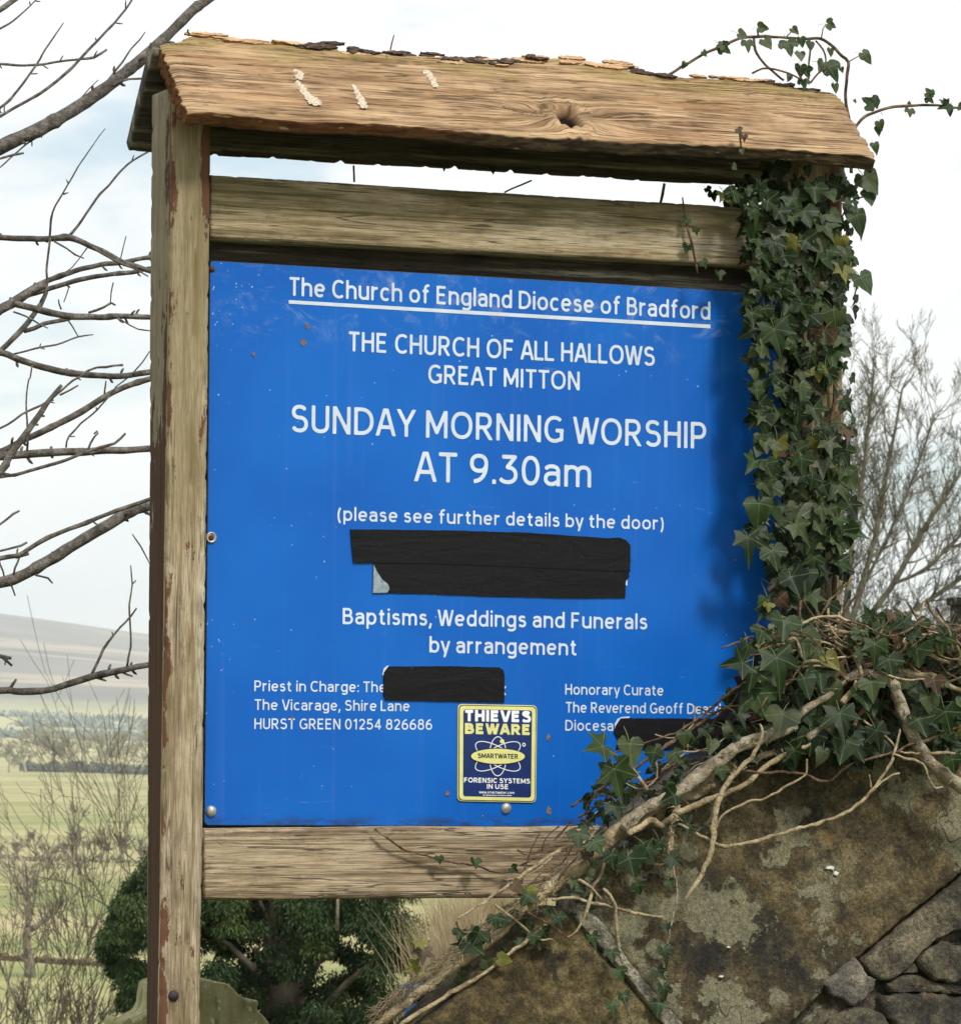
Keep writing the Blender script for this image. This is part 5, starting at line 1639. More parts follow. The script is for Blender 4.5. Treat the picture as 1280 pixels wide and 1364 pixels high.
# ---------------------------------------------------------------- old ivy sprawling over the wall
ib = on_y(1180, 1364, YW+0.1)
ivy_b = empty('ivy_plant', (ib.x, YW+0.1, 0.0), 'old ivy sprawling over the stone wall with thick pale twisted stems', 'ivy')
IB = Ivy(ivy_b)
YS = YW-0.015
STEMS = [
    # the thick pale rope running down to the left
    ([(455, 1405, 9), (505, 1364, 10), (560, 1322, 10), (615, 1282, 11), (655, 1252, 12), (690, 1218, 15), (716, 1196, 17), (745, 1174, 18), (775, 1150, 20), (800, 1128, 22), (822, 1108, 22), (850, 1090, 20), (880, 1072, 18), (910, 1062, 17), (940, 1050, 14), (975, 1030, 12), (1010, 1010, 11), (1040, 1000, 10), (1078, 992, 8)], YS+0.01, 'stem_pale'),
    ([(830, 1104, 14), (862, 1078, 17), (900, 1058, 18), (930, 1035, 19), (958, 1012, 18), (984, 995, 17), (1010, 984, 16), (1036, 978, 13), (1060, 968, 10)], YS-0.012, 'stem_grey'),
    ([(862, 1090, 12), (900, 1066, 13), (935, 1048, 13), (968, 1020, 13), (995, 1003, 11), (1020, 990, 10)], YS+0.014, 'stem_pale'),
    ([(838, 1112, 9), (866, 1094, 9), (880, 1100, 8), (900, 1084, 8), (935, 1070, 8), (990, 1046, 8), (1030, 1014, 8), (1070, 995, 7), (1078, 990, 5)], YS-0.022, 'stem_pale'),
    ([(900, 1062, 10), (902, 1085, 11), (895, 1100, 10), (893, 1120, 9), (892, 1140, 7)], YS-0.018, 'stem_pale'),
    # big grey stem coming in from the right
    ([(1330, 1072, 20), (1280, 1046, 19), (1250, 1026, 18), (1228, 1002, 17), (1213, 975, 17), (1203, 950, 16), (1196, 925, 16), (1184, 908, 15), (1165, 899, 13), (1148, 897, 11), (1132, 902, 10), (1118, 914, 9), (1105, 926, 10), (1080, 942, 10), (1055, 960, 10), (1020, 982, 9)], YS-0.02, 'stem_grey'),
    ([(1120, 914, 8), (1135, 898, 9), (1150, 888, 9), (1165, 884, 7)], YS-0.012, 'stem_brown'),
    ([(1138, 872, 5), (1144, 888, 6), (1148, 902, 6), (1152, 914, 5)], YS-0.03, 'stem_pale'),
    ([(1122, 936, 9), (1134, 922, 9), (1142, 908, 8)], YS-0.03, 'stem_pale'),
    ([(1074, 984, 9), (1090, 974, 9), (1104, 966, 8)], YS-0.025, 'stem_grey'),
    ([(1137, 968, 7), (1142, 955, 7), (1155, 940, 7), (1164, 925, 6)], YS-0.03, 'stem_brown'),
    ([(1070, 884, 5), (1078, 881, 6), (1094, 886, 6), (1108, 898, 6), (1120, 912, 6)], YS-0.02, 'stem_pale'),
    # web of thin shoots in front of the big slab
    ([(903, 1098, 4), (920, 1106, 4), (946, 1120, 4.5), (965, 1128, 5), (992, 1125, 5), (1020, 1117, 5), (1056, 1106, 5), (1090, 1097, 5.5), (1120, 1086, 5), (1145, 1070, 5), (1163, 1052, 5), (1178, 1030, 4.5), (1190, 1008, 4)], YW-0.045, 'stem_pale'),
    ([(1163, 1052, 3), (1175, 1042, 3), (1190, 1032, 2.5), (1198, 1031, 2)], YW-0.045, 'stem_pale'),
    ([(1161, 1050, 3), (1160, 1040, 2.5), (1158, 1031, 2)], YW-0.045, 'stem_pale'),
    ([(982, 1026, 3.5), (1010, 1030, 3.5), (1050, 1029, 3.5), (1075, 1033, 3.5), (1088, 1040, 3.5), (1102, 1041, 3.5), (1118, 1030, 3.5), (1134, 1018, 3.5), (1160, 1010, 3.5), (1188, 1003, 3.5), (1210, 993, 4), (1240, 985, 4), (1262, 975, 3.5), (1290, 966, 3)], YW-0.040, 'stem_brown'),
    ([(1075, 1012, 3), (1075, 1028, 3), (1066, 1036, 3.5), (1044, 1050, 3.5), (1020, 1064, 3.5), (992, 1070, 3.5), (968, 1082, 3.5), (957, 1094, 3), (952, 1108, 3)], YW-0.040, 'stem_pale'),
    ([(1012, 965, 4), (1016, 975, 4.5), (1010, 994, 5), (1000, 1010, 6), (986, 1025, 6.5), (970, 1042, 7), (960, 1060, 7.5), (954, 1080, 8), (951, 1100, 8), (949, 1122, 8), (945, 1140, 7), (936, 1160, 6.5), (925, 1180, 6), (912, 1200, 5)], YW-0.055, 'stem_pale'),
    ([(1190, 1005, 4), (1205, 1010, 4), (1222, 1014, 4), (1232, 1022, 4), (1238, 1040, 3.5), (1246, 1051, 3), (1256, 1048, 2.5)], YW-0.045, 'stem_pale'),
    ([(1195, 1002, 3), (1225, 1004, 3.5), (1260, 1003, 4), (1290, 1007, 4)], YW-0.040, 'stem_pale'),
    ([(1188, 1008, 3), (1192, 1000, 4), (1196, 985, 3.5), (1198, 972, 2.5)], YW-0.045, 'stem_pale'),
    ([(1150, 960, 3), (1165, 972, 3), (1180, 982, 3), (1192, 996, 3.5)], YW-0.038, 'stem_pale'),
    # shoots at the joint lower left
    ([(610, 1224, 3), (640, 1205, 4), (680, 1178, 4.5), (720, 1150, 4.5), (750, 1130, 5), (782, 1122, 5), (800, 1115, 6)], YW-0.030, 'stem_pale'),
    ([(735, 1198, 4), (760, 1197, 4), (790, 1203, 4), (822, 1210, 4), (850, 1218, 4), (882, 1223, 4)], YW-0.035, 'stem_pale'),
    ([(804, 1184, 4), (812, 1192, 4.5), (820, 1210, 4.5), (822, 1235, 4.5), (824, 1262, 4), (830, 1283, 3.5)], YW-0.040, 'stem_pale'),
    ([(808, 1147, 4), (800, 1165, 4.5), (790, 1182, 5), (786, 1198, 5), (780, 1220, 4), (770, 1238, 3.5), (756, 1250, 3)], YW-0.040, 'stem_pale'),
    ([(770, 1172, 4), (785, 1180, 4), (795, 1192, 3.5), (802, 1200, 3)], YW-0.045, 'stem_pale'),
    ([(660, 1206, 3), (680, 1222, 3.5), (700, 1238, 3), (710, 1248, 2.5), (722, 1252, 2.5), (736, 1252, 2)], YW-0.030, 'stem_pale'),
    ([(700, 1214, 3), (725, 1228, 3), (745, 1240, 2.5), (760, 1254, 2)], YW-0.030, 'stem_brown'),
    ([(608, 1228, 3), (616, 1242, 3), (640, 1242, 3), (668, 1235, 3.5), (690, 1222, 4)], YW-0.020, 'stem_brown'),
    ([(470, 1420, 6), (540, 1362, 6), (590, 1330, 6), (640, 1300, 5), (690, 1262, 5), (730, 1232, 5)], YS+0.002, 'stem_pale'),
    ([(430, 1425, 8), (500, 1372, 9), (545, 1335, 9), (580, 1310, 9), (600, 1285, 9), (618, 1262, 8), (640, 1240, 7)], YS+0.03, 'stem_pale'),
    ([(840, 1142, 3), (860, 1150, 3), (880, 1152, 3), (905, 1140, 3)], YW-0.03, 'stem_brown'),
    ([(500, 1105, 2.5), (520, 1121, 3), (545, 1133, 3.2), (575, 1142, 3.2), (605, 1149, 3.2), (635, 1154, 3), (665, 1162, 2.8), (700, 1162, 2.5)], YR-0.012, 'stem_brown'),
    ([(894, 1145, 4), (898, 1170, 3.5), (902, 1195, 3), (896, 1220, 3), (890, 1250, 3), (886, 1275, 2.5)], YW-0.03, 'stem_grey'),
    ([(886, 1275, 2.5), (884, 1300, 2.5), (888, 1330, 2.5), (884, 1370, 2.5)], YW-0.028, 'stem_grey'),
    # arcs at the top of the wall
    ([(795, 992, 4), (815, 1003, 5), (835, 1018, 5), (850, 1035, 5.5), (862, 1054, 5)], YW-0.03, 'stem_pale'),
    ([(1054, 842, 3), (1070, 830, 3.5), (1090, 822, 4), (1115, 822, 4), (1135, 832, 4), (1150, 846, 3.5)], YW-0.01, 'stem_pale'),
    ([(1055, 855, 3.5), (1075, 846, 4), (1090, 840, 4.5), (1120, 841, 5), (1140, 848, 4.5), (1152, 852, 4)], YW-0.02, 'stem_pale'),
    ([(1000, 948, 6), (1012, 920, 6), (1022, 895, 6), (1030, 870, 5)], YW-0.02, 'stem_brown'),
    ([(960, 864, 2.5), (975, 859, 3), (990, 852, 3), (1004, 848, 3)], YW+0.03, 'stem_brown'),
    ([(1190, 866, 6), (1196, 852, 6), (1206, 862, 5.5), (1196, 874, 6), (1200, 882, 5)], YW-0.03, 'stem_pale'),
    ([(1190, 808, 4), (1210, 824, 4), (1232, 836, 3.5), (1262, 842, 3), (1285, 838, 3)], YW-0.03, 'stem_brown'),
    ([(1285, 842, 3), (1260, 854, 3), (1235, 866, 3), (1200, 874, 3)], YW-0.04, 'stem_brown'),
    ([(1190, 893, 8), (1215, 898, 9), (1240, 902, 9), (1262, 912, 9), (1290, 922, 8)], YW-0.02, 'stem_pale'),
    ([(1216, 866, 4), (1236, 870, 6), (1250, 878, 5), (1265, 884, 4)], YW-0.03, 'stem_pale'),
    ([(1228, 846, 3.5), (1248, 846, 4), (1262, 852, 4), (1274, 862, 4), (1280, 874, 4)], YW-0.03, 'stem_pale'),
    ([(815, 1004, 2), (900, 975, 3), (940, 950, 4), (975, 920, 4), (1000, 905, 4)], YW-0.01, 'stem_brown'),
    ([(760, 1075, 3), (800, 1050, 4), (850, 1020, 4.5), (900, 985, 5), (930, 965, 5), (965, 942, 4)], YW-0.00, 'stem_brown'),
    ([(770, 1090, 3), (820, 1060, 4), (870, 1035, 4.5), (905, 1010, 4)], YW+0.01, 'stem_brown'),
]
for i, (pts, y, mt_) in enumerate(STEMS):
    V, Fc = pstem(pts, y, 10 if max(q[2] for q in pts) > 9 else 6, 0.005, 0.34, i*2.1, 0.0026)
    a_ = Acc(); a_.add(V, Fc)
    # little rootlets and knuckles
    if max(q[2] for q in pts) > 9:
        for _ in range(44):
            q = pts[LR.randrange(len(pts)-1)]; q2 = pts[min(len(pts)-1, pts.index(q)+1)]; t = LR.random()
            px_ = q[0]+(q2[0]-q[0])*t; py_ = q[1]+(q2[1]-q[1])*t
            big_ = LR.random() < 0.3; sc_ = 1.0 if big_ else 0.55
            dx, dy = LR.uniform(-14, 14)*sc_, LR.uniform(-12, 14)*sc_
            V, Fc = pstem([(px_, py_, 2.4*sc_), (px_+dx*0.5, py_+dy*0.6, 1.8*sc_), (px_+dx, py_+dy, 1.0*sc_)], y-0.010, 5, 0.005, 0.1, i)
            a_.add(V, Fc)
    a_.build('stem', M[mt_], ivy_b)
# tangle of thinner stems on the crest of the wall
a1 = Acc(); a2 = Acc()
for i in range(190):
    cx_ = LR.uniform(1040, 1300); cy_ = LR.uniform(836, 905)+max(0, (1060-cx_))*0.3
    L = LR.uniform(30, 110); an = LR.gauss(0.12, 0.45); bend = LR.gauss(0, 0.7)
    pts = []
    for t in (-0.5, -0.25, 0, 0.25, 0.5):
        pts.append((cx_+math.cos(an+bend*t)*L*t, cy_+math.sin(an+bend*t)*L*t+LR.uniform(-5, 5), LR.uniform(1.6, 4.2), LR.uniform(-0.012, 0.012)))
    V, Fc = pstem(pts, YW+LR.uniform(-0.06, 0.14), 5, 0.009, 0.1, i)
    (a1 if i % 3 else a2).add(V, Fc)
for i in range(70):      # brown trailing shoots on the slope down to the left
    t0 = LR.random()
    cx_ = 700+t0*330; cy_ = 1175-t0*240+LR.uniform(-45, 25)
    L = LR.uniform(25, 80); an = LR.gauss(-0.6, 0.35); bend = LR.gauss(0, 0.8)
    pts = [(cx_+math.cos(an+bend*t)*L*t, cy_+math.sin(an+bend*t)*L*t, LR.uniform(1.3, 2.8)) for t in (-0.5, -0.2, 0.2, 0.5)]
    V, Fc = pstem(pts, YW+LR.uniform(-0.03, 0.10), 5, 0.009, 0.1, i)
    (a1 if i % 2 else a2).add(V, Fc)
a1.build('tangled_stems', M['stem_brown'], ivy_b, kind='stuff')
a2.build('tangled_stems', M['stem_pale'], ivy_b, kind='stuff')
# straw-like rootlets clinging to the lower rope
a3 = Acc()
for i in range(700):
    t0 = LR.random()
    cx_ = 490+t0*260; cy_ = 1368-t0*200+LR.uniform(-20, 14)
    L = LR.uniform(8, 26); an = LR.gauss(-0.65, 0.5)
    pts = [(cx_-math.cos(an)*L/2, cy_-math.sin(an)*L/2, 1.2), (cx_+LR.uniform(-2, 2), cy_+LR.uniform(-2, 2), 1.3), (cx_+math.cos(an)*L/2, cy_+math.sin(an)*L/2, 0.8)]
    V, Fc = pstem(pts, YS+LR.uniform(-0.018, 0.10), 3, 0.01, 0)
    a3.add(V, Fc)
a3.build('rootlets', M['stem_pale'], ivy_b, kind='stuff')

HB = [
    (975, 885, 50, -1.4, 0.25, 0), (790, 1000, 48, -1.2, 0.55, 0), (820, 1042, 58, 0.15, 0.55, 0), (838, 1005, 46, 0.0, 0.65, 2), (820, 1085, 34, 0.2, 0.35, 0), (912, 985, 26, 0.1, 0.65, 2),
    (870, 1010, 26, -0.2, 0.45, 1), (1035, 895, 62, 0.1, 0.45, 0), (1012, 940, 54, 0.3, 0.55, 1), (1040, 965, 46, -0.2, 0.78, 1), (1068, 862, 46, 0.0, 0.65, 1), (1040, 840, 44, -0.2, 0.45, 1),
    (1105, 930, 44, 0.0, 0.65, 2), (1120, 968, 58, 0.1, 0.25, 0), (1148, 935, 40, 0.2, 0.35, 1), (1122, 1000, 44, -0.3, 0.35, 2), (1080, 990, 42, 0.0, 0.25, 1), (1060, 1010, 34, 0.3, 0.25, 0),
    (1160, 920, 38, 0.0, 0.65, 1), (1150, 852, 38, 0.2, 0.55, 1), (1175, 846, 42, 0.1, 0.45, 1), (1165, 870, 40, 0.0, 0.55, 0), (1205, 838, 36, 0.1, 0.25, 0), (1222, 875, 38, 0.1, 0.55, 1),
    (1255, 858, 34, 0.0, 0.55, 1), (1185, 890, 40, 0.2, 0.25, 1), (1240, 940, 42, 0.2, 0.65, 2), (1225, 970, 40, 0.3, 0.25, 1), (1262, 960, 42, 0.3, 0.35, 1), (1270, 1020, 30, 0.2, 0.45, 1),
    (1140, 1000, 44, 0.5, 0.12, 1), (1170, 985, 42, 0.3, 0.12, 0), (1090, 905, 40, 0.0, 0.35, 1), (1072, 915, 38, 0.2, 0.35, 2), (1155, 815, 26, -2.6, 0.35, 0), (1186, 818, 22, -2.9, 0.95, 2),
    (1215, 840, 30, -2.7, 0.25, 0), (1170, 830, 26, 0.3, 0.45, 1), (1255, 840, 26, -2.6, 0.25, 1), (1105, 885, 32, 0.6, 0.86, 2), (1118, 895, 30, 0.9, 0.95, 1), (1195, 850, 26, 0.3, 0.95, 2),
    (1245, 915, 30, 0.2, 0.95, 1), (1095, 1010, 30, -0.2, 0.78, 2), (890, 1062, 30, -1.3, 0.12, 1), (906, 1100, 36, -1.5, 0.12, 0), (960, 1032, 22, 0.2, 0.65, 1), (985, 962, 30, 0.3, 0.25, 0),
    (1000, 925, 30, 0.2, 0.35, 1), (945, 995, 26, -0.3, 0.65, 2), (900, 1010, 24, 0.5, 0.45, 1), (1000, 905, 40, -0.2, 0.35, 1), (995, 870, 36, 0.0, 0.35, 0), (1010, 850, 34, -0.5, 0.45, 1),
    (585, 1147, 15, 0.1, 0.45, 1), (632, 1152, 18, 0.0, 0.55, 1), (685, 1160, 15, 0.9, 0.45, 1), (705, 1195, 30, 0.2, 0.86, 2), (698, 1200, 26, -0.6, 0.45, 1), (770, 1120, 30, 0.0, 0.45, 1),
    (795, 1130, 30, 0.5, 0.55, 1), (815, 1148, 30, 0.2, 0.35, 1), (840, 1155, 38, 0.2, 0.25, 1), (865, 1140, 36, 0.4, 0.25, 0), (880, 1130, 26, 0.2, 0.25, 0), (850, 1185, 20, 0.2, 0.35, 1),
    (892, 1180, 18, 0.3, 0.55, 1), (900, 1150, 30, 0.8, 0.12, 0), (790, 1255, 24, 0.3, 0.55, 0), (710, 1252, 20, 0.0, 0.55, 1), (745, 1228, 22, 0.3, 0.25, 1), (635, 1250, 26, -0.5, 0.25, 1),
    (632, 1262, 34, 0.9, 0.35, 2), (660, 1230, 24, 0.1, 0.45, 1), (560, 1278, 34, -0.2, 0.95, 0), (548, 1290, 26, -1.3, 0.86, 0), (815, 1275, 22, 0.1, 0.45, 1), (826, 1300, 22, 0.3, 0.45, 1),
    (830, 1335, 26, 0.1, 0.45, 0), (885, 1275, 30, 0.1, 0.35, 0), (880, 1300, 24, 0.6, 0.12, 0), (884, 1325, 30, 0.1, 0.35, 0), (888, 1240, 18, 0.2, 0.12, 0), (875, 1345, 26, -0.2, 0.45, 1), (815, 1345, 22, 0.2, 0.55, 1),
    (690, 1185, 26, 0.8, 0.95, 2), (780, 1145, 26, 0.3, 0.95, 1), (1145, 875, 24, 0.0, 0.65, 0), (560, 1262, 20, 0.4, 0.86, 0),
]
for px_, py_, sz, an, ti_, kd in HB:
    dep = YW-0.05
    if px_ < 700 and py_ < 1170: dep = YR-0.02
    s_ = sz*PX*0.88
    off = Vector((math.sin(an), 0, -math.cos(an)))*(-0.40*s_)
    IB.leaf(on_y(px_, py_, dep+LR.uniform(-0.012, 0.012))+off, s_, an, ti_, kd, face=Vector((LR.uniform(-0.5, 0.25), -1.0, LR.uniform(0.0, 0.7))))
poly_b = [(800, 1110), (760, 1090), (770, 1060), (800, 1010), (850, 1000), (905, 972), (960, 935), (985, 895), (1000, 850), (1050, 825), (1120, 822), (1190, 818), (1250, 828), (1310, 840), (1310, 1000), (1240, 985), (1170, 1000), (1130, 1020), (1080, 1008), (1040, 1010),
          (980, 1020), (940, 1060), (890, 1090)]
cnt = 0
while cnt < 470:
    px_ = LR.uniform(755, 1310); py_ = LR.uniform(815, 1115)
    if not inside(poly_b, px_, py_): continue
    if px_ < 960 and LR.random() < 0.62: continue
    if px_ < 1012 and py_ < 975 and LR.random() < 0.8: continue
    cnt += 1
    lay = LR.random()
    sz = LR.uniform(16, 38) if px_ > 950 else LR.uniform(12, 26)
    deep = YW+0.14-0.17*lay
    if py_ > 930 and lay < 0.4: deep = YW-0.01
    IB.leaf(on_y(px_, py_, deep), sz*PX*0.88, LR.gauss(0.1, 0.7), LR.choice([0.0, 0.12, 0.25, 0.35]) if lay < 0.6 else None)  # darker tints for leaves further in, painting the shade of the tangle
for i in range(60):    # a few small leaves along the lower rope and over the joint
    t0 = LR.random(); px_ = 600+t0*270; py_ = 1275-t0*150+LR.uniform(-28, 40)
    IB.leaf(on_y(px_, py_, YW-0.02+LR.uniform(-0.02, 0.05)), LR.uniform(9, 20)*PX, LR.gauss(0.1, 0.9), None)
IB.build(299)
# dark litter that fills the heart of the tangle
mt, k, b = material('leaf_litter', 0.95, 0.1)
n = k.noise(k.pos(), 60.0, 5.0, 0.7)
k.put(b.inputs['Base Color'], k.ramp(n, [(0.35, (0.012, 0.009, 0.006)), (0.5, (0.04, 0.024, 0.014)), (0.66, (0.10, 0.058, 0.032))]))
k.put(b.inputs['Normal'], k.bump(n, 1.0, 0.01))
M['litter'] = mt
lp = [(985, 1030), (1010, 975), (1035, 925), (1062, 880), (1115, 858), (1200, 852), (1300, 866), (1420, 890), (1420, 985), (1280, 975), (1180, 985), (1100, 990), (1020, 1010)]
o = stone('litter', lp, YW+0.06, 0.14, M['litter'], ivy_b, 0.0, 0.03, 0.05, 24, seed=40.0, edge_rough=0.01)
o['kind'] = 'stuff'
# ================================================================== the land
C0 = Vector((CAM.x, CAM.y, 0))
FW2 = Vector((_fw.x, _fw.y, 0)).normalized(); RT2 = Vector((FW2.y, -FW2.x, 0))
PROF = [(0, -1.6), (9, -1.6), (14, -1.8), (30, -3.4), (60, -6.3), (110, -10.0), (1150, -10.0), (1400, -8.0), (1900, -3.5), (2600, 4.0), (3100, 25.0), (3700, 68.0), (4300, 106.0), (4900, 136.0), (5300, 143.0), (5700, 132.0), (6400, 146.0), (6900, 150.0), (7600, 120.0), (9000, 60.0)]


def rel_h(d):
    for (a, h0), (b_, h1) in zip(PROF, PROF[1:]):
        if d <= b_:
            t = (d-a)/(b_-a)
            return h0+(h1-h0)*t
    return PROF[-1][1]


def ground_z(x, y):
    dx, dy = x-C0.x, y-C0.y
    d = math.hypot(dx, dy)
    az = math.atan2(dx*RT2.x+dy*RT2.y, dx*FW2.x+dy*FW2.y)
    h = rel_h(d)
    if d > 2300:
        f = min(1.0, (d-2300)/1500)
        ridge = 1.0-4.6*(az+0.115)
        ridge = max(0.50, min(1.25, ridge))
        if d < 5900: h = h*(1+(ridge-1)*f)
        h += f*(mn.noise(Vector((x/900, y/900, 0)))*6+mn.noise(Vector((x/330, y/330, 3)))*4)
    elif d > 40:
        f = min(1.0, (d-40)/100)
        h += f*(mn.noise(Vector((x/70, y/70, 1)))*0.5+mn.noise(Vector((x/300, y/300, 1)))*0.9)-f*0.5
    else:
        h += 0.03*mn.noise(Vector((x*0.7, y*0.7, 5)))
    return h+EYE


rads = [0.0]
r_ = 0.6
while r_ < 9000:
    rads.append(r_); r_ *= 1.045 if r_ > 40 else 1.16
rads.append(9000.0)
# finer sectors in the direction of view
angs = []
a_ = -math.pi
while a_ < math.pi-1e-6:
    angs.append(a_); a_ += 0.006 if abs(a_) < 0.16 else (0.02 if abs(a_) < 0.5 else 0.09)
V = []
for r_ in rads[1:]:
    for a_ in angs:
        q = C0+(FW2*math.cos(a_)+RT2*math.sin(a_))*r_
        V.append((q.x, q.y, ground_z(q.x, q.y)))
V.append((C0.x, C0.y, ground_z(C0.x, C0.y)))
na = len(angs); Fc = []
for i in range(len(rads)-2):
    for j in range(na):
        j2 = (j+1) % na
        Fc.append((i*na+j, i*na+j2, (i+1)*na+j2, (i+1)*na+j))
for j in range(na): Fc.append((len(V)-1, (j+1) % na, j))
mt, k, b = material('meadow_and_moor', 0.95, 0.1)
p = k.pos()
dv = k.n('ShaderNodeVectorMath', operation='DISTANCE'); k.put(dv.inputs[0], p); dv.inputs[1].default_value = tuple(C0)
d = dv.outputs['Value']
n1 = k.noise(p, 0.011, 4.0, 0.6); n2 = k.noise(p, 0.07, 5.0, 0.65); n3 = k.noise(p, 1.5, 4.0, 0.6)
grass = k.mix(k.step(n1, 0.40, 0.60), (0.26, 0.28, 0.105), (0.45, 0.395, 0.21))
grass = k.mix(k.step(n2, 0.42, 0.66), grass, (0.50, 0.42, 0.23))
grass = k.mix(k.step(n3, 0.3, 0.7), k.mix(1.0, grass, (0.75, 0.78, 0.7), 'MULTIPLY'), grass)
far = k.noise(p, 0.0024, 3.0, 0.5)
fields = k.mix(k.step(k.voro(p, 0.0042, 'Distance'), 0.3, 0.6), (0.24, 0.30, 0.10), (0.42, 0.38, 0.19))
fields = k.mix(k.step(far, 0.45, 0.6), fields, (0.45, 0.42, 0.2))
col_ = k.mix(k.step(d, 1100.0, 1500.0), grass, fields)
m1 = k.noise(k.scale(p, (1, 1, 3)), 0.0016, 6.0, 0.62, 0.4)
moor = k.ramp(m1, [(0.34, (0.075, 0.060, 0.065)), (0.48, (0.14, 0.105, 0.105)), (0.60, (0.22, 0.18, 0.15)), (0.7, (0.17, 0.15, 0.11))])
ms_ = k.noise(k.scale(p, (0.0010, 0.004, 0.012), (0, 0, 0), (0, 0, 0.5)), 1.0, 4.0, 0.6)
moor = k.mix(k.step(ms_, 0.54, 0.62), moor, (0.38, 0.30, 0.20))
col_ = k.mix(k.step(d, 2700.0, 3200.0), col_, moor)
col_ = k.mix(k.step(d, 6000.0, 6200.0), col_, (0.55, 0.40, 0.14))  # farthest ridge turned golden: sunlight painted into the ground colour
near = k.mix(k.step(k.noise(p, 6.0, 4.0, 0.6), 0.4, 0.6), (0.07, 0.10, 0.025), (0.14, 0.13, 0.05))
col_ = k.mix(k.step(d, 40.0, 80.0), near, col_)
k.put(b.inputs['Base Color'], col_)
k.put(b.inputs['Normal'], k.bump(n3, 0.4, 0.1))
M['land'] = mt
g_ = mesh_obj('ground', V, Fc, M['land'], None, True)
g_['kind'] = 'structure'
bm_ = bmesh.new(); bm_.from_mesh(g_.data); bmesh.ops.recalc_face_normals(bm_, faces=bm_.faces)
if sum(f.normal.z for f in bm_.faces) < 0: bmesh.ops.reverse_faces(bm_, faces=bm_.faces)
bm_.to_mesh(g_.data); bm_.free()

# ================================================================== bare trees
def bark(name, c0, c1, c2, sc=12.0):
    mt, k, b = material(name, 0.9, 0.1)
    n = k.noise(k.pos(), sc, 4.0, 0.6)
    k.put(b.inputs['Base Color'], k.ramp(n, [(0.35, c0), (0.5, c1), (0.65, c2)]))
    return mt


M['bark_far'] = bark('distant_bark', (0.10, 0.085, 0.062), (0.16, 0.135, 0.10), (0.24, 0.20, 0.15), 2.0)
M['bark_olive'] = bark('olive_bark', (0.085, 0.078, 0.055), (0.15, 0.14, 0.10), (0.25, 0.235, 0.16), 4.0)
M['bark_mid'] = bark('grey_bark', (0.09, 0.075, 0.055), (0.18, 0.15, 0.11), (0.30, 0.26, 0.19), 6.0)
M['bark_near'] = bark('thin_shrub_bark', (0.06, 0.048, 0.034), (0.12, 0.10, 0.068), (0.20, 0.17, 0.12), 8.0)
M['bark_pale'] = bark('bleached_bark', (0.22, 0.18, 0.14), (0.34, 0.29, 0.23), (0.45, 0.40, 0.32), 3.0)


def grow(A, p, d, L, r, depth, R, spread=0.6, up=0.15, kids=(2, 4), shrink=0.68, sides=(6, 4, 3), gnarl=0.25, minr=0.0, zsplit=None):
    """one limb with its children; A is a list of accumulators, trunk first"""
    nseg = max(2, 5-max(0, 3-depth))
    P = [(p.copy(), r)]
    q = p.copy(); dd = d.normalized()
    for i in range(nseg):
        dd = (dd+Vector((R.gauss(0, gnarl), R.gauss(0, gnarl), R.gauss(0, gnarl)+up))*0.45).normalized()
        q = q+dd*(L/nseg)
        P.append((q.copy(), max(minr, r*(1-0.55*(i+1)/nseg))))
    lev = A[0] if (r > zsplit if zsplit else depth > 3) else A[1]
    sd = sides[0] if depth > 3 else (sides[1] if depth > 1 else sides[2])
    V, Fc = tube(P, sd)
    lev.add(V, Fc)
    if depth <= 0: return
    nk = R.randint(*kids)
    for i in range(nk):
        t = R.uniform(0.30, 1.0) if i else 1.0
        idx = min(nseg, max(1, int(round(t*nseg))))
        bp = P[idx][0]
        base = (P[idx][0]-P[idx-1][0]).normalized()
        sid = Vector((R.gauss(0, 1), R.gauss(0, 1), R.gauss(0, 0.8))).normalized()
        sid = (sid-base*sid.dot(base)).normalized()
        s_ = spread*R.uniform(0.55, 1.3) if i else spread*R.uniform(0.1, 0.5)
        nd = (base*math.cos(s_)+sid*math.sin(s_))
        grow(A, bp, nd, L*shrink*R.uniform(0.75, 1.15), P[idx][1]*R.uniform(0.58, 0.8), depth-1, R, spread, up, kids, shrink, sides, gnarl, minr, zsplit)


def tree(name, base, height, label, seed, mat, depth=5, r0=None, lean=0.0, group=None, spread=0.6, kids=(2, 4), minr=0.0, up=0.15, cat='tree', gnarl=0.25, stems=1, first=0.30, shrink=0.72, zsplit=None, part=('trunk', 'crown')):
    R = random.Random(seed)
    root = empty(name, base, label, cat, group)
    A = [Acc(), Acc()]
    r0 = r0 or height*0.028
    for s_ in range(stems):
        d = Vector((lean+R.gauss(0, 0.08 if stems == 1 else 0.34), R.gauss(0, 0.08 if stems == 1 else 0.34), 1)).normalized()
        grow(A, Vector(base)-Vector((0, 0, 0.2)), d, height*first, r0*R.uniform(0.7, 1.0), depth, R, spread, up, kids, shrink, (7, 4, 3), gnarl, minr, zsplit)
    if A[0].n: A[0].build(part[0], mat, root)
    if A[1].n: A[1].build(part[1], mat, root)
    return root


def ground_at(px, py_base, dist):
    """spot on the land at that distance under the picture column px"""
    q = at_dist(px, py_base, dist)
    return Vector((q.x, q.y, ground_z(q.x, q.y)))


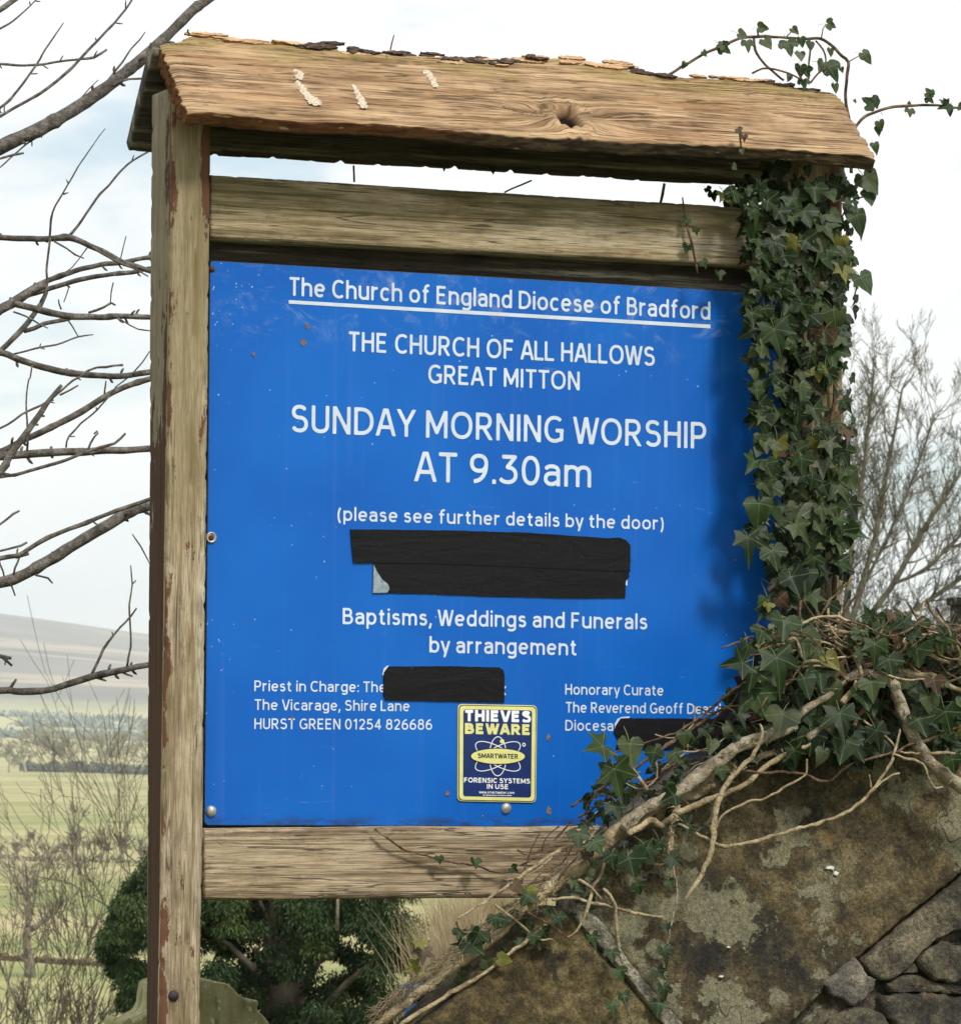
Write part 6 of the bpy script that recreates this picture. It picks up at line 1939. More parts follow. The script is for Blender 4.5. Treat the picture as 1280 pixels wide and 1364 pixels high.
# dark gate post by the right border
gq = at_dist(1300, 900, 16.0)
gp_ = empty('timber_post', (gq.x, gq.y, ground_z(gq.x, gq.y)), 'dark timber post standing at the right border above the ivy', 'post')
top = at_dist(1276, 806, 16.0)
zb = ground_z(gq.x, gq.y)
def box(A, c, sx, sy, z0, z1):
    V = [(c.x+sx*i, c.y+sy*j, z) for z in (z0, z1) for i, j in ((0, -1), (2, -1), (2, 1), (0, 1))]
    A.add(V, [(3, 2, 1, 0), (4, 5, 6, 7), (0, 1, 5, 4), (1, 2, 6, 5), (2, 3, 7, 6), (3, 0, 4, 7)])
A_ = Acc(); box(A_, top, 0.06, 0.06, zb, top.z); A_.build('post_shaft', M['dark_wood'], gp_, False)
A_ = Acc(); box(A_, top-Vector((0.012, 0, 0)), 0.072, 0.072, top.z, top.z+0.03); A_.build('post_cap', M['dark_wood'], gp_, False)

# the old leaning tree in the meadow
def traced(name, label, dist, limbs, mats, seed, cat='tree', twigs=0, tw_len=40, zoff=None, tdepth=2, tmin=0.35, tw_from=0.25, tw_r=1.2, aim=0.0, group=None, names=('trunk', 'branch')):
    """tree whose main limbs follow given courses; limbs = list of [(px, py, width px)...]; first limb is the trunk"""
    mpp = dist/F_PX
    R = random.Random(seed)
    l0 = limbs[0][0] if isinstance(limbs[0], tuple) else limbs[0]
    b0 = at_dist(l0[0][0], l0[0][1], dist)
    gz = ground_z(b0.x, b0.y)
    root = empty(name, (b0.x, b0.y, gz), label, cat, group)
    A = [Acc(), Acc()]
    for li, (limb, mm, doff) in enumerate(limbs_iter(limbs)):
        P = []
        for i, (x_, y_, w_) in enumerate(limb):
            P.append((at_dist(x_, y_, dist+doff*(i/max(1, len(limb)-1))), w_*0.5*mpp))
        if li == 0 and P[0][0].z > gz: P.insert(0, (Vector((P[0][0].x, P[0][0].y, gz-0.1)), P[0][1]*1.2))
        P2 = resample(P, 10*mpp)
        V, Fc = tube(P2, 7 if li < 3 else 5, 0.1, li*1.7, 0.4*mpp)
        A_ = Acc(); A_.add(V, Fc); A_.build(names[0] if li == 0 else names[1], mm, root)
        for _ in range(twigs):
            i = R.randrange(int(len(P2)*tw_from), len(P2))
            sd_ = Vector((R.gauss(0, 1), R.gauss(0, 1), R.gauss(0.3, 0.8))).normalized()
            if aim:
                al_ = (P2[min(i+2, len(P2)-1)][0]-P2[max(i-2, 0)][0]).normalized(); sd_ = (al_*aim+sd_).normalized()
            grow(A, P2[i][0], sd_, tw_len*mpp*R.uniform(0.6, 1.3), min(P2[i][1]*0.6, tw_r*mpp), tdepth, R, 0.55 if tdepth > 2 else 0.6, 0.14 if tdepth > 2 else 0.2, (2, 3) if tdepth > 2 else (2, 4), 0.74, (4, 3, 3), 0.26, tmin*mpp)
    T = Acc()
    for a in A:
        if a.n:
            for v_, f_ in ((a.V, a.F),):
                T.V += v_; T.F += [tuple(i+T.n for i in f) for f in f_]; T.A += a.A; T.n += a.n
    if T.n: T.build('twigs', mats, root, kind='stuff')
    return root


def limbs_iter(limbs):
    for q in limbs:
        if isinstance(q, tuple): yield q[0], q[1], q[2]
        else: yield q, M['bark_mid'], 0.0


traced('old_tree', 'old grey meadow tree with one limb forking up to the right', 175.0, [
    [(40, 1294, 15), (37, 1270, 12), (36, 1250, 12), (37, 1236, 11)],
    [(38, 1240, 9), (50, 1234, 8), (62, 1224, 7), (73, 1217, 6), (82, 1203, 5), (94, 1196, 3)],
    [(37, 1238, 8), (38, 1215, 7), (38, 1196, 5), (36, 1170, 3), (33, 1146, 2)],
    [(73, 1217, 4), (76, 1200, 3), (72, 1185, 2.5), (78, 1165, 2)],
    [(40, 1230, 4), (46, 1200, 3), (50, 1170, 2), (54, 1150, 1.5)],
    [(38, 1205, 4), (26, 1180, 3), (18, 1160, 2)]], M['bark_mid'], 3, twigs=9, tw_len=30)
traced('pale_tree', 'pale bleached sapling with upright limbs left of the meadow tree', 230.0, [
    [(12, 1150, 3), (14, 1160, 2.5), (20, 1167, 2.5), (30, 1168, 2)],
    [(31, 1146, 2), (33, 1165, 2.5), (36, 1185, 2.5)],
    [(54, 1155, 2), (52, 1170, 2), (48, 1188, 2)],
    [(-4, 1172, 2), (8, 1192, 2), (16, 1208, 1.5)]] if False else [
    ([(34, 1230, 4), (34, 1200, 3.5), (32, 1170, 3), (31, 1146, 2)], M['bark_pale'], 0.0),
    ([(33, 1190, 2.5), (24, 1170, 2.5), (16, 1163, 2.5), (12, 1150, 2)], M['bark_pale'], 0.0),
    ([(34, 1200, 2.5), (46, 1190, 2), (50, 1172, 2), (54, 1154, 1.8)], M['bark_pale'], 0.0)], M['bark_pale'], 8, twigs=4, tw_len=16)

# the big bare tree far to the right: main limbs fan out of a trunk hidden behind the ivy
BIGTREE = [
    [(1108, 1420, 30), (1110, 1200, 26), (1108, 1040, 23), (1112, 950, 20), (1118, 880, 17)],
    [(1112, 950, 13), (1128, 850, 10), (1146, 780, 8), (1166, 700, 7), (1180, 620, 6), (1192, 550, 4), (1202, 490, 3)],
    [(1116, 900, 12), (1150, 830, 9), (1190, 770, 8), (1226, 700, 7), (1262, 640, 5), (1300, 580, 4), (1340, 540, 3)],
    [(1118, 880, 12), (1128, 790, 9), (1136, 700, 7), (1150, 610, 6), (1158, 530, 4), (1164, 465, 3)],
    [(1116, 910, 10), (1160, 870, 8), (1210, 815, 7), (1270, 770, 6), (1330, 720, 5), (1390, 680, 3)],
    [(1146, 780, 6), (1170, 730, 5), (1204, 650, 4), (1226, 590, 3), (1244, 530, 2.4)],
    [(1112, 930, 9), (1096, 820, 8), (1080, 720, 7), (1070, 620, 5), (1068, 520, 4), (1080, 450, 2.5)],
    [(1108, 960, 9), (1060, 860, 8), (1010, 780, 6), (970, 700, 5), (940, 620, 3)],
    [(1136, 700, 5), (1128, 640, 4), (1122, 570, 3), (1124, 500, 2)],
    [(1190, 770, 5), (1230, 750, 4.5), (1280, 700, 4), (1330, 640, 3)],
    [(1160, 870, 6), (1220, 860, 5), (1280, 830, 4), (1350, 800, 3)]]
traced('bare_tree', 'large bare tree with a fine fan of twigs behind the right end of the board', 75.0, [([(x_, y_+(880-y_)*0.07 if y_ < 880 else y_, w_) for x_, y_, w_ in l_], M['bark_olive'], (i*37 % 11-5)*0.35) for i, l_ in enumerate(BIGTREE)], M['bark_olive'], 12, twigs=34, tw_len=36, tdepth=4, tmin=0.36, tw_from=0.12, tw_r=1.7, aim=1.1)

# trees along the near hedge, base about y = 1140..1165
FG = 'bare trees along the near field edge'
for i, (px_, py_, h_, sd_, lab) in enumerate([
        (107, 1165, 108, 21, 'tall bare twin tree in the middle of the near field edge'),
        (92, 1158, 84, 22, 'smaller bare tree just left of the tall twin tree'),
        (44, 1150, 66, 23, 'round bare tree above the old meadow tree'),
        (24, 1150, 42, 24, 'dark bushy tree by the left border'),
        (4, 1146, 46, 25, 'dark rounded tree cut by the left border'),
        (66, 1158, 48, 26, 'short bare tree between the round tree and the twin tree'),
        (134, 1152, 60, 27, 'thin bare tree right of the tall twin tree'),
        (160, 1150, 50, 28, 'thin bare tree left of the board post on the near field edge'),
        (188, 1156, 54, 29, 'bare tree half hidden by the board post on the near field edge')]):
    d_ = 10.2/((py_-977)/F_PX)
    q = ground_at(px_, py_, d_)
    hm = h_*d_/F_PX
    tree('bare_tree', q, hm, lab, sd_, M['bark_far'], depth=5, spread=0.70, kids=(2, 4), minr=0.024, r0=hm*0.036, group=FG, gnarl=0.3, zsplit=0.06)
# hedgerow trees at the far side of the meadow, base about y = 1040
HG = 'hedgerow trees beyond the meadow'
far_labels = ['leftmost', 'second', 'third', 'fourth', 'fifth', 'sixth', 'seventh', 'eighth', 'ninth', 'tenth', 'eleventh']
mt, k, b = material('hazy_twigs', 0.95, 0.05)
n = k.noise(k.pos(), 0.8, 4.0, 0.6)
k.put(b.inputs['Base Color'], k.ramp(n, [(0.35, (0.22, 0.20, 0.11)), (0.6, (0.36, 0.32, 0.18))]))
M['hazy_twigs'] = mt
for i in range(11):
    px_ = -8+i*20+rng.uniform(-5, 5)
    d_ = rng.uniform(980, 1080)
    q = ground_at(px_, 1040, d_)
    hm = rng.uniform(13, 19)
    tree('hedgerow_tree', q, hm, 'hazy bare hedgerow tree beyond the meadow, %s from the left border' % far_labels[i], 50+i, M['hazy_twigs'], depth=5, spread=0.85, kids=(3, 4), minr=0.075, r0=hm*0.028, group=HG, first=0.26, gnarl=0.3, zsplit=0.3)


def clump_mesh(centres, rx, rz, n, leaf, R):
    """many small leaf faces spread through low bushes: arrays of quads"""
    n_c = len(centres)
    c = np.array(centres)[R.randint(0, n_c, n)]
    d = R.normal(size=(n, 3)); d /= np.linalg.norm(d, axis=1)[:, None]
    rr = R.rand(n)**0.4
    p_ = c+d*np.array([rx, rx, rz])*rr[:, None]
    a = R.normal(size=(n, 3)); a /= np.linalg.norm(a, axis=1)[:, None]
    b_ = np.cross(a, R.normal(size=(n, 3))); b_ /= np.linalg.norm(b_, axis=1)[:, None]
    s_ = (leaf*(0.6+0.8*R.rand(n)))[:, None]
    V = np.stack([p_-a*s_, p_+b_*s_*0.5, p_+a*s_, p_-b_*s_*0.5], axis=1).reshape(-1, 3)
    return V, np.arange(n*4).reshape(-1, 4)


M['hedge'] = flat_mat('dark_hedge', (0.11, 0.115, 0.085), 0.95, 0.05, 0.4, 0.6)
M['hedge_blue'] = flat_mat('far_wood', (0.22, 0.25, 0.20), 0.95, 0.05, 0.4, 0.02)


def hedge(label, pts, h, n, leaf, mat, sd, kind=None, name='hedge'):
    R = np.random.RandomState(sd)
    cs = []
    for (x0, y0, d0), (x1, y1, d1) in zip(pts, pts[1:]):
        m_ = max(2, int(abs(x1-x0)/3))
        for j in range(m_):
            t = j/m_
            q = ground_at(x0+(x1-x0)*t, 1100, d0+(d1-d0)*t)
            hh = 0.35+1.1*R.rand()**1.5
            cs.append((q.x, q.y, q.z+h*0.42*hh))
    V, Fc = clump_mesh(cs, h*0.75, h*0.55, n, leaf, R)
    o = mesh_obj(name, V, Fc, mat, None, False)
    tag(o, label, 'hedge')
    if kind: o['kind'] = kind
    return o


hedge('dark hedge line at the far side of the meadow', [(34, 1040, 1010), (110, 1040, 1000), (200, 1040, 960), (320, 1040, 900), (2000, 1040, 800)], 2.6, 30000, 0.7, M['hedge'], 1)
hedge('thin hedge along the near field edge', [(-30, 1150, 330), (60, 1150, 320), (200, 1150, 315)], 0.5, 1300, 0.09, M['hedge'], 2)
hedge('low brown hedge bank across the lower meadow', [(-30, 1270, 190), (90, 1270, 186), (200, 1270, 184)], 0.35, 5000, 0.06, flat_mat('brown_bank', (0.16, 0.11, 0.06), 0.95, 0.05, 0.4, 3.0), 4)
#hedge('low grassy bank below the trees by the left border', [(-30, 1165, 300), (40, 1160, 300), (130, 1160, 300)], 0.8, 3000, 0.16, M['hedge_blue'], 5)
# far woods on the valley side: each belt is a mass nobody could count
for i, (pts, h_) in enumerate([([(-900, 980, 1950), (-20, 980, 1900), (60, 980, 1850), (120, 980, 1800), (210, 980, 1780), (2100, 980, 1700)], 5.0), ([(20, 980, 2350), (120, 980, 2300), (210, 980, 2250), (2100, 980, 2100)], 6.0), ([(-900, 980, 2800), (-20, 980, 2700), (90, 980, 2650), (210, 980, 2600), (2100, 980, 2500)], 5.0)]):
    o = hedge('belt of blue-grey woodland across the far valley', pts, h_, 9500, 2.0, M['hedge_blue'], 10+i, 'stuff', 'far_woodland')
    if 'category' in o: del o['category']
    o['label'] = ['belt of blue-grey woodland below the moor', 'upper belt of blue-grey woodland under the hill', 'highest thin belt of woodland on the hill foot', 'nearest belt of hazy woodland behind the hedgerow trees'][i]

# ---------------------------------------------------------------- thicket in the lower left corner
def shrub(label, px_, dist, stems, seed, mat, hpx, lean=0.0, py_=1420, name='bare_shrub', minw=0.42, depth=4, group='bare shrubs below the churchyard wall', spread=0.5):
    mpp = dist/F_PX
    q = at_dist(px_, py_, dist)
    gz = ground_z(q.x, q.y)
    base = Vector((q.x, q.y, min(gz, q.z)))
    H = hpx*mpp+(q.z-base.z)
    R = random.Random(seed)
    root = empty(name, (base.x, base.y, gz), label, 'shrub', group)
    A = [Acc(), Acc()]
    for s_ in range(stems):
        d = Vector((0, 0, 1))+Vector(RT2)*(lean+R.gauss(0, 0.34))+Vector(FW2)*R.gauss(0, 0.25)
        start = base+Vector(RT2)*R.gauss(0, 10*mpp)
        # bare leader up to the picture's edge
        if q.z > base.z:
            P = [(start, 2.4*mpp), (start+Vector((0, 0, (q.z-base.z)))+Vector(RT2)*R.gauss(0, 12*mpp), 1.8*mpp)]
            V, Fc = tube(P, 5); A[0].add(V, Fc); start = P[1][0]
        grow(A, start, d, hpx*mpp*0.36, 1.7*mpp, depth, R, spread, 0.12, (2, 3), 0.74, (5, 4, 3), 0.22, minw*mpp, 1.2*mpp)
    if A[0].n: A[0].build('stem', mat, root)
    if A[1].n: A[1].build('twigs', mat, root)
    return root


shrub('many stemmed bare shrub fanning up from the bottom left', 78, 34.0, 6, 71, M['bark_near'], 300, minw=0.55)
shrub('thin bare shrub cut by the left border at the bottom', 5, 36.0, 4, 72, M['bark_near'], 210, 0.05, minw=0.52)
shrub('tall wiry shrub in front of the evergreen beside the post', 128, 38.0, 5, 73, M['bark_near'], 330, 0.02, minw=0.52)
shrub('low tangled brown shrub at the foot of the post', 100, 30.0, 9, 74, M['bark_near'], 110, 0.0, minw=0.5)
shrub('brown shrub at the bottom left corner below the meadow tree', 30, 31.0, 8, 75, M['bark_near'], 120, 0.05, minw=0.5)
shrub('slender arching shrub whose twigs curve out from behind the post', 222, 42.0, 7, 76, M['bark_near'], 520, -0.10, 1400, minw=0.42, spread=0.55)
# arching dark twigs reaching left from the evergreen
traced('arching_shrub', 'dark arching twigs reaching left across the meadow from the evergreen', 40.0, [
    ([(200, 1420, 4), (175, 1300, 4), (160, 1240, 3.5), (142, 1207, 3)], M['bark_mid'], 0.0),
    ([(142, 1207, 3), (122, 1195, 2.6), (100, 1180, 2.4), (85, 1174, 2.2), (60, 1170, 1.8), (48, 1168, 1.2)], M['bark_mid'], 0.3),
    ([(138, 1204, 2.4), (134, 1190, 2), (122, 1175, 2), (112, 1165, 1.6)], M['bark_mid'], -0.3),
    ([(180, 1148, 2.4), (170, 1140, 2.2), (158, 1128, 2), (148, 1112, 1.8), (142, 1095, 1.6), (134, 1080, 1.2)], M['bark_mid'], 0.2),
    ([(192, 1148, 2), (182, 1132, 2), (172, 1116, 1.8), (166, 1098, 1.4)], M['bark_mid'], 0.2),
    ([(150, 1240, 4), (138, 1241, 4), (130, 1246, 3), (123, 1251, 2)], M['bark_mid'], 0.1)], M['bark_mid'], 5, 'shrub', twigs=5, tw_len=34)

# ---------------------------------------------------------------- the evergreen behind the board
mt, k, b = material('yew_needles', 0.6, 0.3)
n = k.noise(k.pos(), 3.5, 3.0, 0.6); n2 = k.attr('shade').outputs['Fac']
c_ = k.ramp(n2, [(0.0, (0.012, 0.026, 0.010)), (0.5, (0.028, 0.055, 0.016)), (0.85, (0.060, 0.090, 0.026)), (1.0, (0.13, 0.12, 0.035))])
k.put(b.inputs['Base Color'], k.mix(k.step(n, 0.35, 0.65), k.mix(1.0, c_, (0.7, 0.75, 0.8), 'MULTIPLY'), k.mix(1.0, c_, (1.3, 1.25, 1.0), 'MULTIPLY')))
tr = k.n('ShaderNodeBsdfTranslucent'); k.put(tr.inputs[0], k.mix(1.0, c_, (1.2, 1.5, 0.5), 'MULTIPLY'))
ms = k.n('ShaderNodeMixShader'); ms.inputs[0].default_value = 0.15
k.L.new(b.outputs[0], ms.inputs[1]); k.L.new(tr.outputs[0], ms.inputs[2]); k.L.new(ms.outputs[0], k.N['Material Output'].inputs[0])
M['yew'] = mt
YD = 17.0
ympp = YD/F_PX
yq = at_dist(365, 1500, YD)
yb = Vector((yq.x, yq.y, ground_z(yq.x, yq.y)))
yew = empty('evergreen_tree', yb, 'dense dark evergreen with drooping foliage behind the foot of the board', 'tree')
R = np.random.RandomState(5); RY = random.Random(6)
# clumps: drooping sprays hung round an uneven crown
crown_poly = [(200, 1150), (185, 1160), (168, 1180), (152, 1205), (148, 1230), (140, 1250), (133, 1262), (142, 1275), (150, 1290), (160, 1300), (172, 1310), (165, 1322), (160, 1335), (180, 1345), (200, 1360), (200, 1420),
              (560, 1420), (590, 1330), (575, 1290), (585, 1240), (570, 1205), (560, 1150), (480, 1095), (360, 1078), (260, 1095)]
cl = []
while len(cl) < 420:
    x_ = R.uniform(130, 600); y_ = R.uniform(1075, 1425)
    if not inside(crown_poly, x_, y_): continue
    if x_ > 520 and R.rand() < 0.5: continue
    cl.append((x_, y_, R.uniform(-0.45, 0.45), R.uniform(13, 30), R.rand()))
edge = []
for (x0, y0), (x1, y1) in zip(crown_poly[:16], crown_poly[1:16]):
    for t in (0.0, 0.35, 0.7):
        edge.append((x0+(x1-x0)*t+6, y0+(y1-y0)*t, R.uniform(-0.2, 0.2), R.uniform(9, 16), R.rand()))
VV = []; sh = []
for x_, y_, dz, sz, tone in cl+edge:
    c = at_dist(x_, y_, YD+dz)
    n_l = int(330*sz/20)
    rad_ = sz*ympp
    d = R.normal(size=(n_l, 3)); d /= np.linalg.norm(d, axis=1)[:, None]
    rr = R.rand(n_l)**0.5
    p_ = np.array(c)+d*np.array([rad_, rad_, rad_*0.75])*rr[:, None]
    p_[:, 2] -= 0.35*rad_*(d[:, 0]**2+d[:, 1]**2)*rr       # droop at the rim of each clump
    L = (4.6+4.2*R.rand(n_l))*ympp
    a = d*np.array([0.8, 0.8, 0.25])+R.normal(size=(n_l, 3))*0.35; a[:, 2] -= 0.75; a /= np.linalg.norm(a, axis=1)[:, None]
    b_ = np.cross(a, R.normal(size=(n_l, 3))); b_ /= np.linalg.norm(b_, axis=1)[:, None]
    w_ = (0.85+0.6*R.rand(n_l))*ympp
    m_ = p_+a*(L*0.45)[:, None]
    VV.append(np.stack([p_, m_+b_*w_[:, None], p_+a*L[:, None]-np.array([0, 0, 1])*(L*0.15)[:, None], m_-b_*w_[:, None]], axis=1).reshape(-1, 3))
    s_ = np.clip(0.15+0.55*tone+0.25*R.rand(n_l), 0, 1)
    sh.append(np.repeat(s_, 4))
V = np.concatenate(VV)
mesh_obj('foliage', V, np.arange(len(V)).reshape(-1, 4), M['yew'], yew, False, attrs={'shade': np.concatenate(sh)}, kind='stuff')
A_ = Acc(); A2 = Acc()
P = resample([(yb-Vector((0, 0, 0.1)), 0.11), (yb+Vector((0.03, 0, 1.2)), 0.08), (yb+Vector((-0.02, 0.02, 2.4)), 0.05), (yb+Vector((0.04, 0, (at_dist(360, 1100, YD).z-yb.z))), 0.02)], 0.2)
V, Fc = tube(P, 10, 0.2, 1.0); A_.add(V, Fc); A_.build('trunk', M['bark_mid'], yew)
for i in range(34):
    x_, y_, dz, sz, tone = cl[i*7]
    e_ = at_dist(x_, y_, YD+dz)
    s0 = P[min(len(P)-1, max(0, int((e_.z-0.3-yb.z)/0.2)))][0] if e_.z-0.3 > yb.z else P[0][0]
    V, Fc = tube(resample([(s0, 0.022), (s0.lerp(e_, 0.5)+Vector((0, 0, 0.06)), 0.014), (e_, 0.005)], 0.12), 5); A2.add(V, Fc)
A2.build('branches', M['bark_mid'], yew)
A_ = Acc(); V, Fc = tube([(at_dist(449, 1240, YD-0.6), 2.2*ympp), (at_dist(450, 1190, YD-0.6), 2.0*ympp), (at_dist(452, 1120, YD-0.5), 1.6*ympp)], 6); A_.add(V, Fc); A_.build('branch', M['stem_grey'], yew, label='pale bare branch end below the bottom rail')

# dry grass and dead stalks between evergreen and wall
mt, k, b = material('dry_grass', 0.9, 0.1)
n = k.noise(k.pos(), 9.0, 3.0, 0.6)
k.put(b.inputs['Base Color'], k.ramp(n, [(0.35, (0.18, 0.13, 0.07)), (0.5, (0.33, 0.26, 0.15)), (0.65, (0.46, 0.38, 0.24))]))
M['dry'] = mt
V = []; Fc = []
GD = 13.0; gm_ = GD/F_PX
for i in range(8000):
    x_ = rng.gauss(652, 36); y0 = 1400
    dd = GD+rng.uniform(-0.7, 0.9)
    b0 = at_dist(x_, y0, dd); b0.z = ground_z(b0.x, b0.y) if False else b0.z
    topy = 1190+abs(x_-640)*0.35+rng.uniform(-25, 90)
    L = (y0-topy)*gm_
    ln = Vector(RT2)*rng.gauss(0.05, 0.16)*L
    w_ = Vector(RT2)*0.75*gm_
    mid = b0+Vector((0, 0, L*0.55))+ln*0.4; tp = b0+Vector((0, 0, L))+ln*1.3
    n0 = len(V); V += [b0-w_, b0+w_, mid+w_*0.8, mid-w_*0.8, tp]
    Fc += [(n0, n0+1, n0+2, n0+3), (n0+3, n0+2, n0+4)]
gz = min(v_.z for v_ in V)
o = mesh_obj('dry_grass', V, Fc, M['dry'], None, False)
tag(o, 'pale dead grass and stalks between the evergreen and the wall', None, None, 'stuff')
# bank of earth it grows from
bk = at_dist(700, 1400, GD+0.1)
A_ = Acc()
nb = 20
Vb = []
for i in range(nb):
    for j in range(8):
        u = i/(nb-1); v_ = j/7
        q = bk+Vector(RT2)*(u-0.45)*1.6+Vector(FW2)*(v_-0.5)*2.4
        hgt = (bk.z-0.04)*math.sin(math.pi*min(1, max(0, u)))**0.4*math.sin(math.pi*v_)**0.5
        zz = ground_z(q.x, q.y); Vb.append((q.x, q.y, zz-0.15+max(0.0, (bk.z+0.02-zz))*math.sin(math.pi*u)**0.5*math.sin(math.pi*v_)**0.5+0.03*mn.noise(Vector((q.x*3, q.y*3, 0)))))
o = mesh_obj('grass_bank', Vb, [(i*8+j, (i+1)*8+j, (i+1)*8+j+1, i*8+j+1) for i in range(nb-1) for j in range(7)], M['litter'], None, True)
o['kind'] = 'structure'
bm_ = bmesh.new(); bm_.from_mesh(o.data); bmesh.ops.recalc_face_normals(bm_, faces=bm_.faces)
if sum(f.normal.z for f in bm_.faces) < 0: bmesh.ops.reverse_faces(bm_, faces=bm_.faces)
bm_.to_mesh(o.data); bm_.free()

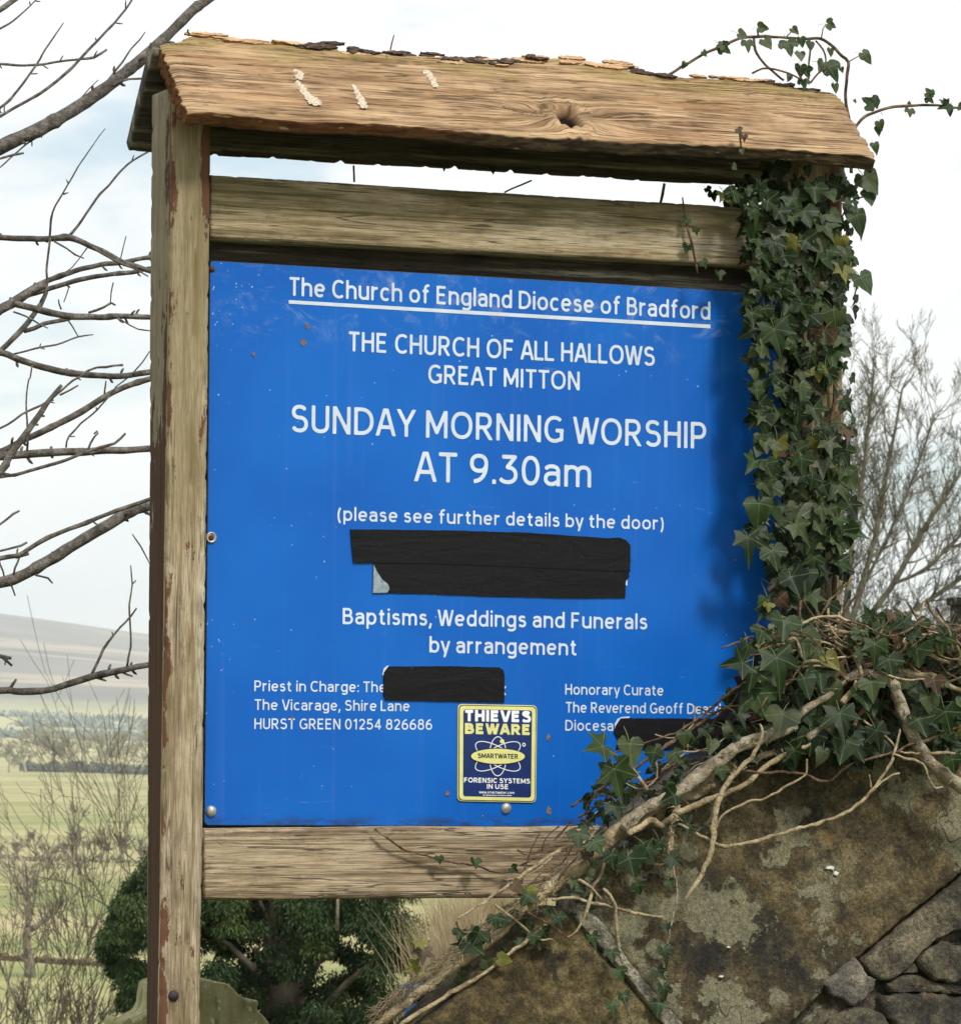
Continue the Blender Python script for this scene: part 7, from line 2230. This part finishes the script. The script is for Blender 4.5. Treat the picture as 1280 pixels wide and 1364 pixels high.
# ================================================================== branches of the near tree on the left
NB = [
    # big bough sweeping up behind the roof end
    ([(-260, 330, 22), (-120, 262, 21), (0, 196, 19), (67, 164, 18), (132, 123, 17), (188, 79, 15), (223, 47, 14), (258, 12, 13), (281, -4, 12), (330, -50, 9), (400, -120, 6)], 1.0),
    ([(-120, 262, 5), (-40, 190, 4.5), (0, 155, 4), (54, 123, 4), (90, 95, 4), (111, 73, 3.8), (135, 48, 3.4), (158, 23, 3), (177, -3, 2.6), (200, -40, 2)], 0.8),
    ([(-80, 75, 4), (0, 85, 3.6), (47, 86, 3.4), (80, 81, 3.2), (108, 78, 3), (125, 76, 4), (142, 65, 3)], 1.1),
    ([(-60, 180, 4), (0, 143, 3.6), (22, 122, 3.4), (48, 86, 3), (60, 65, 2.6), (72, 48, 2.2), (84, 30, 1.4)], 0.9),
    ([(-60, 70, 4), (0, 37, 3), (18, 27, 2.6), (35, 12, 2), (50, -4, 1.6)], 1.0),
    ([(-60, 40, 9), (0, 12, 8), (18, 0, 7), (60, -30, 5)], 1.0),
    ([(140, 112, 3.4), (155, 92, 3), (163, 82, 2.6), (175, 64, 2.4), (186, 52, 2), (193, 42, 1.6)], 1.0),
    ([(106, 132, 1.8), (118, 118, 1.6), (131, 106, 1.2)], 1.0),
    ([(150, 114, 4), (160, 108, 4), (172, 105, 3), (190, 104, 3), (205, 103, 3), (212, 107, 3)], 0.95),
    ([(80, 158, 3), (55, 178, 2.6), (42, 187, 2.4), (25, 200, 2.2), (0, 222, 2), (-40, 250, 2)], 1.0),
    ([(-40, 220, 4), (0, 211, 3.4), (18, 206, 3.4), (32, 203, 2.5)], 1.0),
    # second storey
    ([(-260, 330, 10), (-100, 312, 9), (0, 316, 8), (60, 318, 8), (92, 316, 9), (120, 327, 7.5), (142, 337, 7.5), (165, 350, 8), (183, 355, 8), (200, 361, 7), (240, 372, 6), (320, 395, 4)], 1.2),
    ([(92, 314, 4.4), (105, 298, 3.6), (120, 277, 3.4), (133, 258, 3.2), (145, 246, 3.2), (160, 228, 3), (176, 214, 2.8), (197, 202, 2.4)], 1.2),
    ([(66, 314, 3.2), (68, 292, 3), (74, 274, 2.6), (83, 258, 2.4), (95, 237, 2.2), (104, 222, 2.2), (114, 207, 2), (127, 188, 1.6), (140, 171, 1.2)], 1.2),
    ([(67, 316, 3.4), (64, 340, 3), (62, 360, 3), (63, 378, 3.6), (58, 394, 3), (54, 402, 3)], 1.15),
    ([(72, 321, 2.6), (88, 330, 2.4), (100, 339, 2.6), (112, 344, 1.6)], 1.15),
    ([(122, 328, 3.4), (140, 340, 3.2), (160, 350, 3), (178, 357, 2.6), (198, 368, 1.8)], 1.1),
    ([(116, 330, 2), (104, 346, 1.6), (96, 356, 1.6), (88, 362, 1.2)], 1.1),
    ([(168, 314, 1.4), (164, 330, 1.6), (160, 346, 1.8)], 1.25),
    ([(-200, 470, 10), (-60, 440, 8), (18, 399, 7), (36, 387, 7), (59, 375, 7.5), (85, 366, 7.5), (108, 358, 7.5), (135, 352, 7), (158, 350, 6.5), (199, 342, 6), (260, 330, 5)], 1.3),
    ([(16, 402, 7), (40, 392, 7), (70, 383, 7), (95, 375, 7), (115, 370, 7), (150, 365, 6.5), (176, 362, 6.5), (205, 356, 6), (270, 345, 5)], 1.35),
    ([(151, 376, 2), (148, 390, 2), (147, 402, 1.5)], 1.3), ([(92, 382, 2), (88, 394, 1.8), (85, 402, 1.4)], 1.3),
    # third storey
    ([(-220, 470, 16), (-80, 450, 15), (-20, 425, 14), (0, 412, 13), (18, 403, 13), (34, 392, 12), (60, 378, 9)], 1.1),
    ([(18, 404, 9), (38, 409, 9), (53, 413, 9.5), (75, 418, 9), (91, 421, 9), (132, 422, 8), (155, 421, 7.5), (199, 422, 7), (280, 424, 5)], 1.05),
    ([(-40, 500, 7), (0, 467, 7), (18, 450, 7.5), (32, 435, 7.5), (44, 420, 7), (56, 402, 6), (62, 388, 5)], 1.2),
    ([(32, 441, 6), (45, 437, 6), (59, 431, 6), (75, 428, 5.5), (94, 424, 5)], 1.2),
    ([(-30, 478, 3), (20, 471, 2.6), (53, 463, 3), (75, 459, 2.6), (88, 454, 2.4), (105, 448, 2.4), (124, 445, 1.4)], 1.25),
    ([(18, 415, 2.6), (35, 421, 2.6), (50, 430, 2.2), (64, 437, 1.4)], 1.0), ([(91, 427, 2.2), (97, 436, 2), (104, 448, 1.4)], 1.0),
    ([(160, 425, 2.2), (172, 432, 2), (184, 438, 2), (205, 441, 1.6)], 1.0),
    ([(118, 416, 3.4), (128, 413, 4), (138, 409, 3.4), (148, 403, 3.6), (154, 406, 2.4)], 1.0),
    ([(82, 412, 2.4), (79, 404, 2), (78, 398, 1.6)], 1.0),
    ([(-200, 475, 12), (-60, 462, 10), (0, 469, 9), (23, 478, 9), (47, 486, 9), (65, 491, 9), (82, 495, 9), (117, 499, 8.5), (152, 501, 8), (176, 499, 8), (199, 495, 8), (270, 488, 6)], 1.15),
    ([(104, 502, 3), (117, 494, 3.2), (130, 489, 3), (141, 489, 3.6), (152, 487, 3), (164, 486, 3.4)], 1.15),
    ([(43, 486, 2.2), (40, 503, 2.2), (38, 505, 2.2), (36, 520, 2.2), (35, 538, 2.4), (36, 560, 2.6), (36, 575, 3)], 1.05),
    # fourth storey
    ([(-220, 690, 13), (-60, 632, 10), (0, 602, 8.5), (22, 591, 8.5), (44, 580, 8.5), (60, 573, 9), (76, 566, 9), (90, 559, 9), (106, 550, 9), (129, 535, 8.5), (143, 526, 8.5), (158, 519, 8), (178, 511, 8), (202, 504, 8), (270, 485, 6)], 1.25),
    ([(-60, 690, 10), (0, 629, 10), (9, 614, 9.5), (18, 600, 9), (27, 588, 8.5), (35, 577, 8), (44, 564, 7.5), (53, 552, 7), (62, 538, 6.5), (72, 525, 6), (82, 513, 4.5)], 0.75),
    ([(-30, 582, 3), (0, 570, 3), (18, 560, 3), (29, 552, 3), (45, 544, 3.2), (56, 539, 3.2), (72, 528, 3), (85, 517, 3), (97, 507, 3), (110, 500, 3), (117, 495, 2.6)], 0.95),
    ([(80, 526, 2.8), (92, 520, 2.6), (104, 513, 2.2)], 0.8),
    ([(36, 600, 3), (37, 590, 3), (35, 575, 3)], 0.8),
    ([(88, 596, 2.6), (89, 588, 2.6), (92, 581, 2.8), (100, 573, 2.8), (108, 564, 2.6), (118, 556, 2.6), (129, 546, 2.4), (138, 536, 2.4), (147, 526, 2.2), (155, 515, 2.2), (164, 508, 2.2), (174, 500, 2), (182, 491, 2.2), (190, 482, 2), (199, 468, 1.6)], 1.2),
    ([(139, 524, 2.4), (140, 515, 2.4), (141, 507, 2)], 1.2),
    ([(-200, 640, 14), (-60, 614, 12), (0, 608, 11), (35, 605, 11), (60, 603, 10.5), (76, 602, 10.5), (100, 602, 10), (117, 602, 10), (140, 600, 10), (165, 600, 9.5), (200, 598, 9), (280, 596, 7)], 1.1),
    ([(-60, 650, 5), (0, 635, 4.4), (20, 633, 4.4), (40, 627, 4.4), (56, 622, 4.4), (72, 618, 4.4), (88, 613, 4.4), (104, 606, 4.4), (117, 601, 4.4), (135, 596, 4.4), (152, 591, 4), (160, 584, 3.6), (167, 577, 2.6)], 1.0),
    ([(117, 600, 3.4), (121, 590, 3.2), (126, 582, 3), (131, 577, 2.8), (130, 574, 2.6), (125, 578, 2.4)], 1.0),
    # fifth storey
    ([(-200, 800, 9), (-60, 757, 7), (0, 744, 6.5), (23, 740, 6.5), (36, 732, 6.5), (47, 725, 6.5), (62, 717, 6.5), (76, 711, 6), (100, 702, 6), (123, 693, 6), (144, 685, 5.5), (164, 677, 5.5), (202, 664, 5), (270, 640, 4)], 1.0),
    ([(-220, 850, 22), (-80, 795, 18), (0, 776, 15), (18, 771, 15), (35, 764, 15), (48, 757, 15), (59, 750, 15), (80, 738, 15), (100, 725, 15), (115, 716, 15), (129, 708, 15), (147, 697, 15), (164, 686, 15), (182, 678, 15), (202, 672, 15), (280, 640, 12), (360, 600, 9)], 1.1),
    ([(-40, 724, 3), (0, 699, 2.8), (10, 691, 3), (18, 684, 3.4), (26, 680, 2.6)], 0.9),
    ([(-30, 742, 3), (0, 734, 3), (15, 730, 3), (28, 727, 3.4), (36, 723, 3)], 0.95),
    ([(18, 766, 3), (20, 757, 3), (24, 748, 3), (26, 741, 2.6)], 1.05), ([(47, 766, 2.6), (56, 768, 2.6), (64, 770, 3), (70, 777, 2)], 1.05),
    ([(12, 776, 2.4), (16, 782, 2.4), (20, 794, 2)], 1.05), ([(-20, 735, 3), (0, 752, 2.6), (5, 768, 2)], 1.0),
    ([(176, 712, 1.6), (182, 720, 2), (188, 728, 2), (193, 738, 2), (200, 752, 2), (206, 764, 2)], 1.3),
    ([(20, 742, 5), (30, 739, 5.5), (38, 738, 4)], 1.0),
    # lowest
    ([(-220, 960, 14), (-80, 934, 11), (0, 920, 9), (20, 921, 9), (44, 921, 9), (60, 920, 9), (72, 918, 9), (85, 914, 9), (97, 910, 9), (113, 905, 9), (128, 900, 9), (145, 896, 8.5), (167, 892, 8.5), (183, 888, 8), (202, 885, 8), (270, 870, 6)], 0.9),
    ([(121, 901, 4), (127, 888, 3.8), (133, 876, 3.6), (137, 866, 4), (144, 856, 3.4), (151, 847, 3), (160, 836, 3), (168, 828, 2.8), (175, 820, 2.6), (182, 810, 2)], 0.9),
    ([(169, 890, 3.4), (171, 876, 3), (174, 862, 2.8), (174, 845, 2.6), (173, 828, 2.6), (172, 806, 2.4), (174, 792, 2.2), (176, 778, 2.2), (175, 765, 2), (174, 753, 1.6)], 0.9),
    ([(-30, 870, 6), (0, 874, 5.5), (8, 876, 5), (15, 877, 4)], 0.85), ([(0, 874, 4), (8, 880, 4), (16, 887, 3)], 0.85),
    ([(13, 918, 3.6), (17, 912, 3.6), (22, 905, 3)], 0.9), ([(163, 896, 3), (170, 899, 2.6), (177, 901, 2)], 0.9), ([(128, 903, 3), (136, 905, 3), (142, 907, 2)], 0.9),
    ([(-40, 0, 0)], 0) if False else ([(-30, 20, 2), (-10, 8, 2), (6, -6, 1.5)], 1.0),
]
tb = on_y(-320, 1364, 1.1)
near_tree = empty('bare_tree', (tb.x, 1.1, ground_z(tb.x, 1.1)), 'near bare tree whose grey budded branches reach in from the left behind the board', 'tree')
for i, (pts, y) in enumerate(NB):
    if -135 < pts[0][0] <= 0.5:      # carry every spray back to the trunk out of the picture
        pts = [(-238, pts[0][1]+70, pts[0][2]*1.5+2), (-150, pts[0][1]+34, pts[0][2]*1.25+1)]+pts
    P = [(on_y(q[0], q[1], y), q[2]*0.5*0.00137) for q in pts]
    P = resample(P, 0.010)
    # slight knuckles along the branch
    P = [(p_, r_*(1+0.10*mn.noise(Vector((j*0.35, i, 0)))+(0.16 if (j+i*5) % 17 == 0 else 0))) for j, (p_, r_) in enumerate(P)]
    A_ = Acc(); V, Fc = tube(P, 10 if pts[1][2] > 8 else 7, 0.08, i*1.9, 0.0012); A_.add(V, Fc)
    nb_ = max(1, int(len(P)/7)) if len(P) > 8 else 0
    for j in range(nb_):      # buds and spurs
        ii = rng.randrange(2, len(P)-1); p_, r_ = P[ii]
        t_ = (P[ii+1][0]-P[ii-1][0]).normalized()
        sd_ = Vector((rng.gauss(0, 1), rng.gauss(0, 0.5), rng.gauss(0, 1))).normalized(); sd_ = (sd_-t_*sd_.dot(t_)).normalized()
        L = rng.uniform(0.005, 0.016)
        d_ = (sd_*0.8+t_*0.7).normalized()
        rr = max(0.0012, min(0.0026, r_*0.4))
        V, Fc = tube([(p_+sd_*r_*0.5, rr), (p_+sd_*r_+d_*L*0.5, rr*1.15), (p_+sd_*r_+d_*L*0.8, rr*0.9), (p_+sd_*r_+d_*L, rr*0.2)], 5)
        A_.add(V, Fc)
    A_.build('branch', M['twig'], near_tree)
A_ = Acc()
P = [(Vector((tb.x+0.02, 1.1, ground_z(tb.x, 1.1)-0.1)), 0.085), (on_y(-300, 1200, 1.1), 0.070), (on_y(-270, 960, 1.1), 0.062), (on_y(-230, 780, 1.1), 0.055), (on_y(-240, 560, 1.1), 0.048), (on_y(-220, 430, 1.1), 0.038), (on_y(-262, 320, 1.05), 0.026), (on_y(-300, 100, 1.0), 0.016), (on_y(-290, -60, 1.0), 0.008)]
V, Fc = tube(resample(P, 0.05), 14, 0.10, 3.0, 0.01); A_.add(V, Fc); A_.build('trunk', M['twig'], near_tree)

# ================================================================== haze over the valley
if HAZE > 0:
    mt = bpy.data.materials.new('valley_haze'); mt.use_nodes = True
    k = NT(mt.node_tree); k.N.remove(k.N['Principled BSDF'])
    pvn = k.n('ShaderNodeVolumePrincipled'); pvn.inputs['Color'].default_value = (0.84, 0.92, 1.0, 1.0)
    pvn.inputs['Density'].default_value = HAZE; pvn.inputs['Anisotropy'].default_value = 0.0
    k.L.new(pvn.outputs[0], k.N['Material Output'].inputs['Volume'])
    zmin = min(v_.co.z for v_ in g_.data.vertices)-1.0; zmax = max(v_.co.z for v_ in g_.data.vertices)+25.0
    S_ = 9400.0
    V = [(C0.x+S_*a, C0.y+S_*b2, z) for z in (zmin, zmax) for a, b2 in ((-1, -1), (1, -1), (1, 1), (-1, 1))]
    o = mesh_obj('haze', V, [(3, 2, 1, 0), (4, 5, 6, 7), (0, 1, 5, 4), (1, 2, 6, 5), (2, 3, 7, 6), (3, 0, 4, 7)], mt, None)
    o['kind'] = 'stuff'
